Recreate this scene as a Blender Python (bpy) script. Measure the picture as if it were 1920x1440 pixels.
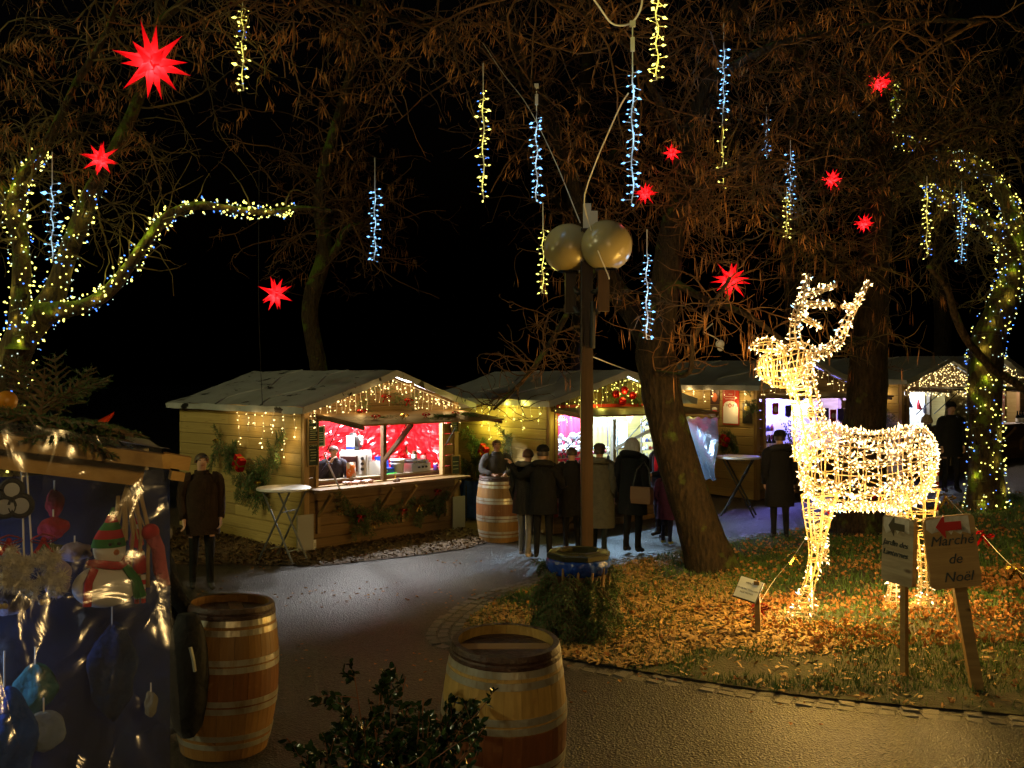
import bpy, bmesh, math, random
import numpy as np
from mathutils import Vector, Matrix, noise, geometry

R = math.radians
scene = bpy.context.scene
for o in list(bpy.data.objects):
    bpy.data.objects.remove(o, do_unlink=True)

# ---------------------------------------------------------------- camera, sky, exposure
F, HZ, CAMH = 1800.0, 710.0, 2.75            # focal length in pixels of a 1920 wide frame, horizon row, eye height
cd = bpy.data.cameras.new('camera')
cd.sensor_width = 36.0
cd.lens = 36.0 * F / 1920.0
cd.shift_y = (HZ - 720.0) / 1920.0
cd.clip_start, cd.clip_end = 0.1, 600.0
cam = bpy.data.objects.new('camera', cd)
scene.collection.objects.link(cam)
cam.location = (0, 0, CAMH)
cam.rotation_euler = (R(90), 0, 0)
scene.camera = cam

world = bpy.data.worlds.new('World'); scene.world = world; world.use_nodes = True
wn = world.node_tree
sky = wn.nodes.new('ShaderNodeTexSky'); sky.sky_type = 'NISHITA'; sky.sun_disc = False
sky.sun_elevation = R(-4); sky.sun_rotation = R(200)
wn.links.new(sky.outputs[0], wn.nodes['Background'].inputs[0])
wn.nodes['Background'].inputs[1].default_value = 0.035

moon = bpy.data.lights.new('moon', 'SUN'); moon.energy = 0.006; moon.angle = R(0.5); moon.color = (0.8, 0.88, 1.0)
mo = bpy.data.objects.new('moon', moon); scene.collection.objects.link(mo)
mo.rotation_euler = (R(40), R(-15), R(20))

scene.view_settings.view_transform = 'Standard'
scene.view_settings.look = 'None'
scene.view_settings.exposure = 0.0
scene.view_settings.gamma = 1.0
scene.view_settings.use_curve_mapping = False
cy = scene.cycles
cy.use_denoising = True
cy.max_bounces = 4; cy.diffuse_bounces = 2; cy.glossy_bounces = 2; cy.transmission_bounces = 3
cy.transparent_max_bounces = 8
cy.sample_clamp_indirect = 1.5; cy.sample_clamp_direct = 0
cy.caustics_reflective = False; cy.caustics_refractive = False
cy.use_light_tree = True
cy.use_adaptive_sampling = True; cy.adaptive_threshold = 0.03; cy.adaptive_min_samples = 12
cy.blur_glossy = 0.5

rng = np.random.default_rng(7)
random.seed(7)
COL = scene.collection

# ---------------------------------------------------------------- picture <-> place
def gz(x, y):
    """height of the ground"""
    sx = math.log1p(math.exp(min(30, (x - 0.6) * 2.0))) / 2.0
    sx = min(sx, 12.0)
    t = min(1.0, max(0.0, (y - 7.2) / 3.5)); t = t * t * (3 - 2 * t)
    return 0.055 * sx * t
def at(px, py, d):
    return Vector(((px - 960.0) / F * d, d, CAMH - (py - HZ) / F * d))
def G(px, py):
    z = 0.0
    for _ in range(30):
        d = F * (CAMH - z) / (py - HZ)
        z = gz((px - 960.0) / F * d, d)
    return Vector(((px - 960.0) / F * d, d, z))
def on_ground(x, y, dz=0.0):
    return Vector((x, y, gz(x, y) + dz))

# ---------------------------------------------------------------- materials
MATS = {}
def nodes_of(m):
    m.use_nodes = True
    nt = m.node_tree
    return nt, nt.nodes, nt.links, nt.nodes['Principled BSDF']
def setin(b, key, v):
    if key in b.inputs: b.inputs[key].default_value = v
def pbr(name, col, rough=0.6, metal=0.0, col2=None, scale=8.0, bump=0.0, bscale=30.0, spec=0.5, stretch=(1, 1, 1),
        objvar=0.0, detail=6.0, lo=0.35, hi=0.65, coat=0.0, trans=0.0, emit=None, estr=0.0, sheen=0.0):
    if name in MATS: return MATS[name]
    m = bpy.data.materials.new(name); nt, N, L, b = nodes_of(m)
    b.inputs['Base Color'].default_value = (*col, 1); b.inputs['Roughness'].default_value = rough
    b.inputs['Metallic'].default_value = metal; setin(b, 'Specular IOR Level', spec)
    setin(b, 'Coat Weight', coat); setin(b, 'Transmission Weight', trans); setin(b, 'Sheen Weight', sheen)
    if emit: setin(b, 'Emission Color', (*emit, 1)); setin(b, 'Emission Strength', estr)
    tc = N.new('ShaderNodeTexCoord'); mp = N.new('ShaderNodeMapping'); mp.inputs['Scale'].default_value = stretch
    L.new(tc.outputs['Object'], mp.inputs['Vector'])
    last = None
    if col2 is not None:
        nz = N.new('ShaderNodeTexNoise'); nz.inputs['Scale'].default_value = scale; nz.inputs['Detail'].default_value = detail
        nz.inputs['Roughness'].default_value = 0.65
        L.new(mp.outputs[0], nz.inputs['Vector'])
        cr = N.new('ShaderNodeValToRGB'); cr.color_ramp.elements[0].position = lo; cr.color_ramp.elements[1].position = hi
        cr.color_ramp.elements[0].color = (*col, 1); cr.color_ramp.elements[1].color = (*col2, 1)
        L.new(nz.outputs['Fac'], cr.inputs[0]); last = cr.outputs[0]
    if objvar > 0:
        oi = N.new('ShaderNodeObjectInfo'); hs = N.new('ShaderNodeHueSaturation')
        mr = N.new('ShaderNodeMapRange'); mr.inputs[3].default_value = 1 - objvar; mr.inputs[4].default_value = 1 + objvar
        L.new(oi.outputs['Random'], mr.inputs[0]); L.new(mr.outputs[0], hs.inputs['Value'])
        if last is None: hs.inputs['Color'].default_value = (*col, 1)
        else: L.new(last, hs.inputs['Color'])
        last = hs.outputs[0]
    if last is not None: L.new(last, b.inputs['Base Color'])
    if bump > 0:
        n2 = N.new('ShaderNodeTexNoise'); n2.inputs['Scale'].default_value = bscale; n2.inputs['Detail'].default_value = 5
        bp = N.new('ShaderNodeBump'); bp.inputs['Strength'].default_value = bump; bp.inputs['Distance'].default_value = 0.02
        L.new(mp.outputs[0], n2.inputs['Vector']); L.new(n2.outputs['Fac'], bp.inputs['Height']); L.new(bp.outputs[0], b.inputs['Normal'])
    MATS[name] = m
    return m
def wood(name, c1, c2, axis=0, rough=0.55, objvar=0.18, knots=True, gscale=14.0, dark=(0.06, 0.035, 0.02)):
    """grain along one local axis, knots, a little tone change from board to board"""
    if name in MATS: return MATS[name]
    m = bpy.data.materials.new(name); nt, N, L, b = nodes_of(m)
    b.inputs['Roughness'].default_value = rough; setin(b, 'Specular IOR Level', 0.35)
    tc = N.new('ShaderNodeTexCoord'); oi = N.new('ShaderNodeObjectInfo')
    vm = N.new('ShaderNodeVectorMath'); vm.operation = 'ADD'
    sc = N.new('ShaderNodeVectorMath'); sc.operation = 'SCALE'; sc.inputs[0].default_value = (13, 7, 19)
    L.new(oi.outputs['Random'], sc.inputs['Scale']); L.new(tc.outputs['Object'], vm.inputs[0]); L.new(sc.outputs[0], vm.inputs[1])
    st = [1.0, 1.0, 1.0]; st[axis] = 0.07
    mp = N.new('ShaderNodeMapping'); mp.inputs['Scale'].default_value = st; L.new(vm.outputs[0], mp.inputs[0])
    nz = N.new('ShaderNodeTexNoise'); nz.inputs['Scale'].default_value = gscale; nz.inputs['Detail'].default_value = 9; nz.inputs['Roughness'].default_value = 0.7
    nz.inputs['Distortion'].default_value = 0.6
    L.new(mp.outputs[0], nz.inputs['Vector'])
    cr = N.new('ShaderNodeValToRGB'); e = cr.color_ramp.elements
    e[0].position = 0.3; e[0].color = (*c2, 1); e[1].position = 0.62; e[1].color = (*c1, 1)
    L.new(nz.outputs['Fac'], cr.inputs[0]); last = cr.outputs[0]
    if knots:
        st2 = [5.5, 5.5, 5.5]; st2[axis] = 2.2
        mp2 = N.new('ShaderNodeMapping'); mp2.inputs['Scale'].default_value = st2; L.new(vm.outputs[0], mp2.inputs[0])
        vo = N.new('ShaderNodeTexVoronoi'); vo.inputs['Scale'].default_value = 1.0; L.new(mp2.outputs[0], vo.inputs['Vector'])
        r2 = N.new('ShaderNodeValToRGB'); r2.color_ramp.elements[0].position = 0.05; r2.color_ramp.elements[1].position = 0.13
        r2.color_ramp.elements[0].color = (0.85,) * 3 + (1,); r2.color_ramp.elements[1].color = (0, 0, 0, 1)
        L.new(vo.outputs['Distance'], r2.inputs[0])
        mx = N.new('ShaderNodeMix'); mx.data_type = 'RGBA'; mx.inputs[7].default_value = (*dark, 1)
        L.new(r2.outputs[0], mx.inputs[0]); L.new(last, mx.inputs[6]); last = mx.outputs[2]
    hs = N.new('ShaderNodeHueSaturation'); mr = N.new('ShaderNodeMapRange')
    mr.inputs[3].default_value = 1 - objvar; mr.inputs[4].default_value = 1 + objvar
    L.new(oi.outputs['Random'], mr.inputs[0]); L.new(mr.outputs[0], hs.inputs['Value']); L.new(last, hs.inputs['Color'])
    L.new(hs.outputs[0], b.inputs['Base Color'])
    bp = N.new('ShaderNodeBump'); bp.inputs['Strength'].default_value = 0.35; bp.inputs['Distance'].default_value = 0.01
    L.new(nz.outputs['Fac'], bp.inputs['Height']); L.new(bp.outputs[0], b.inputs['Normal'])
    MATS[name] = m
    return m
def glow(name, col, strength, sample=False):
    """a lit bulb: gives off light of its own"""
    if name in MATS: return MATS[name]
    m = bpy.data.materials.new(name); nt, N, L, b = nodes_of(m)
    N.remove(b)
    e = N.new('ShaderNodeEmission'); e.inputs[0].default_value = (*col, 1); e.inputs[1].default_value = strength
    L.new(e.outputs[0], N['Material Output'].inputs[0])
    m.cycles.emission_sampling = 'AUTO' if sample else 'NONE'
    MATS[name] = m
    return m

# ---------------------------------------------------------------- mesh helpers
def mesh_np(name, V, faces, smooth=False):
    """faces: list of int arrays (n,3) or (n,4)"""
    me = bpy.data.meshes.new(name)
    V = np.asarray(V, np.float32)
    me.vertices.add(len(V)); me.vertices.foreach_set('co', V.ravel())
    faces = [np.asarray(f, np.int32) for f in faces if len(f)]
    nl = sum(f.size for f in faces); npoly = sum(len(f) for f in faces)
    me.loops.add(nl); me.polygons.add(npoly)
    li = np.concatenate([f.ravel() for f in faces]); me.loops.foreach_set('vertex_index', li)
    tot = np.concatenate([np.full(len(f), f.shape[1], np.int32) for f in faces])
    st = np.concatenate([[0], np.cumsum(tot)[:-1]]).astype(np.int32)
    me.polygons.foreach_set('loop_start', st); me.polygons.foreach_set('loop_total', tot)
    me.polygons.foreach_set('use_smooth', np.full(npoly, bool(smooth)))
    me.update(calc_edges=True); me.validate()
    return me
class MB:
    """collects shapes into one mesh"""
    def __init__(self): self.V = []; self.F3 = []; self.F4 = []; self.n = 0
    def add(self, V, f3=None, f4=None):
        V = np.asarray(V, np.float64).reshape(-1, 3)
        if f3 is not None and len(f3): self.F3.append(np.asarray(f3, np.int64) + self.n)
        if f4 is not None and len(f4): self.F4.append(np.asarray(f4, np.int64) + self.n)
        self.V.append(V); self.n += len(V); return self
    def box(self, c, s, M=None, ch=0.0):
        x, y, z = np.array(s) / 2.0
        V = np.array([[-x,-y,-z],[x,-y,-z],[x,y,-z],[-x,y,-z],[-x,-y,z],[x,-y,z],[x,y,z],[-x,y,z]])
        if M is not None: V = V @ np.array(M.to_3x3()).T
        return self.add(V + np.array(c), None, [[3,2,1,0],[4,5,6,7],[0,1,5,4],[1,2,6,5],[2,3,7,6],[3,0,4,7]])
    def bar(self, a, b, w, t=None, up=(0, 0, 1)):
        """a square bar from a to b"""
        a, b = Vector(a), Vector(b); t = t or w
        d = b - a; L = d.length; d.normalize()
        s = d.cross(Vector(up))
        if s.length < 1e-4: s = d.cross(Vector((1, 0, 0)))
        s.normalize(); u = s.cross(d)
        M = Matrix((d, s, u)).transposed()
        return self.box((a + b) / 2, (L, w, t), M)
    def tube(self, pts, r, n=8, caps=True):
        P = np.array([tuple(p) for p in pts], float)[None]; k = P.shape[1]
        rr = np.broadcast_to(np.array(r, float), (k,))[None]
        V, f4 = tubes_np(P, rr, n); base = self.n
        self.add(V, None, f4)
        if caps and n >= 3:
            a = [list(range(n - 1, -1, -1)), [(k - 1) * n + i for i in range(n)]]
            for ring in a:
                c = ring[0]
                self.F3.append(np.array([[c, ring[i], ring[i + 1]] for i in range(1, n - 1)], np.int64) + base)
        return self
    def lathe(self, prof, n=24, c=(0, 0, 0), M=None):
        prof = np.array(prof, float); k = len(prof)
        a = np.linspace(0, 2 * math.pi, n, endpoint=False)
        V = np.stack([prof[:, 0][:, None] * np.cos(a), prof[:, 0][:, None] * np.sin(a), np.repeat(prof[:, 1][:, None], n, 1)], -1).reshape(-1, 3)
        if M is not None: V = V @ np.array(M.to_3x3()).T
        f = [[i * n + j, i * n + (j + 1) % n, (i + 1) * n + (j + 1) % n, (i + 1) * n + j] for i in range(k - 1) for j in range(n)]
        return self.add(V + np.array(c), None, f)
    def ball(self, c, r, n=12, m=8):
        r = np.broadcast_to(np.array(r, float), (3,))
        prof = [(math.sin(math.pi * i / m), -math.cos(math.pi * i / m)) for i in range(m + 1)]
        b = MB().lathe(prof, n)
        V = np.concatenate(b.V) * r + np.array(c)
        return self.add(V, None, np.concatenate(b.F4))
    def loft(self, rings, close=True, caps=False):
        """rings: (k,n,3)"""
        A = np.array(rings, float); k, n = A.shape[:2]
        m = n if close else n - 1
        f = [[i * n + j, i * n + (j + 1) % n, (i + 1) * n + (j + 1) % n, (i + 1) * n + j] for i in range(k - 1) for j in range(m)]
        base = self.n
        self.add(A.reshape(-1, 3), None, f)
        if caps:
            for i in (0, k - 1):
                self.F3.append(np.array([[i * n, i * n + j, i * n + j + 1] for j in range(1, n - 1)], np.int64) + base)
        return self
    def grid(self, fn, nu, nv):
        V = [fn(i / nu, j / nv) for i in range(nu + 1) for j in range(nv + 1)]
        f = [[i * (nv + 1) + j, (i + 1) * (nv + 1) + j, (i + 1) * (nv + 1) + j + 1, i * (nv + 1) + j + 1] for i in range(nu) for j in range(nv)]
        return self.add([tuple(v) for v in V], None, f)
    def poly(self, pts, thick, nrm):
        """a flat outline given thickness along nrm (fan from the middle)"""
        P = np.array([tuple(p) for p in pts], float); n = len(P); o = np.array(nrm, float) * thick
        c = P.mean(0)
        V = np.concatenate([P, P + o, [c], [c + o]])
        f3 = [[2 * n, (i + 1) % n, i] for i in range(n)] + [[2 * n + 1, n + i, n + (i + 1) % n] for i in range(n)]
        f4 = [[i, (i + 1) % n, n + (i + 1) % n, n + i] for i in range(n)]
        return self.add(V, f3, f4)
    def mesh(self, name, smooth=False, off=None):
        V = np.concatenate(self.V)
        if off is not None: V = V - np.array(off)
        return mesh_np(name, V, self.F3 + self.F4, smooth)
def tubes_np(P, Rr, n=3):
    """many polylines at once: P (m,k,3), Rr (m,k)"""
    P = np.asarray(P, float); m, k, _ = P.shape
    T = np.gradient(P, axis=1); T /= np.linalg.norm(T, axis=2, keepdims=True) + 1e-9
    ref = np.zeros_like(T); ref[..., 2] = 1.0
    flat = np.abs(T[:, :, 2]).mean(1) > 0.9
    ref[flat] = (1.0, 0, 0)
    A = np.cross(T, ref); A /= np.linalg.norm(A, axis=2, keepdims=True) + 1e-9
    B = np.cross(T, A)
    ang = np.linspace(0, 2 * math.pi, n, endpoint=False)
    V = P[:, :, None, :] + Rr[:, :, None, None] * (np.cos(ang)[None, None, :, None] * A[:, :, None, :] + np.sin(ang)[None, None, :, None] * B[:, :, None, :])
    idx = np.arange(m * k * n).reshape(m, k, n)
    a = idx[:, :-1, :]; b = idx[:, 1:, :]
    f = np.stack([a, np.roll(a, -1, 2), np.roll(b, -1, 2), b], -1).reshape(-1, 4)
    return V.reshape(-1, 3), f
def scatter_np(TV, TF, pos, rot, scl=None):
    """copies of a small template: pos (n,3), rot (n,3,3)"""
    TV = np.asarray(TV, float); TF = np.asarray(TF, np.int64); n = len(pos)
    if scl is None: scl = np.ones(n)
    scl = np.asarray(scl, float)
    S = scl[:, None, None] if scl.ndim == 1 else scl[:, None, :]
    V = np.einsum('nij,nkj->nki', rot, TV[None] * S) + np.asarray(pos)[:, None, :]
    Fc = TF[None] + (np.arange(n) * len(TV))[:, None, None]
    return V.reshape(-1, 3), Fc.reshape(-1, TF.shape[1])
def rot_from_dirs(D, roll=None):
    """matrices whose z axis is D"""
    D = np.asarray(D, float); D = D / (np.linalg.norm(D, axis=1, keepdims=True) + 1e-9); n = len(D)
    ref = np.tile([0.0, 0, 1], (n, 1)); ref[np.abs(D[:, 2]) > 0.95] = (1, 0, 0)
    X = np.cross(ref, D); X /= np.linalg.norm(X, axis=1, keepdims=True) + 1e-9
    Y = np.cross(D, X)
    if roll is None: roll = rng.uniform(0, 6.283, n)
    c, s = np.cos(roll)[:, None], np.sin(roll)[:, None]
    X2 = c * X + s * Y; Y2 = -s * X + c * Y
    return np.stack([X2, Y2, D], -1)
def rand_dirs(n):
    v = rng.normal(size=(n, 3)); return v / np.linalg.norm(v, axis=1, keepdims=True)
def resample(pts, n):
    P = np.array([tuple(p) for p in pts], float)
    d = np.concatenate([[0], np.cumsum(np.linalg.norm(np.diff(P, axis=0), axis=1))])
    t = np.linspace(0, d[-1], n)
    return np.stack([np.interp(t, d, P[:, i]) for i in range(P.shape[1])], 1)
def smooth_path(pts, n):
    """Catmull-Rom through pts (any number of columns)"""
    P = np.array([tuple(p) for p in pts], float)
    P = np.concatenate([2 * P[:1] - P[1:2], P, 2 * P[-1:] - P[-2:-1]]); m = len(P) - 3
    out = []
    for t in np.linspace(0, m, n):
        i = min(int(t), m - 1); u = t - i
        p0, p1, p2, p3 = P[i:i + 4]
        out.append(0.5 * ((2 * p1) + (-p0 + p2) * u + (2 * p0 - 5 * p1 + 4 * p2 - p3) * u * u + (-p0 + 3 * p1 - 3 * p2 + p3) * u ** 3))
    return np.array(out)

# ---------------------------------------------------------------- objects
def link(o, parent=None):
    COL.objects.link(o)
    if parent is not None: o.parent = parent
    return o
def tag(o, label=None, cat=None, group=None, kind=None):
    if label: o['label'] = label
    if cat: o['category'] = cat
    if group: o['group'] = group
    if kind: o['kind'] = kind
    return o
def thing(name, label, cat, loc=(0, 0, 0), rotz=0.0, group=None, rot=None):
    o = bpy.data.objects.new(name, None); o.empty_display_size = 0.1
    link(o); o.location = loc; o.rotation_euler = rot if rot is not None else (0, 0, rotz)
    return tag(o, label, cat, group)
def put(name, me, m, parent=None, loc=(0, 0, 0), rot=(0, 0, 0), scale=(1, 1, 1), kind=None):
    o = bpy.data.objects.new(name, me); link(o, parent)
    o.location = loc; o.rotation_euler = rot; o.scale = scale
    if m is not None and len(me.materials) == 0: me.materials.append(m)
    if kind: o['kind'] = kind
    return o
def part(name, mb, m, parent=None, smooth=False, world=False, kind=None):
    """mb in the parent's own frame, or in world axes (world=True: only the parent's place is taken off)"""
    off = None
    if world and parent is not None:
        p = parent; off = Vector((0, 0, 0))
        while p is not None: off = off + p.location; p = p.parent
    me = mb.mesh(name, smooth, off)
    return put(name, me, m, parent, kind=kind)
def single(name, mb, m, label, cat, group=None, smooth=False, kind=None):
    """a thing that is one mesh, given in world coordinates; its origin goes to its base"""
    V = np.concatenate(mb.V); lo, hi = V.min(0), V.max(0)
    off = np.array([(lo[0] + hi[0]) / 2, (lo[1] + hi[1]) / 2, lo[2]])
    me = mb.mesh(name, smooth, off)
    o = put(name, me, m, None, loc=off); tag(o, label, cat, group, kind)
    return o
def lamp(parent, loc, power, col, radius=0.05, name='lamp_light'):
    l = bpy.data.lights.new(name, 'POINT'); l.energy = power; l.color = col; l.shadow_soft_size = radius
    o = bpy.data.objects.new(name, l); link(o, parent); o.location = loc
    return o
def text(body, size, m, parent, loc, rot, extrude=0.002, shear=0.0, align='CENTER', name='lettering', spacing=1.0):
    c = bpy.data.curves.new(name, 'FONT'); c.body = body; c.size = size; c.extrude = extrude; c.shear = shear
    c.align_x = align; c.align_y = 'CENTER'; c.space_character = spacing; c.resolution_u = 3
    tmp = bpy.data.objects.new('tmp', c); COL.objects.link(tmp)
    me = bpy.data.meshes.new_from_object(tmp.evaluated_get(bpy.context.evaluated_depsgraph_get()))
    bpy.data.objects.remove(tmp); bpy.data.curves.remove(c); me.name = name
    me.materials.clear(); me.materials.append(m)
    return put(name, me, m, parent, loc, rot)
def copy_tree(o, parent=None):
    c = o.copy(); COL.objects.link(c); c.parent = parent
    for ch in list(o.children): copy_tree(ch, c)
    return c
# ---------------------------------------------------------------- palette
WARM = (1.0, 0.62, 0.22); YEL = (1.0, 0.88, 0.12); ICE = (0.30, 0.62, 1.0); DEER_FILL = (1.0, 0.55, 0.085)
B_YEL = glow('bulb_yellow', (1.0, 0.88, 0.17), 3.4)
B_WARM = glow('bulb_warm_white', (1.0, 0.72, 0.27), 4.5)
B_ICE = glow('bulb_cold_white', (0.20, 0.52, 1.0), 3.0)
B_BLUE = glow('bulb_blue', (0.07, 0.22, 1.0), 3.2)
B_DEER = glow('bulb_gold', (1.0, 0.70, 0.30), 6.5)
M_CABLE = pbr('pale_cable', (0.62, 0.6, 0.55), 0.5)
M_CABLED = pbr('dark_green_cable', (0.02, 0.025, 0.018), 0.5)
M_CREAM = pbr('cream_cable', (0.85, 0.78, 0.62), 0.45)
M_DCORD = pbr('golden_clear_cable', (0.27, 0.205, 0.13), 0.35)
M_PINE = wood('pine_boards', (0.47, 0.355, 0.135), (0.31, 0.215, 0.065), 1)
M_PINEX = wood('pine_boards_cross', (0.44, 0.315, 0.115), (0.28, 0.185, 0.055), 0)
M_BEAM = wood('pine_beam', (0.36, 0.235, 0.10), (0.22, 0.13, 0.05), 2, knots=False)
M_BEAMX = wood('pine_beam_long', (0.40, 0.25, 0.10), (0.24, 0.14, 0.05), 0, knots=False)
M_DARKW = wood('stained_wood', (0.13, 0.075, 0.035), (0.06, 0.035, 0.018), 0, knots=False)
M_GREYW = wood('weathered_boards', (0.30, 0.25, 0.18), (0.17, 0.13, 0.09), 0)
M_TARP = pbr('grey_tarpaulin', (0.42, 0.44, 0.45), 0.45, 0, (0.32, 0.33, 0.33), 2.2, 0.35, 9.0)
M_FIR = pbr('fir_needles', (0.035, 0.095, 0.026), 0.5, 0, (0.07, 0.16, 0.042), 6.0, objvar=0.1)
M_TWIG = pbr('fir_wood', (0.12, 0.075, 0.04), 0.8)
M_BLACK = pbr('black_metal', (0.015, 0.015, 0.016), 0.45, 0.3)
M_STEEL = pbr('brushed_steel', (0.62, 0.62, 0.63), 0.28, 0.95)
M_TUBE = pbr('grey_steel_tube', (0.20, 0.21, 0.23), 0.4, 0.6)
M_WHITE = pbr('white_plastic', (0.78, 0.78, 0.78), 0.4)
M_RED = pbr('red_cloth', (0.55, 0.015, 0.02), 0.7)
M_REDGL = pbr('red_gloss', (0.55, 0.01, 0.015), 0.2, 0.55)
M_GOLD = pbr('gold_foil', (0.85, 0.58, 0.10), 0.22, 0.9)
M_PAPER = pbr('white_paper', (0.80, 0.80, 0.78), 0.7)
M_INK = pbr('black_ink', (0.02, 0.02, 0.025), 0.7)
M_CHALKB = pbr('menu_board_black', (0.012, 0.03, 0.018), 0.4)
M_SKIN = pbr('skin', (0.55, 0.33, 0.24), 0.5)

# ---------------------------------------------------------------- ground
def ground_material():
    m = bpy.data.materials.new('asphalt'); nt, N, L, b = nodes_of(m)
    tc = N.new('ShaderNodeTexCoord')
    n1 = N.new('ShaderNodeTexNoise'); n1.inputs['Scale'].default_value = 0.6; n1.inputs['Detail'].default_value = 7
    n2 = N.new('ShaderNodeTexVoronoi'); n2.inputs['Scale'].default_value = 55.0
    n3 = N.new('ShaderNodeTexNoise'); n3.inputs['Scale'].default_value = 95.0; n3.inputs['Detail'].default_value = 3
    for n in (n1, n2, n3): L.new(tc.outputs['Object'], n.inputs['Vector'])
    cr = N.new('ShaderNodeValToRGB'); cr.color_ramp.elements[0].position = 0.3; cr.color_ramp.elements[1].position = 0.7
    cr.color_ramp.elements[0].color = (0.013, 0.012, 0.011, 1); cr.color_ramp.elements[1].color = (0.034, 0.031, 0.028, 1)
    L.new(n1.outputs['Fac'], cr.inputs[0])
    hs = N.new('ShaderNodeHueSaturation'); mr = N.new('ShaderNodeMapRange'); mr.inputs[3].default_value = 0.3; mr.inputs[4].default_value = 2.1; setin(b, 'Specular IOR Level', 0.42)
    sp = N.new('ShaderNodeSeparateColor'); L.new(n2.outputs['Color'], sp.inputs[0]); L.new(sp.outputs[0], mr.inputs[0])
    L.new(mr.outputs[0], hs.inputs['Value']); L.new(cr.outputs[0], hs.inputs['Color']); L.new(hs.outputs[0], b.inputs['Base Color'])
    r2 = N.new('ShaderNodeMapRange'); r2.inputs[1].default_value = 0.3; r2.inputs[2].default_value = 0.7; r2.inputs[3].default_value = 0.40; r2.inputs[4].default_value = 0.56
    L.new(n1.outputs['Fac'], r2.inputs[0]); L.new(r2.outputs[0], b.inputs['Roughness'])
    mx = N.new('ShaderNodeMath'); mx.operation = 'ADD'; L.new(n2.outputs['Distance'], mx.inputs[0]); L.new(n3.outputs['Fac'], mx.inputs[1])
    vc = N.new('ShaderNodeTexVoronoi'); vc.feature = 'DISTANCE_TO_EDGE'; vc.inputs['Scale'].default_value = .33
    nd = N.new('ShaderNodeTexNoise'); nd.inputs['Scale'].default_value = 1.8; nd.inputs['Detail'].default_value = 6; L.new(tc.outputs['Object'], nd.inputs['Vector'])
    vs = N.new('ShaderNodeVectorMath'); vs.operation = 'ADD'; L.new(tc.outputs['Object'], vs.inputs[0]); L.new(nd.outputs['Color'], vs.inputs[1]); L.new(vs.outputs[0], vc.inputs['Vector'])
    cm = N.new('ShaderNodeMapRange'); cm.inputs[1].default_value = .0; cm.inputs[2].default_value = .006; cm.inputs[3].default_value = .25; cm.inputs[4].default_value = 1.0; L.new(vc.outputs['Distance'], cm.inputs[0])
    mu = N.new('ShaderNodeMix'); mu.data_type = 'RGBA'; mu.blend_type = 'MULTIPLY'; mu.inputs[0].default_value = 1.0; L.new(hs.outputs[0], mu.inputs[6]); L.new(cm.outputs[0], mu.inputs[7]); L.new(mu.outputs[2], b.inputs['Base Color'])
    bp = N.new('ShaderNodeBump'); bp.inputs['Strength'].default_value = 1.0; bp.inputs['Distance'].default_value = 0.012
    L.new(mx.outputs[0], bp.inputs['Height']); L.new(bp.outputs[0], b.inputs['Normal'])
    return m
xs = np.unique(np.concatenate([np.linspace(-150, -16, 10), np.linspace(-16, 18, 86), np.linspace(18, 150, 10)]))
ys = np.unique(np.concatenate([np.linspace(-40, 0, 6), np.linspace(0, 32, 82), np.linspace(32, 400, 12)]))
GV = np.array([[x, y, gz(x, y)] for x in xs for y in ys]); ny = len(ys)
ii = np.arange(len(xs) - 1)[:, None] * ny + np.arange(ny - 1)[None]
GF = np.stack([ii, ii + ny, ii + ny + 1, ii + 1], -1).reshape(-1, 4)
gr = put('ground', mesh_np('ground', GV, [GF], True), ground_material()); tag(gr, kind='structure')

def sheet(name, outline, lift, m, step=0.35, bumps=0.0):
    """a patch of ground with that outline, following the slope"""
    pts = [(p.x, p.y) for p in outline]; n = len(pts)
    xsn, ysn = [p[0] for p in pts], [p[1] for p in pts]
    pl = [Vector(p) for p in pts]
    def inside(x, y):
        r = False; j = n - 1
        for i in range(n):
            (xi, yi), (xj, yj) = pts[i], pts[j]
            if (yi > y) != (yj > y) and x < (xj - xi) * (y - yi) / (yj - yi) + xi: r = not r
            j = i
        return r
    extra = []
    x = min(xsn)
    while x < max(xsn):
        y = min(ysn)
        while y < max(ysn):
            xx, yy = x + random.uniform(-.1, .1), y + random.uniform(-.1, .1)
            if inside(xx, yy): extra.append(Vector((xx, yy)))
            y += step
        x += step
    res = geometry.delaunay_2d_cdt(pl + extra, [(i, (i + 1) % n) for i in range(n)], [], 1, 1e-5)
    V = [(v.x, v.y, gz(v.x, v.y) + lift + (bumps * noise.noise((v.x * 1.3, v.y * 1.3, 3.1)) if i >= n else 0)) for i, v in enumerate(res[0])]
    me = bpy.data.meshes.new(name); me.from_pydata(V, [], [list(f) for f in res[2]]); me.update()
    for p in me.polygons: p.use_smooth = True
    o = put(name, me, m); tag(o, kind='structure')
    return o, inside, pts

far_edge = [(868, 1182), (885, 1160), (930, 1130), (1010, 1100), (1140, 1066), (1250, 1042), (1400, 1014), (1480, 1001), (1560, 986), (1680, 966), (1800, 946), (1920, 926), (2150, 900)]
near_edge = [(2150, 1372), (1920, 1345), (1700, 1326), (1480, 1304), (1280, 1274), (1130, 1250), (1050, 1236), (980, 1226), (905, 1208)]
fe = [Vector(v) for v in smooth_path([G(*p) for p in far_edge], 60)]
ne = [Vector(v) for v in smooth_path([G(*p) for p in near_edge], 44)]
M_SOIL = pbr('bark_mulch_soil', (0.055, 0.032, 0.016), 0.85, 0, (0.11, 0.07, 0.03), 5.0, 0.9, 40.0)
M_LAWN = pbr('lawn_soil', (0.040, 0.030, 0.016), 0.9, 0, (0.045, 0.055, 0.018), 2.5, 0.9, 45.0)
lawn, in_lawn, _ = sheet('lawn', fe + ne, 0.018, M_LAWN, 0.35, 0.03)
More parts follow.
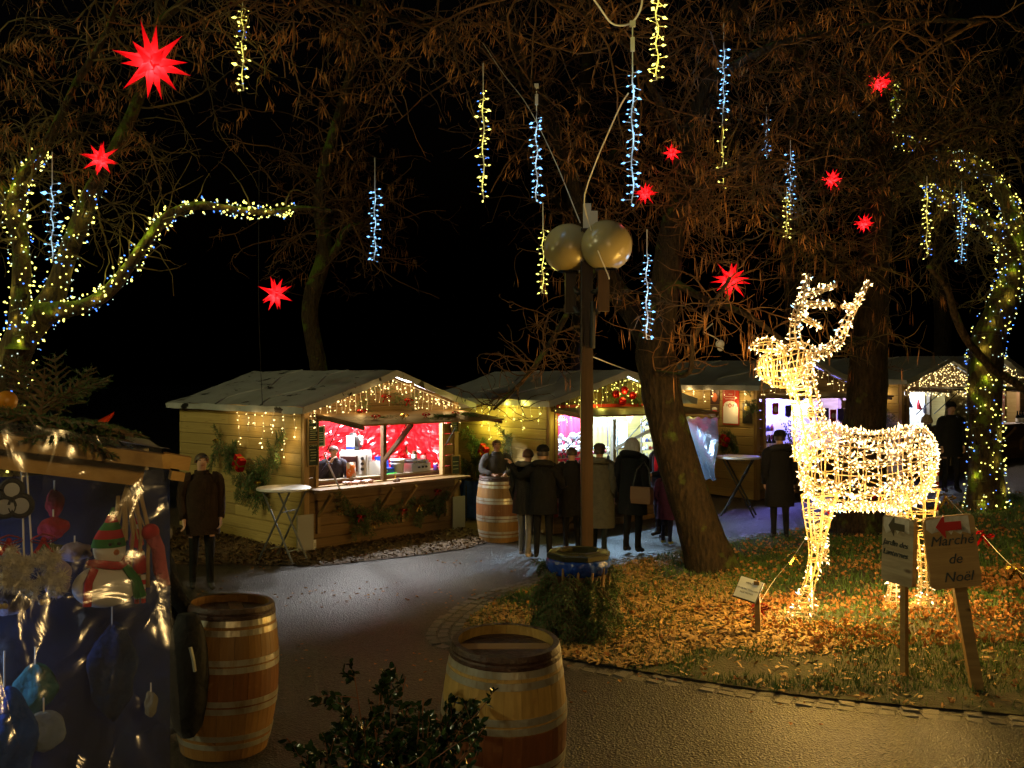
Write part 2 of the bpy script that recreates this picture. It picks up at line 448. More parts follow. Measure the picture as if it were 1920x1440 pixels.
bed_px = [(240, 1062), (330, 1060), (470, 1060), (600, 1062), (760, 1045), (870, 1030), (935, 1012), (985, 1004), (1035, 1003), (1035, 985), (1000, 940), (900, 930), (500, 940), (250, 960), (200, 1000)]
bed, in_bed, _ = sheet('mulch_bed', [G(*p) for p in bed_px], 0.012, M_SOIL, 0.35, 0.02)

# kerb: rows of small paving stones round the lawn
M_COB = pbr('kerb_stone', (0.13, 0.12, 0.105), 0.5, 0, (0.065, 0.06, 0.055), 18.0, 0.5, 60.0, objvar=0.3)
kerb = bpy.data.objects.new('kerb', None); link(kerb); tag(kerb, kind='structure')
cob_me = []
for k in range(5):
    b = MB(); w, l, h = 0.5, 0.5, 0.5
    t = [(-.42 + random.uniform(-.05, .05), -.42 + random.uniform(-.05, .05)), (.42 + random.uniform(-.05, .05), -.42 + random.uniform(-.05, .05)),
         (.42 + random.uniform(-.05, .05), .42 + random.uniform(-.05, .05)), (-.42 + random.uniform(-.05, .05), .42 + random.uniform(-.05, .05))]
    rings = []
    for z, g in ((-0.5, 1.1), (0.25, 1.12), (0.5, 0.92)):
        rings.append([(x * g, y * g, z + (random.uniform(-.06, .06) if z > 0.4 else 0)) for x, y in t])
    b.loft(rings, caps=True); cob_me.append(b.mesh('cobblestone'))
def offset_path(path, off):
    P = np.array([tuple(p) for p in path]); T = np.gradient(P[:, :2], axis=0); T /= np.linalg.norm(T, axis=1, keepdims=True)
    Nn = np.stack([-T[:, 1], T[:, 0]], 1)
    Q = P.copy(); Q[:, :2] += Nn * off
    return Q
def lay_stones(path, rows, size, lift):
    for r_ in range(rows):
        Q = offset_path(path, (r_ + 0.5) * size[1] + 0.01)
        L_ = np.linalg.norm(np.diff(Q[:, :2], axis=0), axis=1).sum(); n = int(L_ / size[0])
        S = resample(Q, n + 1)
        for i in range(n):
            c = (S[i] + S[i + 1]) / 2; a = math.atan2(S[i + 1][1] - S[i][1], S[i + 1][0] - S[i][0])
            if c[0] > 6.5: continue
            put('cobblestone', random.choice(cob_me), M_COB, kerb, (c[0], c[1], gz(c[0], c[1]) + lift - 0.045 + random.uniform(-.006, .006)),
                (random.uniform(-.04, .04), random.uniform(-.04, .04), a + random.uniform(-.05, .05)), (size[0] * .96, size[1] * .96, 0.11))
tip = [ne[-1]] + [Vector(v) for v in smooth_path([ne[-1], G(868, 1198), fe[0]], 8)][1:-1] + fe[:44]
lay_stones(tip, 3, (0.17, 0.13), 0.0)
lay_stones(ne, 2, (0.16, 0.11), -.003)

# wood chips, fallen leaves, grass: nobody could count them
def spread(n, inside, box, weight=None):
    out = []
    while len(out) < n:
        x = random.uniform(box[0], box[1]); y = random.uniform(box[2], box[3])
        if inside(x, y) and (weight is None or random.random() < weight(x, y)): out.append((x, y, gz(x, y)))
    return np.array(out)
def lie(n, tilt=0.35):
    d = np.stack([rng.normal(0, tilt, n), rng.normal(0, tilt, n), np.ones(n)], 1)
    return rot_from_dirs(d)
def sstep(a, b, x):
    t = min(1, max(0, (x - a) / (b - a))); return t * t * (3 - 2 * t)
def chipw(x, y):
    w = 1 - sstep(2.6, 4.0, x + 0.18 * (y - 10))
    w *= sstep(0, 0.5, noise.noise((x * .8, y * .8, 1.0)) + 0.55)
    if y < 8.9 + 0.12 * x: w *= 0.12
    return max(w, 0.04)
chipT = [(-.5, -.5, 0), (.5, -.5, .08), (.5, .5, 0), (-.5, .5, .1), (0, -.6, .28), (0, .6, .22)]
chipF = [(0, 4, 5, 3), (4, 1, 2, 5)]
M_CHIP = pbr('wood_chips', (0.20, 0.115, 0.04), 0.65, 0, (0.46, 0.29, 0.105), 9.0)
P = spread(15000, in_lawn, (-1, 7, 7, 19), chipw); n = len(P); P[:, 2] += 0.022 + rng.uniform(0, .018, n)
S = np.stack([rng.uniform(.025, .10, n), rng.uniform(.008, .028, n), rng.uniform(.01, .03, n)], 1)
V, f = scatter_np(chipT, chipF, P, lie(n), S)
ch = put('wood_chips', mesh_np('wood_chips', V, [f]), M_CHIP)
tag(ch, 'orange brown wood chips strewn over the tip of the lawn', 'wood chips', kind='stuff')
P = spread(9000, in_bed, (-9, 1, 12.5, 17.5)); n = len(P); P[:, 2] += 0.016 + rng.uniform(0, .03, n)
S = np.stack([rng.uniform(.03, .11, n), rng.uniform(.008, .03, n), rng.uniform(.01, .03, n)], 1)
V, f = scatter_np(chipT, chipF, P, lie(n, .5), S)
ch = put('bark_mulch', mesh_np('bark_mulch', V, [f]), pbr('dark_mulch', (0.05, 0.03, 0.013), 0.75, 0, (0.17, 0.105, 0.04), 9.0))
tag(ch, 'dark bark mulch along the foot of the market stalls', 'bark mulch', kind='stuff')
# leaves: a lobed outline with a fold
la = np.linspace(0, 2 * math.pi, 11)[:-1]; lr = np.array([1, .55, .9, .5, .8, .35, .8, .5, .9, .55]) * .5
leafT = [(0, 0, -.06)] + [(lr[i] * math.cos(la[i]), lr[i] * math.sin(la[i]), .10 * abs(math.sin(la[i])) + .05 * (i % 3)) for i in range(10)]
leafF = [(0, 1 + i, 1 + (i + 1) % 10) for i in range(10)]
def leafw(x, y):
    w = sstep(2.0, 3.4, x + .1 * (y - 10)) * (0.25 + 0.75 * sstep(-.2, .3, noise.noise((x * .9, y * .9, 5.0))))
    if y < 9.3: w *= 0.06
    if y > 11.4: w *= .12 + .5 * sstep(4.2, 6.0, x) * (1 - sstep(12, 14, y))
    return max(w, .015)
M_LEAF = pbr('dead_leaves', (0.24, 0.085, 0.022), 0.6, 0, (0.46, 0.22, 0.06), 4.0)
P = spread(5600, in_lawn, (-1, 11, 7, 19), leafw); n = len(P); P[:, 2] += 0.03 + rng.uniform(0, .04, n)
V, f = scatter_np(leafT, leafF, P, lie(n, .6), np.stack([rng.uniform(.03, .085, n), rng.uniform(.02, .075, n), rng.uniform(.05, .2, n)], 1))
lv = put('fallen_leaves', mesh_np('fallen_leaves', V, [f]), M_LEAF)
tag(lv, 'rust brown fallen leaves drifted round the feet of the lit deer', 'fallen leaves', kind='stuff')
bladeT = [(-.5, 0, 0), (.5, 0, 0), (.3, .12, .55), (-.3, .12, .55), (0, .42, 1)]
M_GRASS = pbr('grass_blades', (0.035, 0.085, 0.014), 0.5, 0, (0.085, 0.16, 0.025), 2.0)
def grassw(x, y):
    w = sstep(-.15, .35, noise.noise((x * .7, y * .7, 9.0)) + .18)
    if 8.3 < y < 9.6 and x > .8: w = max(w, 1.0 * sstep(-.3, .2, noise.noise((x * 2.2, y * 2.2, 2.0))))
    if y < 8.2: w *= .15
    if y > 11.2: w = max(w, .5)
    w *= 1 - .8 * max(0, chipw(x, y) - .3)
    return w
P = spread(60000, in_lawn, (-1, 12, 7, 20), grassw); n = len(P); P[:, 2] += .012
D = np.stack([rng.normal(0, .3, n), rng.normal(0, .3, n), np.ones(n)], 1)
V, f3 = scatter_np(bladeT, [(2, 4, 3)], P, rot_from_dirs(D), np.stack([rng.uniform(.006, .011, n), rng.uniform(.03, .06, n), rng.uniform(.04, .10, n)], 1))
_, f4 = scatter_np(bladeT, [(0, 1, 2, 3)], P, rot_from_dirs(D), np.ones(n))
gs = put('grass', mesh_np('grass', V, [f3, f4]), M_GRASS)
tag(gs, 'short green winter grass growing in patches on the lawn', 'grass', kind='stuff')

# a few leaves and chips trodden onto the path
def on_path(x, y): return not in_lawn(x, y) and not in_bed(x, y)
def pathw(x, y): return sstep(-.1, .5, noise.noise((x * .6, y * .6, 17.0)))
P = spread(420, on_path, (-4, 7, 4.5, 14.5), pathw); n = len(P); P[:, 2] += .008
V, f = scatter_np(leafT, leafF, P, lie(n, .15), np.stack([rng.uniform(.03, .08, n), rng.uniform(.02, .06, n), rng.uniform(.02, .06, n)], 1))
tag(put('scattered_leaves', mesh_np('scattered_leaves', V, [f]), M_LEAF), 'few dead leaves lying scattered on the dark path', 'fallen leaves', kind='stuff')
# ---------------------------------------------------------------- fir greenery
def fir_stems(start, d, L, up, droop=0.25, every=0.07, side=0.42, rnd=0.25, k=6):
    """one fir branch: a drooping main stem with side shoots; list of (k,3) lines"""
    d = np.array(d, float); d /= np.linalg.norm(d); up = np.array(up, float); up /= np.linalg.norm(up)
    main = []; p = np.array(start, float); t = d.copy()
    for i in range(k):
        main.append(p.copy()); t = t + np.array([0, 0, -droop / k]) + rng.normal(0, .05, 3); t /= np.linalg.norm(t); p = p + t * L / (k - 1)
    main = np.array(main); out = [main]
    n = max(2, int(L / every))
    for i in range(1, n + 1):
        u = i / (n + 1) * (k - 1); j = min(int(u), k - 2); q = main[j] + (main[j + 1] - main[j]) * (u - j)
        tt = main[j + 1] - main[j]; tt /= np.linalg.norm(tt)
        s = np.cross(tt, up); s /= np.linalg.norm(s) + 1e-9
        for sg in (-1, 1):
            l = L * side * (1 - .65 * i / (n + 1)) * random.uniform(1 - rnd, 1 + rnd)
            dd = tt * .75 + s * sg * .75 + rng.normal(0, .12, 3) - np.array([0, 0, .12]); dd /= np.linalg.norm(dd)
            out.append(np.array([q + dd * l * m / 3 - np.array([0, 0, .06 * l * (m / 3) ** 2]) for m in range(4)]))
    return out
def fir_mesh(stems, spacing, nl, nw):
    """needles and wood for those stems -> two MB"""
    nd, wd = MB(), MB()
    P, T = [], []
    for s in stems:
        L = np.linalg.norm(np.diff(s, axis=0), axis=1).sum(); n = max(4, int(L / spacing))
        q = resample(s, n); P.append(q); t = np.gradient(q, axis=0); T.append(t / (np.linalg.norm(t, axis=1, keepdims=True) + 1e-9))
        k = len(s); wd.add(*[x if i == 0 else None for i, x in enumerate(())]) if False else None
    P = np.concatenate(P); T = np.concatenate(T); n = len(P)
    D = T * rng.uniform(.35, .8, (n, 1)) + rand_dirs(n) * .9
    TV = [(-.5, 0, 0), (.5, 0, 0), (0, 0, 1)]
    V, f = scatter_np(TV, [(0, 1, 2)], P, rot_from_dirs(D), np.stack([np.full(n, nw), np.full(n, nw), rng.uniform(.7, 1.2, n) * nl], 1))
    nd.add(V, f)
    for k in (6, 4):
        A = [s for s in stems if len(s) == k]
        if A:
            A = np.array(A); rr = np.linspace(.006, .0025, k)[None].repeat(len(A), 0)
            V, f = tubes_np(A, rr, 3); wd.add(V, None, f)
    return nd, wd
def greenery(name, label, cat, base, stems, spacing=.008, nl=.028, nw=.005, group=None):
    """a fir arrangement as one thing: needles and wood"""
    t = thing(name, label, cat, base, group=group)
    nd, wd = fir_mesh(stems, spacing, nl, nw)
    part('needles', nd, M_FIR, t, world=True, kind='stuff')
    part('twig', wd, M_TWIG, t, world=True, kind='stuff')
    return t
def bow_mb(c, s, facing=(0, -1, 0)):
    """two loops, a knot and two tails"""
    b = MB(); fd = Vector(facing).normalized(); r = fd.cross(Vector((0, 0, 1))).normalized(); u = Vector((0, 0, 1)); c = Vector(c)
    for sg in (-1, 1):
        for kk in (0, 1):
            pts = []
            for i in range(7):
                a = math.pi * i / 6
                pts.append((math.sin(a) * .9, (.5 - i / 6) * .7 * (1 if kk == 0 else .8)))
            ring = [c + r * sg * x * s * (1 - .2 * kk) + u * (y * s + .12 * s * kk) + fd * (.25 * s * math.sin(3.14 * j / 6) * (1 if kk == 0 else .5)) for j, (x, y) in enumerate(pts)]
            for i in range(6):
                w = fd * .28 * s
                q = [ring[i] - w, ring[i] + w, ring[i + 1] + w, ring[i + 1] - w]
                b.add([tuple(v) for v in q], None, [[0, 1, 2, 3]])
        tl = [c, c + r * sg * .25 * s - u * .5 * s, c + r * sg * .6 * s - u * 1.0 * s]
        for i in range(2):
            w = r * .12 * s + u * .05 * s
            b.add([tuple(v) for v in (tl[i] - w, tl[i] + w, tl[i + 1] + w + fd * .1 * s, tl[i + 1] - w + fd * .1 * s)], None, [[0, 1, 2, 3]])
    b.ball(c + fd * .1 * s, .2 * s, 8, 6)
    return b

# ---------------------------------------------------------------- strings of lights
bulbT = np.array([(.5, 0, .35), (0, .5, .35), (-.5, 0, .35), (0, -.5, .35), (0, 0, 0), (0, 0, 1)]); bulbF = [(0, 1, 5), (1, 2, 5), (2, 3, 5), (3, 0, 5), (1, 0, 4), (2, 1, 4), (3, 2, 4), (0, 3, 4)]
def bulbs(parent, P, D, m, dia=.014, ln=.03, name='bulb', var=.22):
    k = np.exp(rng.normal(-.04, var, len(P)))[:, None]
    V, f = scatter_np(bulbT, bulbF, P, rot_from_dirs(D), np.tile([dia, dia, ln], (len(P), 1)) * k)
    mb = MB().add(V, f)
    return part(name, mb, m, parent, world=True, kind='stuff')
def curtain(label, tops, lens, parent_group=None, cols=B_WARM, power=0.5, lampcol=WARM, out=(0, 0, 0), every=.11, nl=6, dia=.022, ln=.034, cat='string lights'):
    """an icicle curtain: a cord along the eave with drops of LEDs"""
    tops = np.array([tuple(t) for t in tops]); t = thing('icicle_lights', label, cat, tuple(tops[0]), group=parent_group)
    w = MB(); Q = tops.copy(); Q[1:-1, 2] -= .012; w.tube(Q, .004, 4)
    P, D = [], []
    for p, L in zip(tops, lens):
        n = max(2, int(L / .10)); pts = [p]
        q = p.copy()
        for i in range(n):
            q = q + np.array([random.uniform(-.02, .02), random.uniform(-.02, .02), -L / n]); pts.append(q.copy())
        w.tube(pts, .0035, 3)
        for i in range(n):
            for s_ in range(1 if random.random() < .55 else 2):
                u = random.random(); b0 = pts[i] * (1 - u) + pts[i + 1] * u
                dd = rng.normal(size=3); dd[2] -= .5; dd /= np.linalg.norm(dd)
                P.append(b0 + dd * .015); D.append(dd)
    part('wire', w, M_CABLE, t, world=True)
    bulbs(t, np.array(P), np.array(D), cols, dia, ln)
    out = np.array(out, float); Ps = np.array(P)
    for i in range(nl):
        c = Ps[int((i + .5) / nl * len(Ps))] + out
        lamp(t, tuple(c - tops[0]), power, lampcol, .06)
    return t
def tube_string(label, px, y0, y1, d, m, ytop=None, power=.5, col=ICE, wire=M_CABLE, box=False, per=None, mix=None, group='hanging icicle light strings'):
    """a hanging LED icicle: cord, short stems, bulbs"""
    top = at(px, ytop if ytop is not None else y0 - 20, d); a = at(px, y0, d); b = at(px, y1, d)
    t = thing('hanging_light_string', label, 'string lights', tuple(b), group=group)
    L = (a - b).length; w = MB(); n = max(8, int(L / .025)) if per is None else per
    path = [top, a]
    k = 14
    for i in range(1, k + 1):
        q = a.lerp(b, i / k); q.x += .012 * math.sin(i * 1.3 + px); q.y += .01 * math.cos(i * 1.7); path.append(q)
    w.tube(path, .006, 5)
    if box:
        w.box(top.lerp(a, .45), (.035, .03, .12)); w.box(top.lerp(a, .05), (.05, .03, .05))
    P, D, P2, D2 = [], [], [], []
    A = np.array([tuple(p) for p in path[1:]])
    S = resample(A, n)
    for i in range(n):
        an = i * 2.4 + random.uniform(-.4, .4); dd = np.array([math.cos(an), math.sin(an) * .8, random.uniform(-.5, .25)]); dd /= np.linalg.norm(dd)
        l = .05 * random.uniform(.5, 1.25); e = S[i] + dd * l
        w.tube([S[i], e], .003, 3, caps=False)
        if mix is not None and random.random() < .18: P2.append(e); D2.append(dd)
        else: P.append(e); D.append(dd)
    part('wire', w, wire, t, world=True)
    bulbs(t, np.array(P), np.array(D), m, .019, .034, var=.3)
    if P2: bulbs(t, np.array(P2), np.array(D2), mix, .018, .03)
    for i in range(3):
        q = a.lerp(b, (i + .5) / 3) - b; lamp(t, (q.x, q.y - .07, q.z), power * L, col, .05)
    return t
def wrap_lights(label, limbs, base, dens=55, m1=B_YEL, m2=B_BLUE, power=.5, col=YEL, spread=1.0):
    """a cord of LEDs wound round trunk and limbs; limbs = list of (n,4) paths x,y,z,r"""
    t = thing('wound_light_string', label, 'string lights', tuple(base))
    w = MB(); P, D, P2, D2 = [], [], [], []
    for li, S in enumerate(limbs):
        L = np.linalg.norm(np.diff(S[:, :3], axis=0), axis=1).sum(); n = max(12, int(L * 26)); Q = resample(S, n)
        T = np.gradient(Q[:, :3], axis=0); T /= np.linalg.norm(T, axis=1, keepdims=True)
        pts = []; ang = random.uniform(0, 6)
        for i in range(n):
            ang += .75 + rng.normal(0, .12)
            ax = np.cross(T[i], [0.1, 1, 0.2]); ax /= np.linalg.norm(ax); ay = np.cross(T[i], ax)
            o = ax * math.cos(ang) + ay * math.sin(ang)
            pts.append(Q[i, :3] + o * (Q[i, 3] + .012))
        w.tube(pts, .004, 3)
        nb = int(L * dens * spread)
        for j in range(nb):
            i = random.randrange(n); a2 = random.uniform(0, 6.283)
            ax = np.cross(T[i], [0.1, 1, 0.2]); ax /= np.linalg.norm(ax); ay = np.cross(T[i], ax)
            o = ax * math.cos(a2) + ay * math.sin(a2)
            p = Q[i, :3] + o * (Q[i, 3] + random.uniform(.015, .05)) + T[i] * random.uniform(-.03, .03)
            dd = o + rng.normal(0, .5, 3)
            if random.random() < .16: P2.append(p); D2.append(dd)
            else: P.append(p); D.append(dd)
        nl = max(2, int(L / .24))
        for j in range(nl):
            i = int((j + .5) / nl * n); a2 = random.uniform(0, 6.283)
            ax = np.cross(T[i], [0.1, 1, 0.2]); ax /= np.linalg.norm(ax); ay = np.cross(T[i], ax)
            o = ax * math.cos(a2) + ay * math.sin(a2)
            if j % 2 == 0: o = np.array([o[0] * .8, -abs(o[1]) - .3, o[2] * .5]); o /= np.linalg.norm(o)
            lamp(t, tuple(Q[i, :3] + o * (Q[i, 3] + .055) - np.array(base)), power * random.uniform(.4, 1.6), col, .02)
    part('wire', w, M_CABLED, t, world=True)
    P, D = np.array(P), np.array(D); s_ = rng.random(len(P)) < .35
    bulbs(t, P[~s_], D[~s_], m1, .025, .033, var=.24); bulbs(t, P[s_], D[s_], glow('bulb_pale', (.75, .95, .75), 1.6), .017, .022)
    if P2: bulbs(t, np.array(P2), np.array(D2), m2, .022, .028)
    return t

# ---------------------------------------------------------------- market stalls
def noisy(p, f, a, s=0.0): return a * noise.noise((p[0] * f + s, p[1] * f, p[2] * f - s))
def plank_mesh(axis):
    """a board 1 x 1 x 1 with eased outer edges, to be scaled; outer face looks along -axis"""
    b = MB()
    sec = [(0, -.5), (-.85, -.5), (-1, -.44), (-1, .44), (-.85, .5), (0, .5)]     # (depth, height)
    rings = []
    for e in (-.5, .5):
        rings.append([((d, e, h) if axis == 0 else (e, d, h)) for d, h in sec])
    b.loft(rings, caps=True)
    return b.mesh('plank')
M_FRONT = wood('brown_shaded_boards', (.19, .115, .045), (.10, .058, .022), 0)  # brown boards made darker: mostly shade under the counter put into the colour
PLANK_X, PLANK_Y = plank_mesh(0), plank_mesh(1)
def stall_frame(C, a):
    M = Matrix.Translation(C) @ Matrix.Rotation(a, 4, 'Z'); return M, M.inverted()
def hit(px, py, p0, n):
    o = Vector((0, 0, CAMH)); d = at(px, py, 1.0) - o; n = Vector(n)
    return o + d * ((Vector(p0) - o).dot(n) / d.dot(n))
class Stall:
    def __init__(s, C, a, W, D, label, H=2.2, ridge=2.8, ph=.19, near=True, z0=.98, z1=2.02, left=.22, right=.38, awn=(1.2, .1, .3), seed=1, floor=0.0, splits=True, tarp=None):
        rr = random.Random(seed)
        s.C = Vector(C); s.a = a; s.W = W; s.D = D; s.H = H; s.ridge = ridge; s.z0, s.z1 = z0, z1
        s.M, s.I = stall_frame(s.C, a)
        s.root = thing('market_stall', label, 'market stall', s.C, a, 'wooden market stalls')
        # left side wall: boards one above the other on a backing
        sw = part('side_wall', MB().box((.03, D / 2, H / 2), (.03, D - .02, H - .02)), M_DARKW, s.root)
        nrow = int(round(H / ph)); ph = H / nrow
        for i in range(nrow):
            cuts = [0.06, D - .02]
            if splits and rr.random() < .5: cuts = [0.06, D * rr.uniform(.3, .7), D - .02]
            for j in range(len(cuts) - 1):
                l = cuts[j + 1] - cuts[j] - .004
                put('plank', PLANK_X, M_PINE, sw, (.014, (cuts[j] + cuts[j + 1]) / 2, (i + .5) * ph), scale=(.030 + rr.uniform(-.003, .003), l, ph - .007))
        # front: boards below the opening, beside it and in the gable
        fw = part('front_wall', MB().box((W / 2, .045, z0 / 2), (W - .08, .03, z0 - .04)), M_DARKW, s.root)
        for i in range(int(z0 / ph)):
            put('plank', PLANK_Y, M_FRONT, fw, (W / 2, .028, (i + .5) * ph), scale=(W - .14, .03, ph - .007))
        for x0, x1 in ((.06, left), (W - right, W - .06)):
            i = int(z0 / ph)
            while (i + .5) * ph < z1:
                put('plank', PLANK_Y, M_PINEX, fw, ((x0 + x1) / 2, .028, (i + .5) * ph), scale=(x1 - x0 - .01, .03, ph - .007)); i += 1
        gb = part('gable', MB().poly([(.02, .05, z1 + .02), (W - .02, .05, z1 + .02), (W - .02, .05, H), (W / 2, .05, ridge - .03), (.02, .05, H)], .02, (0, 1, 0)), M_DARKW, s.root)
        z = z1 + .02
        while z < ridge - .08:
            zm = z + ph * .5
            half = W / 2 if zm < H - .05 else max(.08, W / 2 * (ridge - zm - ph * .35) / (ridge - H))
            put('plank', PLANK_Y, M_PINEX, gb, (W / 2, .042, zm), scale=(2 * half - .06, .03, ph - .007)); z += ph
        # the other walls, floor and the posts
        part('side_wall', MB().box((W - .02, D / 2, H / 2), (.04, D, H)), M_PINE, s.root)
        part('back_wall', MB().box((W / 2, D - .02, H / 2), (W - .08, .04, H)), M_PINEX, s.root)
        part('floor', MB().box((W / 2, D / 2, .03), (W - .1, D - .1, .05)), M_GREYW, s.root)
        for x, y in ((.04, .03), (W - .04, .03)):
            part('post', MB().box((x, y, H / 2), (.095, .095, H)), M_BEAM, s.root)
        part('header_beam', MB().box((W / 2, .02, z1 + .03), (W - .18, .08, .09)), M_BEAMX, s.root)
        part('window_sill', MB().box((W / 2 - .02, .0, z0 + .02), (W - .18, .10, .05)), M_BEAMX, s.root)
        for x in (left, W - right):
            part('window_post', MB().box((x, .0, (z0 + z1) / 2 + .03), (.05, .09, z1 - z0 - .04)), M_BEAM, s.root)
        # tarpaulin roof: two slopes, a hem along the eaves, a flap along the front gable
        ov, fo = .20, .28
        rf = MB()
        def slope(sg):
            def fn(u, v):
                x = W / 2 + sg * (W / 2 + ov) * u; y = -fo + (D + fo + .15) * v
                z = ridge + .03 - (ridge - H + ov * (ridge - H) / (W / 2)) * u
                z += noisy((x, y, seed), 1.6, .025) + noisy((x, y, seed), 5.0, .010) - .03 * math.sin(math.pi * u) * (0.6 + .4 * math.sin(v * 14))
                return (x, y, z)
            return fn
        rf.grid(slope(-1), 14, 26); rf.grid(slope(1), 14, 26)
        ze = H - ov * (ridge - H) / (W / 2) + .03
        for sg in (-1, 1):
            x = W / 2 + sg * (W / 2 + ov)
            rf.grid(lambda u, v: (x + sg * (.012 + .02 * math.sin(v * 23) * u), -fo + (D + fo + .15) * v, ze - .10 * u + noisy((x, v * 4, u), 3, .02)), 3, 26)
            sl = slope(sg)
            rf.grid(lambda u, v: (sl(v, 0)[0], -fo - .01 - .02 * math.sin(v * 17) * u, sl(v, 0)[2] - .11 * u + noisy((v * 3, u, sg), 3, .02)), 3, 14)
        s.roof = part('roof', rf, tarp or M_TARP, s.root, smooth=True)
        for sg in (-1, 1):
            for v in (.3, .62):
                sl = slope(sg); part('seam', MB().tube([Vector(sl(u / 10, v + .04 * math.sin(u))) + Vector((0, 0, .008)) for u in range(11)], .012, 4), tarp or M_TARP, s.roof)
        # awning: the raised shutter
        dep, drop, x0 = awn
        aw = part('awning', MB().bar((x0 - .12, -.04, z1 + .075), (W - .08, -.04, z1 + .075), .05, .05), M_DARKW, s.root)
        for xx in (x0 - .08, W - .12): part('side_rail', MB().bar((xx, -.07, z1 + .06), (xx, -dep, z1 + .06 - drop), .05, .05), M_DARKW, aw)
        npl = 6
        for i in range(npl):
            y = -(i + .5) / npl * dep - .03
            put('plank', PLANK_Y, M_GREYW, aw, ((W + x0) / 2 - .1, y, z1 + .12 - drop * (i + .5) / npl), rot=(R(90) + math.atan2(drop, dep), 0, 0), scale=(W - x0 + .05, .03, dep / npl - .006))
        # counter shelf with brackets
        co = part('counter', MB().box((W / 2, -.20, z0 - .02), (W - .1, .05, .03)), M_GREYW, s.root)
        for i in range(3):
            put('plank', PLANK_Y, M_GREYW, co, (W / 2, -.09 - .115 * i, z0 - .002), rot=(R(-90), 0, 0), scale=(W - .06, .028, .112))
        for x in (.25, W * .45, W * .6, W - .3):
            part('bracket', MB().bar((x, -.40, z0 - .05), (x, -.05, z0 - .42), .05, .05).box((x, -.03, z0 - .55), (.06, .05, .3)), M_BEAM, s.root)
    def w(s, x, y, z): return s.M @ Vector((x, y, z))
    def n_front(s): return (s.M.to_3x3() @ Vector((0, -1, 0)))
    def n_left(s): return (s.M.to_3x3() @ Vector((-1, 0, 0)))
    def on_left(s, px, py, off=.03): return hit(px, py, s.w(-off, 0, 0), s.n_left())
    def on_front(s, px, py, y=-.03): return hit(px, py, s.w(0, y, 0), s.n_front())
    def loc(s, p): return s.I @ Vector(p)

def stained_tarp():
    m = M_TARP.copy(); m.name = 'leaf_stained_tarpaulin'; nt = m.node_tree; N, L = nt.nodes, nt.links; b = N['Principled BSDF']
    src = b.inputs['Base Color'].links[0].from_socket
    tc = N.new('ShaderNodeTexCoord'); mp = N.new('ShaderNodeMapping'); mp.inputs['Scale'].default_value = (3.4, 1.5, 2.0); mp.inputs['Location'].default_value = (1.7, .2, 0)
    L.new(tc.outputs['Object'], mp.inputs[0])
    nz = N.new('ShaderNodeTexNoise'); nz.inputs['Scale'].default_value = 1.6; nz.inputs['Detail'].default_value = 4; nz.inputs['Roughness'].default_value = .6; L.new(mp.outputs[0], nz.inputs['Vector'])
    cr = N.new('ShaderNodeValToRGB'); cr.color_ramp.elements[0].position = .625; cr.color_ramp.elements[1].position = .64
    L.new(nz.outputs['Fac'], cr.inputs[0])
    mx = N.new('ShaderNodeMix'); mx.data_type = 'RGBA'; mx.inputs[7].default_value = (.012, .011, .010, 1)
    L.new(cr.outputs[0], mx.inputs[0]); L.new(src, mx.inputs[6]); L.new(mx.outputs[2], b.inputs['Base Color'])
    return m
M_TARPS = stained_tarp()
S1 = Stall(G(570, 1036), R(46), 3.3, 4.1, 'nearest wooden market stall selling crepes, red foil inside', H=2.34, ridge=2.87, awn=(1.25, .14, .3), seed=11, tarp=M_TARPS, z1=2.08)
S2 = Stall(G(1030, 1003), R(34), 3.1, 4.0, 'wooden market stall with red curtain and cold white light behind the lamp post', H=2.38, ridge=2.86, awn=(1.1, .10, .15), seed=22, z1=2.1, right=.12, left=.12)
S3 = Stall(G(1418, 938), R(34), 3.1, 4.0, 'wooden market stall with posters on its side and violet light, behind deer neck', H=2.40, ridge=2.90, awn=(1.1, .08, .2), seed=33, z1=2.1)
S4 = Stall(G(1690, 905), R(34), 3.1, 4.2, 'wooden market stall with a gable covered in lights behind the deer', H=2.32, ridge=2.80, awn=(1.1, .06, .2), seed=44)
S5 = Stall(G(1800, 874), R(34), 3.1, 4.2, 'farthest wooden market stall at right edge with bottles on its counter', H=2.2, ridge=2.75, awn=(1.1, .06, .2), seed=55)
# ---------------------------------------------------------------- what hangs and stands in the stalls
def crumple(S, x0, x1, z0, z1, y, amp, sc, axis=0, nu=46, nv=28, seed=0.0):
    """a crumpled sheet hung in a stall, in the stall's frame; axis 0: across, 1: along the depth"""
    b = MB()
    def fn(u, v):
        a = x0 + (x1 - x0) * u; z = z0 + (z1 - z0) * v
        d = amp * (abs(noise.noise((a * sc + seed, z * sc, 1.0))) + .6 * abs(noise.noise((a * sc * 2.3, z * sc * 2.3 + seed, 4.0))) + .3 * noise.noise((a * sc * 5, z * sc * 5, seed)))
        return (a, y - d, z) if axis == 0 else (y - d, a, z)
    return b.grid(fn, nu, nv)
def in_stall(S, name, label, cat, loc, rz=0.0, group=None):
    return thing(name, label, cat, S.w(*loc), S.a + rz, group)
def stall_lamp(S, label, x, y, z, power, col, n=2, span=1.2, tube=True):
    t = in_stall(S, 'tube_lamp', label, 'lamp', (x, y, z))
    part('housing', MB().box((0, 0, .025), (span, .07, .03)), M_WHITE, t)
    part('tube', MB().tube([(-span / 2, 0, -.01), (span / 2, 0, -.01)], .016, 8), glow('tube_' + '%.1f%.1f%.1f' % col, col, 6.0), t)
    for i in range(n): lamp(t, ((i + .5) / n * span - span / 2, 0, -.06), power / n, col, .06)
    return t
M_FOIL = pbr('red_foil', (0.62, 0.012, 0.02), 0.24, 0.45, spec=.8)
M_SILVER = pbr('silver_foil', (0.30, 0.34, 0.42), 0.22, 0.8)
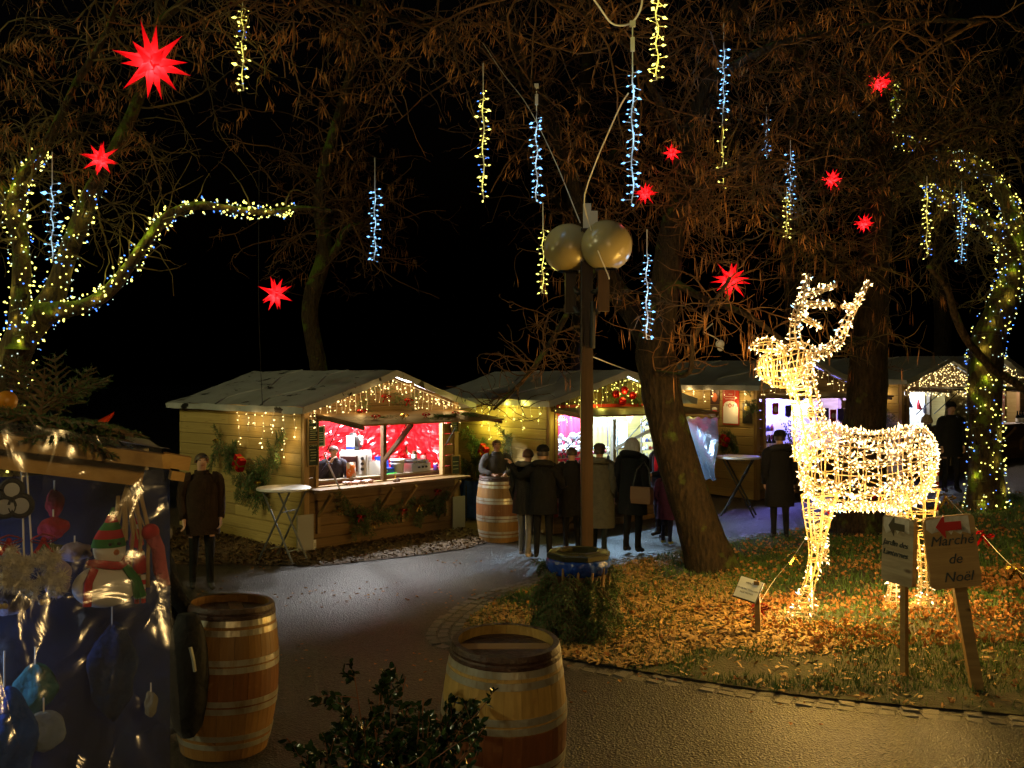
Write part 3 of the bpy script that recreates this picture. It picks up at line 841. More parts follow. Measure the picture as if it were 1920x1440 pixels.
def sheet_thing(S, name, label, cat, mb, m, at_):
    t = thing(name, label, cat, S.w(*at_), S.a)
    V = [v - np.array(at_) for v in mb.V]; mb.V = V
    me = mb.mesh(name); o = put('sheet', me, m, t)
    return t
# --- stall 1
sheet_thing(S1, 'foil_backdrop', 'crumpled red foil hung across the back of the crepe stall', 'foil sheet', crumple(S1, .1, 3.2, .9, 2.15, 1.35, .16, 2.6, seed=2.0), M_FOIL, (1.65, 1.35, .9))
sheet_thing(S1, 'foil_backdrop', 'crumpled red foil lining the right inner wall of the crepe stall', 'foil sheet', crumple(S1, .06, 1.3, .9, 2.15, 3.24, .12, 2.6, axis=1, nu=24, seed=7.0), M_FOIL, (3.2, .7, .9))
stall_lamp(S1, 'white tube lamp under the roof of the crepe stall', 1.65, .45, 2.36, 620, (1.0, .97, .94), 3, 1.9)
it = in_stall(S1, 'serving_table', 'brown glittery serving table inside the crepe stall', 'table', (1.7, .42, .05))
part('top', MB().box((0, 0, 1.03), (2.9, .62, .03)), M_GREYW, it)
part('cloth', MB().box((0, -.30, .86), (2.86, .012, .32)), pbr('brown_glitter_cloth', (.10, .035, .03), .45, .2, (.22, .10, .09), 60.0), it)
for sx in (-1.4, 1.4):
    for sy in (-.25, .25): part('leg', MB().box((sx, sy, .5), (.05, .05, 1.0)), M_BEAM, it)
TZ = 1.096
def L1(px, py, y): v = S1.loc(S1.on_front(px, py, y)); return v
# oven
t = in_stall(S1, 'toaster_oven', 'white toaster oven with three black knobs beside the vendor', 'oven', (1.42, .55, TZ), R(-52))
b = MB(); sec = []
for x in (-.24, .24):
    sec.append([(x, -.17, 0), (x, .17, 0), (x, .17, .36), (x, .13, .41), (x, -.13, .41), (x, -.17, .36)])
b.loft(sec, caps=True); part('body', b, M_WHITE, t)
part('door', MB().box((-.07, -.18, .2), (.3, .014, .27)), pbr('oven_glass', (.06, .02, .015), .15), t)
part('handle', MB().tube([(-.2, -.21, .33), (.06, -.21, .33)], .01, 6), M_STEEL, t)
part('control_panel', MB().box((.165, -.178, .2), (.12, .01, .36)), M_WHITE, t)
for z in (.29, .2, .11): part('knob', MB().lathe([(0, 0), (.03, 0), (.026, .025), (0, .025)], 12, (.165, -.184, z), Matrix.Rotation(R(90), 3, 'X')), M_BLACK, t)
for k in range(9): part('vent', MB().box((.245, 0, .1 + k * .026), (.006, .24, .008)), pbr('light_grey_plastic', (.55, .55, .55), .5), t)
t = in_stall(S1, 'storage_jar', 'tall white box standing on top of the toaster oven', 'box', (1.33, .58, TZ + .412), R(-52))
part('box', MB().box((0, 0, .13), (.12, .1, .26)), M_PAPER, t); part('band', MB().box((0, 0, .05), (.124, .104, .04)), pbr('blue_print', (.02, .06, .45), .5), t)
t = in_stall(S1, 'travel_mug', 'red and white travel mug standing on the toaster oven', 'mug', (1.56, .62, TZ + .412))
part('cup', MB().lathe([(0, 0), (.042, 0), (.05, .12), (.052, .2)], 16), M_REDGL, t)
part('sleeve', MB().lathe([(.0495, .09), (.054, .2), (.054, .205)], 16), M_WHITE, t)
part('lid', MB().lathe([(.056, .2), (.056, .225), (.045, .24), (0, .24)], 16), M_WHITE, t)
part('belt', MB().lathe([(.046, .05), (.0485, .075)], 16), M_BLACK, t)
t = in_stall(S1, 'leather_bag', 'dark leather bag slumped on the toaster oven', 'bag', (1.44, .66, TZ + .412), R(-30))
part('bag', MB().lathe([(0, 0), (.12, 0), (.13, .08), (.10, .22), (.05, .3), (0, .31)], 12), pbr('black_leather', (.012, .012, .013), .3), t, smooth=True)
part('strap', MB().tube([(.1, 0, .1), (.16, -.05, .2), (.08, -.03, .33), (0, 0, .3)], .008, 5), M_BLACK, t)
t = in_stall(S1, 'price_card', 'white price card leaning beside the oven', 'card', (1.60, .26, TZ), R(-15))
part('card', MB().box((0, .03, .12), (.24, .008, .24), Matrix.Rotation(R(-16), 3, 'X')), M_PAPER, t)
for k in range(6): part('line', MB().box((0.0, .011 + k * .008, .05 + k * .028), (.18, .003, .006), Matrix.Rotation(R(-16), 3, 'X')), M_INK, t)
t = in_stall(S1, 'water_bottle', 'clear plastic water bottle with blue label', 'bottle', (1.76, .42, TZ))
part('body', MB().lathe([(0, 0), (.034, 0), (.036, .02), (.034, .08), (.036, .14), (.03, .18), (.014, .205), (.014, .22)], 14), pbr('clear_pet', (.75, .8, .85), .1, trans=.7), t, smooth=True)
part('label', MB().lathe([(.0375, .085), (.0375, .14)], 14), pbr('blue_label', (.03, .1, .6), .4), t); part('cap', MB().lathe([(.017, .215), (.017, .235), (0, .236)], 10), M_WHITE, t)
t = in_stall(S1, 'cash_box', 'open blue metal cash box behind the counter', 'cash box', (1.86, .3, TZ), R(-8))
M_BLUE = pbr('blue_enamel', (.01, .05, .42), .35)
part('tray', MB().box((0, 0, .05), (.26, .2, .10)), M_BLUE, t); part('lid', MB().box((0, .11, .2), (.26, .015, .2), Matrix.Rotation(R(-12), 3, 'X')), M_BLUE, t)
part('lock', MB().lathe([(0, 0), (.014, 0), (.014, .01), (0, .01)], 10, (-.02, -.101, .06), Matrix.Rotation(R(90), 3, 'X')), M_STEEL, t)
t = in_stall(S1, 'spatula', 'bright green spatula lying before the cash box', 'spatula', (1.84, .14, TZ))
part('blade', MB().box((-.03, 0, .012), (.14, .04, .006)), pbr('lime_plastic', (.05, .7, .06), .4), t); part('handle', MB().tube([(.04, 0, .012), (.16, .01, .016)], .008, 6), MATS['lime_plastic'], t)
t = in_stall(S1, 'batter_bucket', 'white batter bucket beside the crepe maker', 'bucket', (2.12, .28, TZ - .03))
part('pail', MB().lathe([(0, 0), (.105, 0), (.125, .24), (.13, .24), (.13, .27), (.12, .27), (.11, .02), (0, .02)], 20), M_WHITE, t, smooth=True)
part('rim', MB().lathe([(.131, .19), (.135, .19), (.135, .205), (.131, .205)], 20), M_WHITE, t); part('ladle', MB().tube([(.05, .02, .1), (.1, .06, .3)], .008, 6), M_BEAM, t)
t = in_stall(S1, 'crepe_maker', 'stainless steel crepe maker with round black plate', 'crepe maker', (2.56, .36, TZ - .03))
part('body', MB().box((0, 0, .1), (.44, .42, .16)), M_STEEL, t); part('drip_tray', MB().box((-.02, -.22, .045), (.36, .03, .02)), M_STEEL, t)
part('plate', MB().lathe([(0, .2), (.22, .2), (.225, .22), (.22, .235), (0, .235)], 28), M_BLACK, t)
for x in (-.06, .03, .11): part('knob', MB().lathe([(0, 0), (.022, 0), (.018, .025), (0, .025)], 10, (x, -.212, .11), Matrix.Rotation(R(90), 3, 'X')), M_BLACK, t)
part('foil_rim', crumple(S1, -.2, .16, .175, .235, -.215, .03, 14, nu=14, nv=4), M_SILVER, t)
def jar(S, label, loc, r, h, mbody, mlid, mlabel=None, cat='jar', name='jar'):
    t = in_stall(S, name, label, cat, loc)
    part('glass', MB().lathe([(0, 0), (r * .95, 0), (r, .01), (r, h * .75), (r * .8, h * .85), (r * .8, h * .87)], 16), mbody, t, smooth=True)
    part('lid', MB().lathe([(r * .86, h * .86), (r * .86, h), (0, h)], 16), mlid, t)
    if mlabel: part('label', MB().lathe([(r * 1.015, h * .15), (r * 1.015, h * .6)], 16), mlabel, t)
    return t
jar(S1, 'squat brown spread jar on the crepe plate', (2.56, .34, TZ + .207), .05, .15, pbr('cocoa', (.05, .018, .008), .25), pbr('brown_lid', (.07, .03, .012), .4), M_PAPER)
jar(S1, 'tall patterned tin in the right corner of the crepe stall', (2.92, .5, TZ), .06, .3, pbr('pink_pattern', (.5, .25, .22), .35, 0, (.28, .02, .02), 30.0), M_REDGL)
jar(S1, 'small purple jar with white lid at the right window post', (2.88, .12, TZ), .045, .13, pbr('purple_jam', (.09, .03, .25), .3), M_WHITE)
t = in_stall(S1, 'checked_cloth', 'red and white checked cloth over the window sill', 'cloth', (1.02, -.02, .98))
def chk():
    m = bpy.data.materials.new('red_check'); nt, N, L, b = nodes_of(m); c = N.new('ShaderNodeTexChecker'); c.inputs['Scale'].default_value = 40
    c.inputs[1].default_value = (.7, .65, .62, 1); c.inputs[2].default_value = (.5, .12, .1, 1); tc = N.new('ShaderNodeTexCoord'); L.new(tc.outputs['Object'], c.inputs[0]); L.new(c.outputs[0], b.inputs['Base Color']); b.inputs['Roughness'].default_value = .8
    return m
part('cloth', MB().grid(lambda u, v: (-.26 + .52 * u, .06 - .14 * min(1, v * 2) - .02 * math.sin(u * 20), .075 + .008 * math.sin(u * 14) - max(0, v - .5) * .16), 20, 8), chk(), t, smooth=True)
t = in_stall(S1, 'cone_decoration', 'small pine cone decoration on the counter shelf', 'decoration', (1.68, -.2, .99))
b = MB()
for k in range(5):
    c = (random.uniform(-.1, .12), random.uniform(-.05, .05), .03)
    b.lathe([(0, -.035), (.028, -.02), (.034, 0), (.024, .025), (0, .05)], 8, c)
part('cones', b, pbr('pine_cone', (.09, .05, .025), .7), t); part('candle', MB().lathe([(0, 0), (.012, 0), (.012, .09), (0, .1)], 8, (0, 0, .03)), M_GOLD, t)
# chalk menus and notices
def notice(name, label, cat, p, n, w, h, m, rows=0, rowm=None, frame=None, group=None, head=None, headm=None):
    """a flat card at p facing n"""
    n = Vector(n); rz = math.atan2(n.y, n.x) + math.pi / 2
    t = thing(name, label, cat, p, rz, group)
    part('panel', MB().box((0, .006, 0), (w, .012, h)), m, t)
    if frame:
        for sx in (-1, 1): part('frame', MB().box((sx * w / 2, -.002, 0), (.018, .03, h + .02)), frame, t)
        for sz in (-1, 1): part('frame', MB().box((0, -.003, sz * h / 2), (w, .03, .018)), frame, t)
    for k in range(rows):
        ww = w * random.uniform(.45, .75)
        part('line', MB().box((random.uniform(-.05, .05) * w, -.003, h * (.18 - .58 * k / rows)), (ww, .004, h * .022)), rowm, t)
    if head: text(head, h * .13, headm or rowm, t, (0, -.004, h * .36), (R(90), 0, 0), .001, .2)
    return t
M_CHALK = pbr('chalk', (.5, .55, .3), .9); M_GLITR = pbr('red_print', (.55, .02, .02), .6)
notice('menu_board', 'upper black chalk menu left of the crepe stall window', 'menu board', S1.on_front(587, 809, -.05), S1.n_front(), .19, .40, M_CHALKB, 7, M_CHALK, M_BEAM, head='Crêpes', headm=M_CHALK)
notice('menu_board', 'lower black chalk menu left of the crepe stall window', 'menu board', S1.on_front(587, 851, -.05), S1.n_front(), .19, .38, M_CHALKB, 5, M_CHALK, M_BEAM, head='Crêpes', headm=M_CHALK)
notice('menu_board', 'green menu card hanging inside the crepe stall window', 'menu card', S1.on_front(602, 818, .12), S1.n_front(), .12, .32, pbr('menu_green', (.01, .09, .04), .5), 5, M_PAPER, M_PAPER)
notice('menu_board', 'small green board at top right of the crepe stall window', 'menu board', S1.on_front(853, 800, -.04), S1.n_front(), .17, .2, M_CHALKB, 3, M_CHALK, M_BEAM)
notice('menu_board', 'black chalk board low right of the crepe stall window', 'menu board', S1.on_front(854, 872, -.04), S1.n_front(), .2, .34, M_CHALKB, 3, M_CHALK, M_BEAM)
for px, py, nn in ((588, 1022, 'left foot'), (853, 984, 'right foot')):
    t = notice('power_socket_sign', 'small white stall number plate at the %s of the crepe stall' % nn, 'plate', S1.on_front(px, py, -.02), S1.n_front(), .10, .16, M_PAPER)
    text('61', .09, M_INK, t, (0, -.005, 0), (R(90), 0, 0), .001)
# posts, braces and struts of the shutter belong to the stall
def brace(S, a, b, w, m, name='brace'): return part(name, MB().bar(a, b, w, w), m, S.root)
part('window_post', MB().box((1.59, 0, 1.5), (.07, .085, .96)), M_DARKW, S1.root)
brace(S1, (1.56, -.05, 1.36), (1.56, -.78, 2.0), .06, M_DARKW)
for x in (.36, 1.75, 2.95):
    part('gas_strut', MB().tube([(x, -.03, 1.5), (x + .05, -.38, 2.02)], .008, 6), M_BLACK, S1.root)
part('support_rod', MB().tube([(.33, -.06, 1.55), (.42, -.37, 1.0)], .014, 8), M_STEEL, S1.root)
for S_, nm in ((S1, 0),):
    for x in (0, S_.W):
        part('foot_board', MB().box((x, -.03, .3), (.30, .03, .6)), pbr('pale_board', (.35, .36, .34), .6), S_.root)
# --- greenery on stall 1
def swag(S, face, pts, n, L, label, droop=.35, nl=.045, nw=.011, spacing=.009, cat='fir garland', name='fir_swag'):
    """fir branches fixed along a line of picture points on a wall of the stall"""
    pos = [(S.on_left(x, y, .06) if face == 'left' else S.on_front(x, y, -.07)) for x, y in pts]
    nr = S.n_left() if face == 'left' else S.n_front(); side = nr.cross(Vector((0, 0, 1)))
    Q = resample(pos, n * 2); st = []
    for q in Q:
        a = random.uniform(0, 6.283)
        d = side * math.cos(a) + Vector((0, 0, 1)) * math.sin(a) + nr * .25
        st += fir_stems(q, d, L * random.uniform(.6, 1.1), nr, droop, .05)
    return greenery(name, label, cat, tuple(pos[0]), st, spacing, nl, nw)
swag(S1, 'left', [(410, 825), (430, 850), (455, 880), (480, 900)], 9, .55, 'dark fir swag on the side wall of the crepe stall')
swag(S1, 'left', [(515, 835), (505, 870), (490, 905), (478, 940)], 8, .5, 'right arm of the fir swag above the grey bistro table')
swag(S1, 'front', [(640, 965), (680, 968), (715, 975)], 8, .45, 'fir swag under the counter left half of the crepe stall')
swag(S1, 'front', [(770, 945), (800, 950), (825, 945)], 8, .42, 'fir swag under the counter right half of the crepe stall')
def present(p, s, label, face):
    t = thing('gift_parcel', label, 'gift parcel', p, rot=(0, R(28), math.atan2(face.y, face.x) + math.pi / 2))
    part('box', MB().box((0, 0, 0), (s, s * .5, s)), M_REDGL, t)
    part('ribbon', MB().box((0, 0, 0), (s * .14, s * .52, s * 1.02)).box((0, 0, 0), (s * 1.02, s * .53, s * .14)), M_GOLD, t)
    part('bow', bow_mb((0, -s * .28, -s * .35), s * .3), M_GOLD, t)
    return t
present(S1.on_left(448, 868, .22), .22, 'shiny red gift parcel hung in the crepe stall side swag', S1.n_left())
def wall_bow(S, face, px, py, s, m, label):
    p = S.on_left(px, py, .2) if face == 'left' else S.on_front(px, py, -.2)
    return single('ribbon_bow', bow_mb(p, s, S.n_left() if face == 'left' else S.n_front()), m, label, 'bow')
wall_bow(S1, 'left', 406, 826, .08, M_GOLD, 'gold bow at the top left of the side swag')
wall_bow(S1, 'left', 484, 905, .09, M_GOLD, 'gold bow just above the grey bistro table')
wall_bow(S1, 'front', 638, 957, .08, M_GOLD, 'gold bow under the left end of the counter')
wall_bow(S1, 'front', 676, 968, .09, M_REDGL, 'red bow in the left swag under the counter')
wall_bow(S1, 'front', 700, 983, .06, M_GOLD, 'small gold bow low in the left swag under the counter')
wall_bow(S1, 'front', 757, 956, .07, M_REDGL, 'red bow left of the right swag under the counter')
wall_bow(S1, 'front', 786, 948, .10, M_GOLD, 'gold bow in the right swag under the counter')
wall_bow(S1, 'front', 820, 920, .08, M_REDGL, 'red bow right under the counter end')
# greenery lying on the shutter and in the gable
def roof_sprays(S, label, xs_, ys_, z, n, L, red=(), gold=()):
    st = []
    nr = S.n_front(); u = S.M.to_3x3() @ Vector((1, 0, 0))
    for k in range(n):
        p = S.w(random.uniform(*xs_), random.uniform(*ys_), z + random.uniform(0, .05))
        a = random.uniform(-.6, .6) + (0 if k % 2 else math.pi)
        d = u * math.cos(a) + nr * math.sin(a) + Vector((0, 0, .12)); st += fir_stems(p, d, L * random.uniform(.7, 1.1), (0, 0, 1), .2, .06)
    return greenery('fir_spray', label, 'fir spray', tuple(S.w(sum(xs_) / 2, sum(ys_) / 2, z)), st, .009, .045, .011)
roof_sprays(S1, 'fir spray lying on the left half of the crepe stall shutter', (.75, 1.75), (-1.1, -.7), 2.05, 8, .4)
roof_sprays(S1, 'fir spray lying on the right half of the crepe stall shutter', (2.1, 2.9), (-1.0, -.5), 2.1, 8, .4)
for x, y, m_, l_ in ((.75, -.85, M_REDGL, 'red bow at the left end of the shutter'), (1.25, -.95, M_GOLD, 'gold bow in the middle of the left shutter spray'), (1.75, -.9, M_REDGL, 'red bow near the middle of the shutter'), (2.55, -.75, M_REDGL, 'red bow on the right shutter spray')):
    single('ribbon_bow', bow_mb(S1.w(x, y, 2.16), .09, S1.n_front()), m_, l_, 'bow')
def gable_green(S, label, x0, x1, n, L, zz, y=-.06):
    st = []; nr = S.n_front(); side = nr.cross(Vector((0, 0, 1)))
    for k in range(n):
        u = (k + .5) / n; x = x0 + (x1 - x0) * u; p = S.w(x, y, zz(u)); a = random.uniform(0, 6.28)
        st += fir_stems(p, side * math.cos(a) + Vector((0, 0, 1)) * math.sin(a) + nr * .2, L * random.uniform(.6, 1.1), nr, .3, .06)
    return greenery('fir_wreath', label, 'fir wreath', tuple(S.w((x0 + x1) / 2, y, 2.1)), st, .009, .045, .011)
gable_green(S1, 'fir swag in the gable of the crepe stall', .9, 2.2, 12, .3, lambda u: 2.22 + .3 * math.sin(math.pi * u))
for x, z, l_ in ((1.0, 2.22, 'red bow left in the crepe stall gable'), (1.5, 2.45, 'red bow in the middle of the crepe stall gable'), (2.0, 2.38, 'red bow right in the crepe stall gable')):
    single('ribbon_bow', bow_mb(S1.w(x, -.16, z), .10, S1.n_front()), M_REDGL, l_, 'bow')
# light curtains
def eave_tops(S, side, n, t0=0.0, t1=1.0, y0=0.0, y1=1.0):
    out = []
    for i in range(n):
        u = (i + .5) / n
        if side == 'left': out.append(S.w(-.06, S.D * (y0 + (y1 - y0) * u), S.H - .08))
        else:
            x = S.W * (t0 + (t1 - t0) * u); z = S.H + (S.ridge - S.H) * (1 - abs(x - S.W / 2) / (S.W / 2)); out.append(S.w(x, -.12, z - .10))
    return out
def rl(n, a, b): return [random.uniform(a, b) for _ in range(n)]
curtain('warm icicle lights on the side wall eave of the crepe stall', eave_tops(S1, 'left', 7, y0=.02, y1=.5), [.45, .75, .45, .62, .35, .40, .65], cols=B_WARM, power=2.2, out=S1.n_left() * .15, nl=5)
curtain('warm icicle lights along the gable of the crepe stall', eave_tops(S1, 'front', 34), [.12 + .42 * random.random() * (1 if 7 < i < 28 else .8) for i in range(34)], power=2.6, out=S1.n_front() * .14, nl=9)
curtain('yellow icicle lights on the side eave of the curtained stall', eave_tops(S2, 'left', 9, y0=.02, y1=.62), rl(9, .25, .75), cols=B_YEL, power=4.5, lampcol=YEL, out=S2.n_left() * .16, nl=6)
curtain('yellow icicle lights along the gable of the curtained stall', eave_tops(S2, 'front', 30), rl(30, .15, .5), cols=B_YEL, power=3.0, lampcol=YEL, out=S2.n_front() * .14, nl=7)
curtain('warm icicle lights on the side wall with posters', eave_tops(S3, 'left', 9, y0=.02, y1=.7), rl(9, .15, .5), power=3.2, lampcol=WARM, out=S3.n_left() * .16, nl=6)
curtain('warm icicle lights along the gable behind deer head', eave_tops(S3, 'front', 18), rl(18, .15, .35), power=.7, lampcol=WARM, out=S3.n_front() * .14, nl=4)
curtain('warm icicle lights on the side eave left of the dark trunk', eave_tops(S4, 'left', 9, y0=.05, y1=.75), rl(9, .12, .42), power=3.2, lampcol=WARM, out=S4.n_left() * .16, nl=5)
curtain('dense net of lights covering the gable behind the deer', eave_tops(S4, 'front', 40), [max(.12, (2.32 + .5 * (1 - abs((i + .5) / 40 - .5) * 2) - 2.02)) for i in range(40)], power=.7, lampcol=(1, .8, .4), out=S4.n_front() * .14, nl=6)
curtain('dense net of lights on the gable at the right picture edge', eave_tops(S5, 'front', 34), [max(.12, (2.3 + .45 * (1 - abs((i + .5) / 34 - .5) * 2) - 2.02)) for i in range(34)], power=.7, lampcol=(1, .8, .4), out=S5.n_front() * .14, nl=5)
# --- stall 2
M_CURT = pbr('red_curtain', (.60, .015, .06), .6)
sheet_thing(S2, 'curtain', 'red curtain hung across the left back of the second stall', 'curtain', MB().grid(lambda u, v: (.08 + 1.55 * u, 1.0 + .04 * math.sin(u * 40), .7 + 1.45 * v), 60, 4), M_CURT, (.8, 1.0, .7))
sheet_thing(S2, 'curtain', 'narrow red curtain at the left front post of the second stall', 'curtain', MB().grid(lambda u, v: (.07 + .12 * u, -.01 + .015 * math.sin(u * 20), .3 + 1.8 * v), 8, 4), pbr('orange_red_curtain', (.5, .05, .015), .7), (.12, 0, .3))
sheet_thing(S2, 'board_wall', 'pale board wall inside the right half of the second stall', 'board wall', MB().box((2.35, 1.0, 1.3), (1.4, .03, 1.7)), M_PINEX, (2.35, 1.0, .45))
stall_lamp(S2, 'cold white tube lamp under the roof of the second stall', 1.55, .4, 2.34, 700, (.46, .74, 1.0), 3, 1.9)
stall_lamp(S2, 'short cold lamp at the left end of the second stall', .35, .3, 2.0, 30, (.72, .86, 1.0), 1, .4)
def rack(S, label, x0, x1, y, z0, z1, rows, cols, cat='display rack'):
    t = in_stall(S, 'display_rack', label, cat, ((x0 + x1) / 2, y, z0)); w = x1 - x0; h = z1 - z0
    part('frame', MB().tube([(-w / 2, 0, 0), (-w / 2, 0, h), (w / 2, 0, h), (w / 2, 0, 0)], .012, 5), M_STEEL, t)
    cl = [(.6, .6, .62), (.05, .05, .06), (.4, .08, .1), (.1, .12, .3), (.5, .42, .3), (.75, .75, .78)]
    for r_ in range(rows):
        z = h * (r_ + .15) / rows
        part('shelf', MB().box((0, -.02, z), (w, .12, .008)), M_STEEL, t)
        for c_ in range(cols):
            cc = random.choice(cl); x = -w / 2 + w * (c_ + .5) / cols; hh = h / rows * random.uniform(.4, .75)
            part('trinket', MB().lathe([(0, 0), (w / cols * .33, 0), (w / cols * .36, hh * .5), (w / cols * .18, hh * .8), (0, hh)], 8, (x, -.03, z + .005)), pbr('trinket_%d%d' % (int(cc[0] * 99), int(cc[2] * 99)), cc, .3), t)
    return t
rack(S2, 'rack of small shiny trinkets at the left of the second stall', .2, .95, .32, .95, 1.5, 5, 8)
rack(S2, 'rack of small trinkets hidden partly by the lamp post', 1.0, 1.6, .3, .95, 1.45, 4, 7)
rack(S2, 'tall rack of necklaces beside the white notice', 2.62, 2.95, .55, 1.0, 1.95, 6, 4)
t = in_stall(S2, 'glitter_wreath', 'fluffy pale garland behind the trinket racks', 'garland', (1.0, .8, 1.45))
b = MB()
for k in range(90): b.ball((random.uniform(-.5, .5), random.uniform(-.06, .06), random.uniform(-.1, .22)), random.uniform(.03, .07), 6, 4)
part('tinsel', b, pbr('pink_silver_tinsel', (.6, .5, .58), .35), t, kind='stuff')
for x in (1.98, 2.06, 2.14, 2.22):
    b = MB(); b.tube([S2.w(x, .8, 1.98), S2.w(x + .01, .8, 1.2)], .012, 5)
    single('necklace', b, M_SILVER, 'silver chain hanging before the pale boards of the second stall', 'necklace', 'hanging silver chains')
t = notice('paper_notice', 'white paper notice pinned on the pale boards of the second stall', 'notice', S2.w(2.45, .96, 1.62), S2.n_front(), .34, .5, M_PAPER, 4, pbr('blue_ink', (.2, .25, .5), .8))
single('pennant', MB().poly([S2.w(2.15, .5, 2.05), S2.w(2.4, .5, 2.05), S2.w(2.28, .5, 1.85)], .006, tuple(S2.n_front())), pbr('salmon_paper', (.7, .2, .1), .8), 'salmon paper pennant above the white notice', 'pennant')
sheet_thing(S2, 'plastic_curtain', 'shiny silver plastic curtain at the right end of the second stall', 'plastic sheet', crumple(S2, 0, 1.05, .75, 2.1, 3.22, .06, 3.0, axis=1, nu=20, nv=24, seed=3.0), M_SILVER, (3.2, .4, .75))
sheet_thing(S2, 'plastic_curtain', 'loose silver plastic flap hanging from the right shutter end of the second stall', 'plastic sheet', MB().grid(lambda u, v: (3.05 + .10 * math.sin(v * 6 + u * 5) * v, -1.05 + .9 * u, 2.0 - 1.15 * v + .02 * math.sin(u * 25)), 16, 20), pbr('grey_blue_plastic', (.09, .11, .15), .18, .4), (3.05, -.6, .85))
brace(S2, (1.45, -.05, 1.45), (2.15, -.85, 2.02), .06, pbr('pale_brace', (.4, .38, .3), .6))
for x in (.25, 1.5): part('gas_strut', MB().tube([(x, -.03, 1.4), (x + .3, -.55, 2.04)], .009, 6), M_BLACK, S2.root)
part('window_post', MB().box((1.45, 0, 1.5), (.07, .08, .98)), M_GREYW, S2.root)
sheet_thing(S2, 'bunting_cloth', 'red dotted cloth strip above the shutter of the second stall', 'cloth', MB().grid(lambda u, v: (.1 + 2.9 * u, -.075 - .02 * math.sin(u * 31), 2.10 + .17 * v), 50, 3), pbr('red_dot_cloth', (.55, .03, .02), .7, 0, (.6, .3, .2), 40.0, lo=.62, hi=.66), (1.5, -.08, 2.1))
gable_green(S2, 'fir wreath with red baubles in the gable of the second stall', 1.1, 2.0, 12, .28, lambda u: 2.35 + .22 * math.sin(math.pi * u))
for k, (x, z) in enumerate(((1.35, 2.45), (1.55, 2.52), (1.5, 2.32), (1.75, 2.42))):
    b = MB().ball(S2.w(x, -.2, z), .075, 12, 8)
    single('bauble', b, M_REDGL, 'red bauble in the gable wreath of the second stall', 'bauble', 'red baubles in the gable wreath', smooth=True)
swag(S2, 'left', [(905, 820), (890, 850), (880, 880)], 8, .5, 'fir swag on the yellow lit side wall behind the barrel')
swag(S2, 'left', [(950, 815), (955, 840)], 4, .4, 'small fir sprig at the right of the yellow lit wall')
present(S2.on_left(907, 845, .2), .2, 'red gift parcel on the yellow lit side wall', S2.n_left())
wall_bow(S2, 'left', 943, 872, .07, M_GOLD, 'gold bow low on the yellow lit side wall')
# --- stall 3: posters on its side, violet light in front
M_POST = pbr('poster_red', (.50, .035, .015), .5)
def L3(px, py): return S3.on_left(px, py, .035)
t = notice('poster', 'large red poster with a white oval on the side of the third stall', 'poster', L3(1370, 763), S3.n_left(), .46, .76, M_POST)
part('panel', MB().box((0, -.003, -.17), (.42, .006, .36)), M_PAPER, t)
part('oval', MB().poly([(.19 * math.cos(a), -.008, .03 + .10 * math.sin(a)) for a in np.linspace(0, 6.283, 25)[:-1]], .004, (0, 1, 0)), M_PAPER, t)
text('M', .075, M_INK, t, (-.085, -.0095, .03), (R(90), 0, 0), .001); text('UL', .075, M_INK, t, (.085, -.0095, .03), (R(90), 0, 0), .001)
b = MB()
for k in range(16):
    a0, a1 = k / 16 * 6.283, (k + 1) / 16 * 6.283
    b.add([(.045 * math.cos(a0) - .012, -.010, .03 + .045 * math.sin(a0)), (.045 * math.cos(a1) - .012, -.010, .03 + .045 * math.sin(a1)), (.026 * math.cos(a1) - .012, -.010, .03 + .026 * math.sin(a1)), (.026 * math.cos(a0) - .012, -.010, .03 + .026 * math.sin(a0))], None, [[0, 1, 2, 3]])
part('ring', b, M_POST, t)
for k, (z, w_) in enumerate(((.27, .12), (.22, .3), (.17, .3))): part('line', MB().box((0, -.003, z), (w_, .005, .018)), pbr('pink_print', (.75, .45, .4), .7), t)
t = notice('poster', 'dark poster with a round reddish figure at upper left of the red poster', 'poster', L3(1340, 745), S3.n_left(), .26, .30, pbr('dark_print', (.05, .02, .015), .5))
part('figure', MB().ball((0, -.003, 0), (.08, .012, .10), 12, 8), pbr('orange_print', (.45, .12, .04), .6), t)
t = notice('poster', 'poster with a red ball on a white plate at lower left of the red poster', 'poster', L3(1340, 772), S3.n_left(), .26, .30, pbr('dark_print2', (.10, .07, .05), .5))
part('ball', MB().ball((0, -.003, -.02), (.07, .012, .09), 12, 8), M_GLITR, t); part('plate', MB().box((0, -.004, -.1), (.22, .004, .03)), M_PAPER, t); part('cap', MB().ball((0, -.004, .06), (.08, .01, .04), 10, 6), M_PAPER, t)
t = notice('poster', 'dark poster with a yellow glow right of the red poster', 'poster', L3(1401, 775), S3.n_left(), .26, .42, pbr('dark_print3', (.02, .018, .012), .4))
part('glint', MB().ball((0, -.003, .1), (.09, .01, .05), 10, 6), pbr('yellow_print', (.6, .45, .05), .5), t)
swag(S3, 'left', [(1345, 815), (1360, 830), (1385, 835)], 7, .45, 'fir swag below the posters of the third stall')
swag(S3, 'left', [(1408, 745), (1412, 775)], 3, .3, 'small fir sprig at the corner post beside the dark poster')
present(S3.on_left(1358, 826, .2), .2, 'red gift parcel in the swag below the posters', S3.n_left())
wall_bow(S3, 'left', 1340, 808, .09, M_GOLD, 'gold bow above the parcel below the posters')
VIO = (.34, .26, 1.0)
stall_lamp(S3, 'violet tube lamp under the roof of the third stall', 1.5, .35, 2.36, 520, (.26, .24, 1.0), 3, 1.9)
M_PAT = pbr('patterned_paper', (.75, .70, .68), .6, 0, (.55, .10, .12), 14.0, lo=.63, hi=.66)
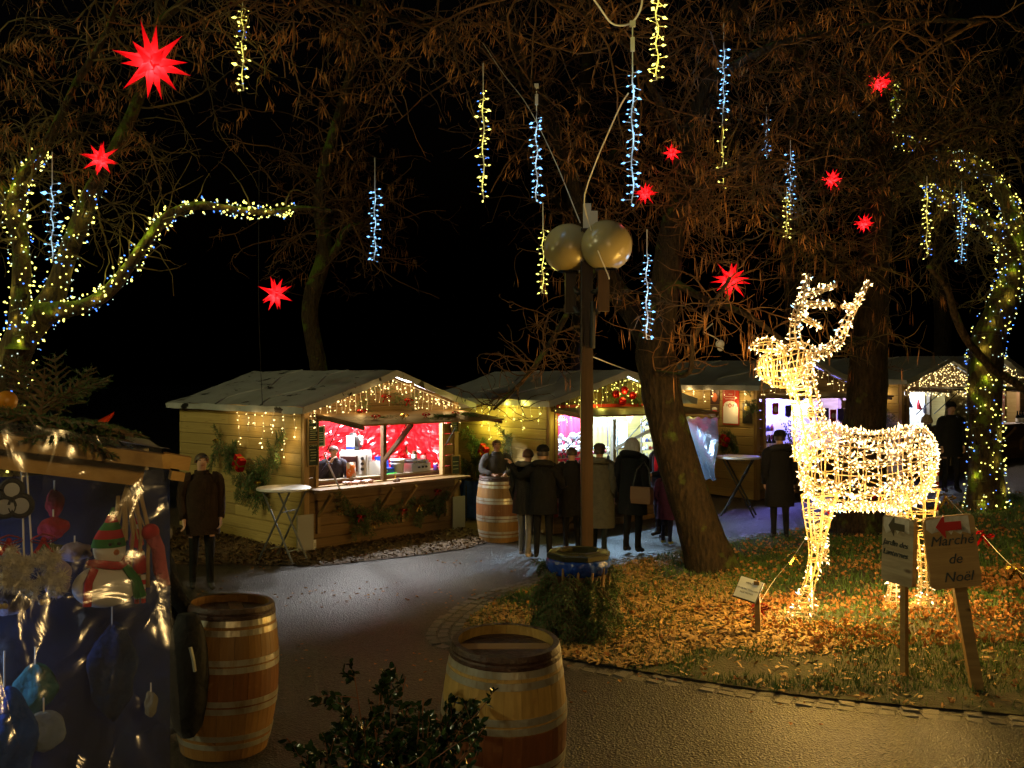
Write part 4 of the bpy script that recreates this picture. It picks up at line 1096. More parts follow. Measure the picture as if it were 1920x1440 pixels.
sheet_thing(S3, 'paper_backdrop', 'white patterned paper on the back of the third stall', 'paper backdrop', MB().box((1.5, .75, 1.4), (2.8, .02, 1.4)), M_PAT, (1.5, .75, .7))
for k, (x, z, m_) in enumerate(((.45, 1.85, M_POST), (.85, 1.8, pbr('violet_flag', (.05, .04, .35), .6)), (1.5, 1.75, M_POST), (1.8, 1.72, MATS['violet_flag']), (2.0, 1.72, MATS['violet_flag']), (2.25, 1.68, M_POST), (2.5, 1.7, MATS['violet_flag']))):
    t = thing('pennant', ['red pennant with a pale oval', 'violet square pennant', 'red pennant behind the deer neck', 'first violet pennant behind the deer neck', 'second violet pennant behind the deer neck', 'long red pennant with a pale ring left of the dark trunk', 'violet pennant touching the dark trunk'][k] + ' in the third stall', 'pennant', S3.w(x, -.12 - .05 * (k > 1), z), S3.a)
    part('cloth', MB().poly([(-.1, 0, .15), (.1, 0, .15), (.1, 0, -.08), (0, 0, -.15 if k > 1 else -.1), (-.1, 0, -.08)], .006, (0, 1, 0)), m_, t)
    if m_ is M_POST: part('oval', MB().poly([(.06 * math.cos(a), -.006, .02 + .06 * math.sin(a)) for a in np.linspace(0, 6.283, 17)[:-1]], .003, (0, 1, 0)), M_PAPER, t)
def bottle(S, label, loc, h, m, group=None):
    t = in_stall(S, 'bottle', label, 'bottle', loc, group=group); r = h * .13
    part('glass', MB().lathe([(0, 0), (r, 0), (r, h * .55), (r * .4, h * .75), (r * .35, h)], 12), m, t, smooth=True); part('label', MB().lathe([(r * 1.02, h * .15), (r * 1.02, h * .45)], 12), M_PAPER, t)
    return t
M_GLASS = pbr('dark_bottle_glass', (.015, .02, .02), .1, trans=.3)
rack(S3, 'glass shelf with bottles in violet light', .25, .85, .3, 1.0, 1.55, 3, 5)
for k in range(6): bottle(S3, 'dark bottle on the counter of the third stall', (.3 + .12 * k, .12, 1.0), .33, M_GLASS, 'dark bottles in violet light')
t = in_stall(S3, 'potted_bush', 'little bush with pale baubles at the third stall counter', 'potted plant', (.98, -.02, 1.0))
b = MB()
for k in range(140): b.ball((rng.normal(0, .07), rng.normal(0, .07), .3 + rng.normal(0, .16)), .018, 4, 3)
part('foliage', b, pbr('box_leaves', (.03, .07, .03), .6), t, kind='stuff'); part('pot', MB().lathe([(0, 0), (.07, 0), (.09, .14), (.0, .14)], 12), M_DARKW, t)
# --- stall 4 and 5
stall_lamp(S4, 'cold white tube lamp under the roof of the fourth stall', 1.5, .4, 2.04, 120, (.72, .84, 1.0), 3, 2.2)
sheet_thing(S4, 'paper_backdrop', 'white backdrop inside the fourth stall', 'backdrop', MB().box((1.1, .8, 1.45), (2.0, .02, 1.3)), M_PAPER, (1.1, .8, .8))
sheet_thing(S4, 'plastic_curtain', 'yellowish clear plastic sheet at the right of the fourth stall', 'plastic sheet', crumple(S4, 1.55, 3.05, .9, 2.02, -.06, .07, 3.0, nu=26, nv=20, seed=9.0), pbr('yellowed_plastic', (.55, .5, .32), .2, .3), (2.3, -.06, .9))
for k, (x, z, c) in enumerate(((.35, 1.55, (.5, .02, .03)), (.75, 1.75, (.1, .15, .5)), (1.1, 1.7, (.5, .02, .03)), (1.35, 1.6, (.12, .12, .16)))):
    t = in_stall(S4, 'hanging_stocking', ['red stocking left', 'blue stocking', 'red stocking near the post', 'dark stocking beside the plastic sheet'][k] + ' hanging in the fourth stall', 'stocking', (x, .3, z))
    part('sock', MB().tube([(0, 0, .16), (0, 0, .0), (.02, 0, -.06), (.10, 0, -.09)], [.05, .045, .05, .03], 8), pbr('sock%d' % k, c, .8), t)
for x in (.5, 1.2): part('gas_strut', MB().tube([(x, -.03, 1.5), (x + .25, -.5, 2.03)], .012, 6), M_BLACK, S4.root)
part('window_post', MB().box((1.05, 0, 1.5), (.07, .08, 1.0)), M_GREYW, S4.root)
swag(S4, 'left', [(1655, 780), (1665, 810)], 5, .4, 'dark fir sprig on the brown side wall beside the dark trunk')
roof_sprays(S4, 'dark fir spray lying on the shutter of the fourth stall', (1.2, 2.8), (-1.0, -.6), 2.08, 7, .4)
stall_lamp(S5, 'warm tube lamp under the roof of the farthest stall', 1.5, .4, 2.04, 40, (1.0, .8, .65), 3, 2.2)
sheet_thing(S5, 'paper_backdrop', 'red and white panel inside the farthest stall', 'backdrop', MB().box((2.3, .5, 1.5), (1.3, .02, 1.1)), pbr('red_white_print', (.55, .03, .03), .6, 0, (.75, .7, .65), 16.0), (2.3, .5, .95))
for k in range(7): bottle(S5, 'dark wine bottle on the counter at the right picture edge', (2.2 + .12 * k, -.25, 1.0), .34, M_GLASS, 'wine bottles on the farthest counter')
sheet_thing(S5, 'counter_cloth', 'white cloth on the counter of the farthest stall', 'cloth', MB().box((2.4, -.22, 1.02), (1.3, .40, .012)), M_PAPER, (2.4, -.22, 1.0))
roof_sprays(S5, 'dark fir spray lying on the shutter of the farthest stall', (1.4, 2.9), (-1.0, -.6), 2.08, 6, .4)
# ---------------------------------------------------------------- barrels
def barrel_mat(name, upper, mid, scratch):
    """oak with a wine-stained belly; stains with their own ragged edges"""
    m = bpy.data.materials.new(name); nt, N, L, b = nodes_of(m); b.inputs['Roughness'].default_value = .5; setin(b, 'Specular IOR Level', .35)
    tc = N.new('ShaderNodeTexCoord'); oi = N.new('ShaderNodeObjectInfo'); sp = N.new('ShaderNodeSeparateXYZ'); L.new(tc.outputs['Object'], sp.inputs[0])
    ad = N.new('ShaderNodeVectorMath'); ad.operation = 'ADD'; sc = N.new('ShaderNodeVectorMath'); sc.operation = 'SCALE'; sc.inputs[0].default_value = (17, 9, 5)
    L.new(oi.outputs['Random'], sc.inputs['Scale']); L.new(tc.outputs['Object'], ad.inputs[0]); L.new(sc.outputs[0], ad.inputs[1])
    mp = N.new('ShaderNodeMapping'); mp.inputs['Scale'].default_value = (1, 1, .06); L.new(ad.outputs[0], mp.inputs[0])
    nz = N.new('ShaderNodeTexNoise'); nz.inputs['Scale'].default_value = 40; nz.inputs['Detail'].default_value = 8; L.new(mp.outputs[0], nz.inputs['Vector'])
    n2 = N.new('ShaderNodeTexNoise'); n2.inputs['Scale'].default_value = 9; n2.inputs['Detail'].default_value = 7; L.new(ad.outputs[0], n2.inputs['Vector'])
    w = N.new('ShaderNodeMath'); w.operation = 'MULTIPLY_ADD'; w.inputs[1].default_value = .05; L.new(n2.outputs['Fac'], w.inputs[0]); L.new(sp.outputs[2], w.inputs[2])
    cr = N.new('ShaderNodeValToRGB'); e = cr.color_ramp.elements
    e[0].position = .0; e[0].color = (*upper, 1); e[1].position = 1; e[1].color = (*upper, 1)
    for p_, c_ in ((.365, upper), (.385, mid), (.665, mid), (.685, upper)):
        k = e.new(p_); k.color = (*c_, 1)
    L.new(w.outputs[0], cr.inputs[0])
    hs = N.new('ShaderNodeHueSaturation'); mr = N.new('ShaderNodeMapRange'); mr.inputs[1].default_value = .3; mr.inputs[2].default_value = .7; mr.inputs[3].default_value = .82; mr.inputs[4].default_value = 1.16
    L.new(nz.outputs['Fac'], mr.inputs[0]); L.new(cr.outputs[0], hs.inputs['Color'])
    mm = N.new('ShaderNodeMath'); mm.operation = 'MULTIPLY'; m3 = N.new('ShaderNodeMapRange'); m3.inputs[3].default_value = .88; m3.inputs[4].default_value = 1.10
    L.new(oi.outputs['Random'], m3.inputs[0]); L.new(mr.outputs[0], mm.inputs[0]); L.new(m3.outputs[0], mm.inputs[1]); L.new(mm.outputs[0], hs.inputs['Value'])
    r2 = N.new('ShaderNodeValToRGB'); r2.color_ramp.elements[0].position = .62; r2.color_ramp.elements[1].position = .70; r2.color_ramp.elements[1].color = (.7, .7, .7, 1); L.new(n2.outputs['Fac'], r2.inputs[0])
    mx = N.new('ShaderNodeMix'); mx.data_type = 'RGBA'; mx.inputs[7].default_value = (*scratch, 1); L.new(r2.outputs[0], mx.inputs[0]); L.new(hs.outputs[0], mx.inputs[6]); L.new(mx.outputs[2], b.inputs['Base Color'])
    bp = N.new('ShaderNodeBump'); bp.inputs['Strength'].default_value = .3; bp.inputs['Distance'].default_value = .006; L.new(nz.outputs['Fac'], bp.inputs['Height']); L.new(bp.outputs[0], b.inputs['Normal'])
    return m
M_HOOP = pbr('galvanised_hoop', (.46, .45, .40), .36, .55, (.30, .23, .13), 14.0, .15, 50, stretch=(1, 1, .3), lo=.45, hi=.7)
M_RIM = pbr('stained_rim', (.030, .013, .010), .5, 0, (.065, .03, .02), 20.0, .4, 40)
def make_barrel(label, loc, rot, mw, hoops, H=1.1, rt=.33, rb=.40, nst=22):
    t = thing('barrel', label, 'barrel', loc, rot=rot, group='wine barrels')
    def rad(z): return rt + (rb - rt) * (1 - (2 * z / H - 1) ** 2)
    zs = np.linspace(0, H, 13); da = 2 * math.pi / nst
    b = MB(); rings = []
    for z in zs:
        r_ = rad(z); inner = r_ - .026
        a0, a1 = -da / 2 + .0025, da / 2 - .0025
        rings.append([(r_ * math.cos(a), r_ * math.sin(a), z) for a in (a0, 0, a1)] + [(inner * math.cos(a), inner * math.sin(a), z) for a in (a1, a0)])
    b.loft(rings, caps=True); me = b.mesh('stave')
    for k in range(nst): put('stave', me, mw, t, rot=(0, 0, k * da + .05))
    for z0, z1 in hoops:
        part('hoop', MB().lathe([(rad(z0) - .004, z0), (rad(z0) + .0035, z0), (rad(z1) + .0035, z1), (rad(z1) - .004, z1)], 44), M_HOOP, t, smooth=False)
    part('rim', MB().lathe([(rad(H) - .03, H + .004), (rad(H) + .008, H + .003), (rad(H - .03) + .010, H - .03), (rad(H - .045) + .004, H - .045), (rad(H - .05) + .011, H - .055), (rad(H - .075) + .007, H - .078)], 44), M_RIM, t)
    hd = part('head', MB().lathe([(0, H - .075), (rad(H) - .028, H - .075)], 40), M_RIM, t)
    n = 6
    for k in range(n):
        x = -rt + (k + .5) * 2 * rt / n; half = math.sqrt(max(.001, (rt - .03) ** 2 - (abs(x) + rt / n * .6) ** 2)) if abs(x) + rt / n * .6 < rt - .03 else .06
        rr_ = rt - .03; x0, x1 = max(-rr_, x - rt / n + .002), min(rr_, x + rt / n - .002); xs_ = np.linspace(x0, x1, 6)
        put('head_board', MB().poly([(q, -math.sqrt(max(0, rr_ ** 2 - q * q)), H - .073) for q in xs_] + [(q, math.sqrt(max(0, rr_ ** 2 - q * q)), H - .073) for q in xs_[::-1]], .014 + .002 * (k % 2), (0, 0, 1)).mesh('head_board'), M_RIM if k != 3 else wood('fresh_oak', (.30, .19, .09), (.2, .11, .05), 1), hd)
    return t
bb = MB().box((0, 0, 0), (1, 1, 1)); BOARD = bb.mesh('board')
OAK = barrel_mat('oak_pale', (.40, .265, .085), (.17, .062, .024), (.30, .17, .07)); OAK2 = barrel_mat('oak_brown', (.27, .145, .045), (.20, .082, .026), (.28, .16, .06))
HO = [(1.02, .978), (.955, .912), (.745, .703), (.69, .648), (.45, .408), (.395, .352), (.19, .15), (.125, .085)]
HO = [(min(a), max(a)) for a in HO]
g = G(941, 1517); make_barrel('pale oak barrel with dark wine red belly in the foreground', (g.x, g.y, g.z), (R(1), R(-3.5), R(95)), OAK, HO)
g = G(420, 1400); bl = make_barrel('brown oak barrel beside the plastic sheeted stall', (g.x, g.y, g.z), (R(-1), R(2.5), R(20)), OAK2, HO); bl.scale = (.94, .94, .98)
g = G(937, 1012); make_barrel('old oak barrel under the yellow lit wall used as a standing table', (g.x, g.y, g.z), (0, 0, R(50)), OAK2, HO)

# ---------------------------------------------------------------- street lamp with two unlit globes
M_LAMPW = wood('lamp_post_wood', (.050, .026, .012), (.022, .012, .006), 2, knots=False)
def globe_material(name, lit=None):
    m = bpy.data.materials.new(name); nt, N, L, b = nodes_of(m)
    b.inputs['Roughness'].default_value = .26; setin(b, 'Specular IOR Level', .5)
    tc = N.new('ShaderNodeTexCoord'); nz = N.new('ShaderNodeTexNoise'); nz.inputs['Scale'].default_value = 6; nz.inputs['Detail'].default_value = 6; L.new(tc.outputs['Object'], nz.inputs[0])
    sp = N.new('ShaderNodeSeparateXYZ'); L.new(tc.outputs['Object'], sp.inputs[0])
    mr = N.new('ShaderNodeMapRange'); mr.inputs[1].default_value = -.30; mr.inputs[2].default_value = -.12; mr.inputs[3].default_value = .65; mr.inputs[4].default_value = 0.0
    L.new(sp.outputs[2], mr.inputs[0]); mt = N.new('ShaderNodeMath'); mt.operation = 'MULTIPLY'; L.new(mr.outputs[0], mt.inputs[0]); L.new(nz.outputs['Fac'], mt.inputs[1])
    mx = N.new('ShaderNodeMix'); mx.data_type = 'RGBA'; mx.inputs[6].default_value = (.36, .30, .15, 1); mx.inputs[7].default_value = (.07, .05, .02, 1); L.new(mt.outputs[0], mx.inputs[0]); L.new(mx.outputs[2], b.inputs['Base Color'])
    if lit: setin(b, 'Emission Color', (*lit[0], 1)); setin(b, 'Emission Strength', lit[1])
    m.cycles.emission_sampling = 'AUTO' if lit else 'NONE'
    return m
def street_lamp(label, base, lit=None, rz=0.0, H=4.28, r=.30):
    t = thing('street_lamp', label, 'street lamp', base, rz)
    part('post', MB().box((0, 0, 2.25), (.13, .12, 4.5)), M_LAMPW, t)
    part('rail', MB().box((-.072, -.01, 2.25), (.015, .135, 4.5)).box((0, .067, 2.25), (.13, .012, 4.5)), M_BLACK, t)
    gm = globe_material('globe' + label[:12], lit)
    for sg, yy in ((-1, .12), (1, -.14)):
        x = sg * .165
        gl = MB(); prof = [(r * math.sin(a), -r * math.cos(a)) for a in np.linspace(.42, math.pi, 18)]
        gl.lathe(prof, 32); me = gl.mesh('globe', True)
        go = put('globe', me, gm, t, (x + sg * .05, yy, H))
        part('collar', MB().lathe([(.135, -r * .93), (.13, -r * .88), (.10, -r * .86)], 24), M_BLACK, go, smooth=True)
        part('arm_box', MB().box((x + sg * .02, yy, H - r - .23), (.12, .11, .48)).box((x + sg * .02 - .065, yy, H - r - .23), (.012, .12, .48)), M_LAMPW, t)
        for dz in (.18, .42): part('arm', MB().tube([(sg * .05, yy * .2, H - r - dz - .05), (x * .7, yy * .6, H - r - dz - .05), (x, yy * .9, H - r - dz + .05)], .035, 8), M_BLACK, t, smooth=True)
    part('bracket_tube', MB().tube([(.06, -.10, H - r - .35), (.055, -.10, H - r - .9)], .032, 8), M_BLACK, t)
    return t
lb = G(1101, 1140)
SL = street_lamp('street lamp with two dirty unlit globes on a brown post', lb)
def cable(pts, r, m, label, n=24):
    return single('cable', MB().tube(smooth_path(pts, n), r, 5), m, label, 'cable', smooth=True)
ld = lb.y
part('junction_box', MB().box((.07, -.02, 4.62), (.10, .08, .17)).box((.0, .02, 4.6), (.09, .08, .4)), pbr('pale_box', (.55, .5, .42), .5), SL)
cable([at(1142, 523, ld - .5), at(1140, 515, ld - .45), at(1125, 480, ld - .42), at(1108, 430, ld - .3), at(1095, 375, ld - .5), at(1115, 310, ld - 1), at(1140, 250, ld - 1.6), at(1165, 195, ld - 2.2), at(1178, 175, ld - 2.6)], .008, M_CREAM, 'cream cable hanging over the right lamp globe up to the branches')
cable([at(1088, 418, ld), at(1040, 300, ld + .3), at(990, 200, ld + .5), at(945, 140, ld + .7), at(905, 80, ld + .8)], .006, M_CABLE, 'thin cable running from the lamp post up to the left')
cable([at(1108, 668, ld), at(1180, 695, 14), at(1260, 720, 16.5)], .008, M_CABLE, 'taut cable from the lamp post to the second stall roof')
cable([at(1100, -20, 8), at(1125, 15, 8.2), at(1145, 42, 8.4), at(1165, 48, 8.5), at(1185, 42, 8.5), at(1200, 20, 8.4), at(1206, -10, 8.3)], .009, M_CREAM, 'white looped cable at the top above the longest blue light string')
cable([at(487, 640, 15.6), at(487, 760, 15.6), at(485, 500, 14.5), at(486, 300, 13.5)][::-1][::1] if False else [at(486, 300, 14.0), at(485, 560, 15.0), at(489, 690, 15.6), at(492, 760, 15.8)], .006, M_BLACK, 'black wire hanging down onto the crepe stall eave')
cable([at(285, -20, 8.7), at(284, 40, 8.7), at(286, 95, 8.7)], .004, M_BLACK, 'thin wire holding the largest red star')
t = thing('floodlight', 'small white outdoor lamp hanging left of the deer antlers', 'lamp', at(1350, 645, 16))
part('shade', MB().ball((0, 0, 0), (.075, .075, .07), 12, 8).ball((.01, 0, -.07), (.055, .055, .05), 12, 8), M_WHITE, t, smooth=True)
part('wire', MB().tube([(0, 0, .05), (-.1, 0, .12), (-.28, 0, .2), (-.1, .1, .35)], .01, 5), M_CABLE, t)

# ---------------------------------------------------------------- litter bin dressed with fir
bp_ = G(1085, 1196)
t = thing('litter_bin', 'litter bin dressed in fir branches with a blue bag', 'litter bin', bp_, R(12))
part('body', MB().lathe([(.27, 0.0), (.30, .82), (.28, .82), (.25, .02), (0, .02)], 8), M_DARKW, t)
M_BAG = pbr('blue_bag', (.008, .03, .22), .22, 0, (.015, .06, .40), 8.0, .6, 22)
def bin_bag(u, v):
    a = v * 2 * math.pi; r_ = np.interp(u * 6, range(7), [.295, .318, .335, .342, .332, .30, .26]); z = np.interp(u * 6, range(7), [.69, .715, .76, .805, .845, .86, .80])
    w_ = 1 + .035 * noise.noise((math.cos(a) * 4, math.sin(a) * 4, u * 3)) + .02 * math.sin(a * 17 + u * 5); return (r_ * w_ * math.cos(a), r_ * w_ * math.sin(a), z + .012 * noise.noise((math.cos(a) * 3, math.sin(a) * 3, 7)))
part('bag', MB().grid(bin_bag, 12, 72), M_BAG, t, smooth=True)
part('lid', MB().lathe([(.325, .845), (.345, .86), (.345, .90), (.32, .915), (.215, .922), (.20, .91), (.20, .80)], 8), pbr('wet_green_metal', (.035, .034, .014), .3, .1), t)
part('lid_rim', MB().lathe([(.205, .922), (.225, .932), (.245, .922)], 8), MATS['wet_green_metal'], t)
st = []
for k in range(150):
    a = random.uniform(0, 6.283); z = random.uniform(.25, .80); r_ = .30
    o = np.array([math.cos(a), math.sin(a), 0]); p = np.array(bp_) + o * r_ + np.array([0, 0, z])
    d = o * random.uniform(.15, .5) + np.array([0, 0, -1.0]) + rng.normal(0, .18, 3)
    st += fir_stems(p, d, min(z + .02, random.uniform(.25, .5)), o, .1, .05, .38)
for k in range(18):
    a = random.uniform(0, 6.283); o = np.array([math.cos(a), math.sin(a), 0]); p = np.array(bp_) + o * .31 + np.array([0, 0, .74])
    st += fir_stems(p, o * .5 + np.array([0, 0, -.3]) + rng.normal(0, .3, 3), .22, o, .2, .05)
nd, wd = fir_mesh(st, .0075, .034, .010)
part('needles', nd, M_FIR, t, world=False, kind='stuff') if False else None
inv = t.matrix_world.inverted() if False else (Matrix.Translation(bp_) @ Matrix.Rotation(R(12), 4, 'Z')).inverted()
for mb_, m_, nm in ((nd, M_FIR, 'needles'), (wd, M_TWIG, 'twig')):
    I3 = np.array(inv.to_3x3()); tr = np.array(inv.translation)
    mb_.V = [v @ I3.T + tr for v in mb_.V]; part(nm, mb_, m_, t, kind='stuff')
for a in (-1.9, -1.45, -1.0, -.5, -2.4):
    part('branch_stub', MB().tube([(.315 * math.cos(a), .315 * math.sin(a), .55), (.33 * math.cos(a + .05), .33 * math.sin(a + .05), random.uniform(.72, .82))], .014, 6), pbr('cut_branch', (.22, .14, .06), .8), t)

# ---------------------------------------------------------------- bistro tables, waste bag
def bistro(label, base, rz, m):
    t = thing('bistro_table', label, 'table', base, rz, 'folding bistro tables')
    part('table_top', MB().lathe([(0, 1.075), (.39, 1.075), (.405, 1.085), (.405, 1.105), (.39, 1.115), (0, 1.115)], 36), M_WHITE, t, smooth=False)
    for y in (-.21, .21):
        part('leg', MB().tube([(-.30, y * 1.05, 0.012), (.27, y, 1.08)], .016, 7), m, t)
        part('leg', MB().tube([(.30, y * .85, 0.012), (-.27, y * .8, 1.08)], .016, 7), m, t)
    part('crossbar', MB().tube([(-.20, -.22, .18), (-.20, .22, .18)], .012, 6), m, t)
    part('crossbar', MB().tube([(.20, -.18, .18), (.20, .18, .18)], .012, 6), m, t)
    part('crossbar', MB().tube([(.10, -.22, .76), (.10, .22, .76)], .010, 6), m, t)
    part('latch', MB().box((.1, -.2, 1.06), (.08, .05, .02)), m, t)
    return t
g = G(532, 1052); bistro('grey legged bistro table beside the crepe stall corner', g, R(-24), M_TUBE)
g = G(1385, 968); bistro('black legged bistro table below the posters', g, R(-20), M_BLACK)
g = G(886, 975); t = thing('waste_bag', 'blue waste bag hung on a stand right of the crepe stall', 'waste bag', g, R(10))
def bagfn(u, v):
    a = v * 2 * math.pi; rr_ = .24 + .03 * math.sin(a * 5 + u * 3) - .05 * u * (1 - u); return (rr_ * math.cos(a), rr_ * .8 * math.sin(a), .78 - .72 * u)
part('bag', MB().grid(bagfn, 10, 40), M_BAG, t, smooth=True); part('ring', MB().tube([(.25 * math.cos(a), .2 * math.sin(a), .79) for a in np.linspace(0, 6.283, 25)], .014, 6), M_BLACK, t)
part('post', MB().tube([(.26, 0, 0), (.26, 0, .8)], .014, 6), M_RED, t)
for a in (2.2, 4.1): part('post', MB().tube([(.25 * math.cos(a), .2 * math.sin(a), 0), (.25 * math.cos(a), .2 * math.sin(a), .8)], .012, 6), M_BLACK, t)

# ---------------------------------------------------------------- signs
M_SIGNW = wood('scorched_board', (.34, .22, .09), (.22, .13, .05), 0, dark=(.03, .015, .008))
M_SNOWP = pbr('white_paint_worn', (.62, .60, .56), .6, 0, (.42, .38, .30), 12.0)
M_LET = pbr('grey_letters', (.035, .045, .05), .5)
def board_outline(w, h, r_=.04, n=5):
    out = []
    for cx, cz, a0 in ((w / 2 - r_, h / 2 - r_, 0), (-w / 2 + r_, h / 2 - r_, 90), (-w / 2 + r_, -h / 2 + r_, 180), (w / 2 - r_, -h / 2 + r_, 270)):
        for k in range(n): a = R(a0 + 90 * k / (n - 1)); out.append((cx + r_ * math.cos(a), cz + r_ * math.sin(a)))
    return out
def way_sign(label, base, rot, w, h, zc, lines, arrow, mw, pw, ph, tilt=0.0, th=.05, post_tilt=0.0, bx=0.0):
    t = thing('direction_sign', label, 'sign', base, rot=rot)
    M = Matrix.Translation((bx, 0, zc)) @ Matrix.Rotation(tilt, 4, 'Y')
    part('post', MB().bar((0, .035, -.05), (post_tilt * ph, .035, ph), pw, pw * .7, up=(0, 1, 0)), M_SIGNW, t)
    bd = part('board', MB().poly([(x, 0, z) for x, z in board_outline(w, h)], th, (0, 1, 0)), mw, t)
    bd.matrix_local = M @ Matrix.Translation((0, -th, 0))
    # painted snow cap along the top edge: a thin ragged sheet
    top = [(-w / 2 + .015, h / 2 - .03)]; k = 9
    low = []
    for i in range(k + 1):
        x = -w / 2 + .015 + (w - .06) * i / k; low.append((x, h / 2 - .10 - .07 * (i % 2) * random.uniform(.4, 1)))
    pts = [(-w / 2 + .02, 0, h / 2 - .02), (0, 0, h / 2 - .004), (w / 2 - .05, 0, h / 2 - .008)] + [(x, 0, z) for x, z in reversed(low)]
    part('snow_cap', MB().poly(pts, .003, (0, -1, 0)), M_SNOWP, bd)
    s_ = w * .5
    ar = [(-s_ * .78, 0), (-s_ * .28, .14 * w / .41), (-s_ * .28, .05 * w / .41), (s_ * .62, .05 * w / .41), (s_ * .62, -.05 * w / .41), (-s_ * .28, -.05 * w / .41), (-s_ * .28, -.14 * w / .41)]
    ab = MB(); P = [(x * .72, -.004, z * .72 + h / 2 - .085) for x, z in ar]; V = P + [(x, -.010, z) for x, _, z in P]
    ab.add(V, [[0, 1, 6], [7, 13, 8]], [[2, 3, 4, 5], [9, 12, 11, 10]] + [[i, (i + 1) % 7, 7 + (i + 1) % 7, 7 + i] for i in range(7)])
    part('arrow', ab, arrow, bd)
    for body, size, x, z in lines: text(body, size, M_LET, bd, (x, -.004, z), (R(90), 0, 0), .004, .28)
    return t
g = G(1838, 1300)
way_sign('wooden sign reading Marché de Noël with a red arrow', g, (0, 0, R(-6)), .42, .62, 1.22, [('Marché', .12, .0, .10), ('de', .12, .01, -.06), ('Noël', .12, .02, -.215)], pbr('arrow_red', (.42, .012, .012), .5), M_SIGNW, .10, 1.0, R(-6.5), post_tilt=-.18, bx=-.245)
g = G(1690, 1272)
way_sign('narrow looking wooden sign turned away beside the deer hind leg', g, (0, 0, R(-66)), .36, .60, 1.15, [('Jardin des', .072, -.02, .06), ('Lanternes', .072, -.02, -.03)], pbr('arrow_dark', (.06, .05, .03), .5), wood('grey_scorched_board', (.36, .31, .22), (.2, .15, .09), 0), .06, 1.0, R(2))
g = G(1422, 1192); t = thing('notice_sign', 'small white notice on a wooden stake in the wood chips', 'sign', g, R(-24))
part('stake', MB().bar((0, 0, -.05), (-.02, .02, .56), .055, .045, up=(0, 1, 0)), M_SIGNW, t)
Mx = Matrix.Translation((-.10, -.03, .48)) @ Matrix.Rotation(R(-38), 4, 'X') @ Matrix.Rotation(R(14), 4, 'Y')
bd = part('board', MB().box((0, .012, 0), (.25, .018, .25)), M_BLACK, t); bd.matrix_local = Mx
part('paper', MB().box((0, -.001, 0), (.235, .006, .235)), pbr('laminated_paper', (.55, .60, .66), .25), bd)
for s_, z, body in ((.030, .06, 'MERCI'), (.024, -.01, 'DE NE PAS TOUCHER'), (.024, -.05, 'AUX MOTIFS')): text(body, s_, M_INK, bd, (0, -.0055, z), (R(90), 0, 0), .0005)
# ribbon fence: cords and bows
def bow_at(px, py, d, s, m, label): return single('ribbon_bow', bow_mb(at(px, py, d), s, (0, -1, 0)), m, label, 'bow')
bow_at(1490, 1042, 12.4, .11, M_GOLD, 'gold bow on the cord left of the deer front leg')
bow_at(1424, 1138, 10.4, .11, M_REDGL, 'red bow behind the stake of the small notice')
bow_at(1773, 932, 12.5, .13, M_GOLD, 'gold bow right of the deer hindquarters')
bow_at(1842, 1003, 10.6, .12, M_REDGL, 'red bow right of the Marché sign')
bow_at(1904, 1066, 9.4, .11, M_GOLD, 'gold bow at the right picture edge above the leaves')
bow_at(1548, 952, 11.8, .13, M_REDGL, 'red bow seen through the deer chest')
bow_at(1650, 935, 12.3, .12, M_REDGL, 'red bow seen through the deer belly')
cable([at(1424, 1132, 10.4), at(1450, 1090, 11.2), at(1490, 1040, 12.4), at(1548, 950, 11.9)], .0022, M_CABLE, 'thin cord between the red and gold bows left of the deer')
cable([at(1773, 930, 12.5), at(1800, 958, 11.6), at(1842, 1003, 10.6), at(1904, 1066, 9.4), at(1990, 1110, 8.8)], .0022, M_CABLE, 'thin cord between the bows right of the signs')
g = G(1758, 968); t = thing('marker_post', 'slim red and white striped post behind the deer', 'post', g)
for k in range(8): part('band', MB().lathe([(.022, k * .1), (.022, (k + 1) * .1)], 10), M_RED if k % 2 else M_WHITE, t)

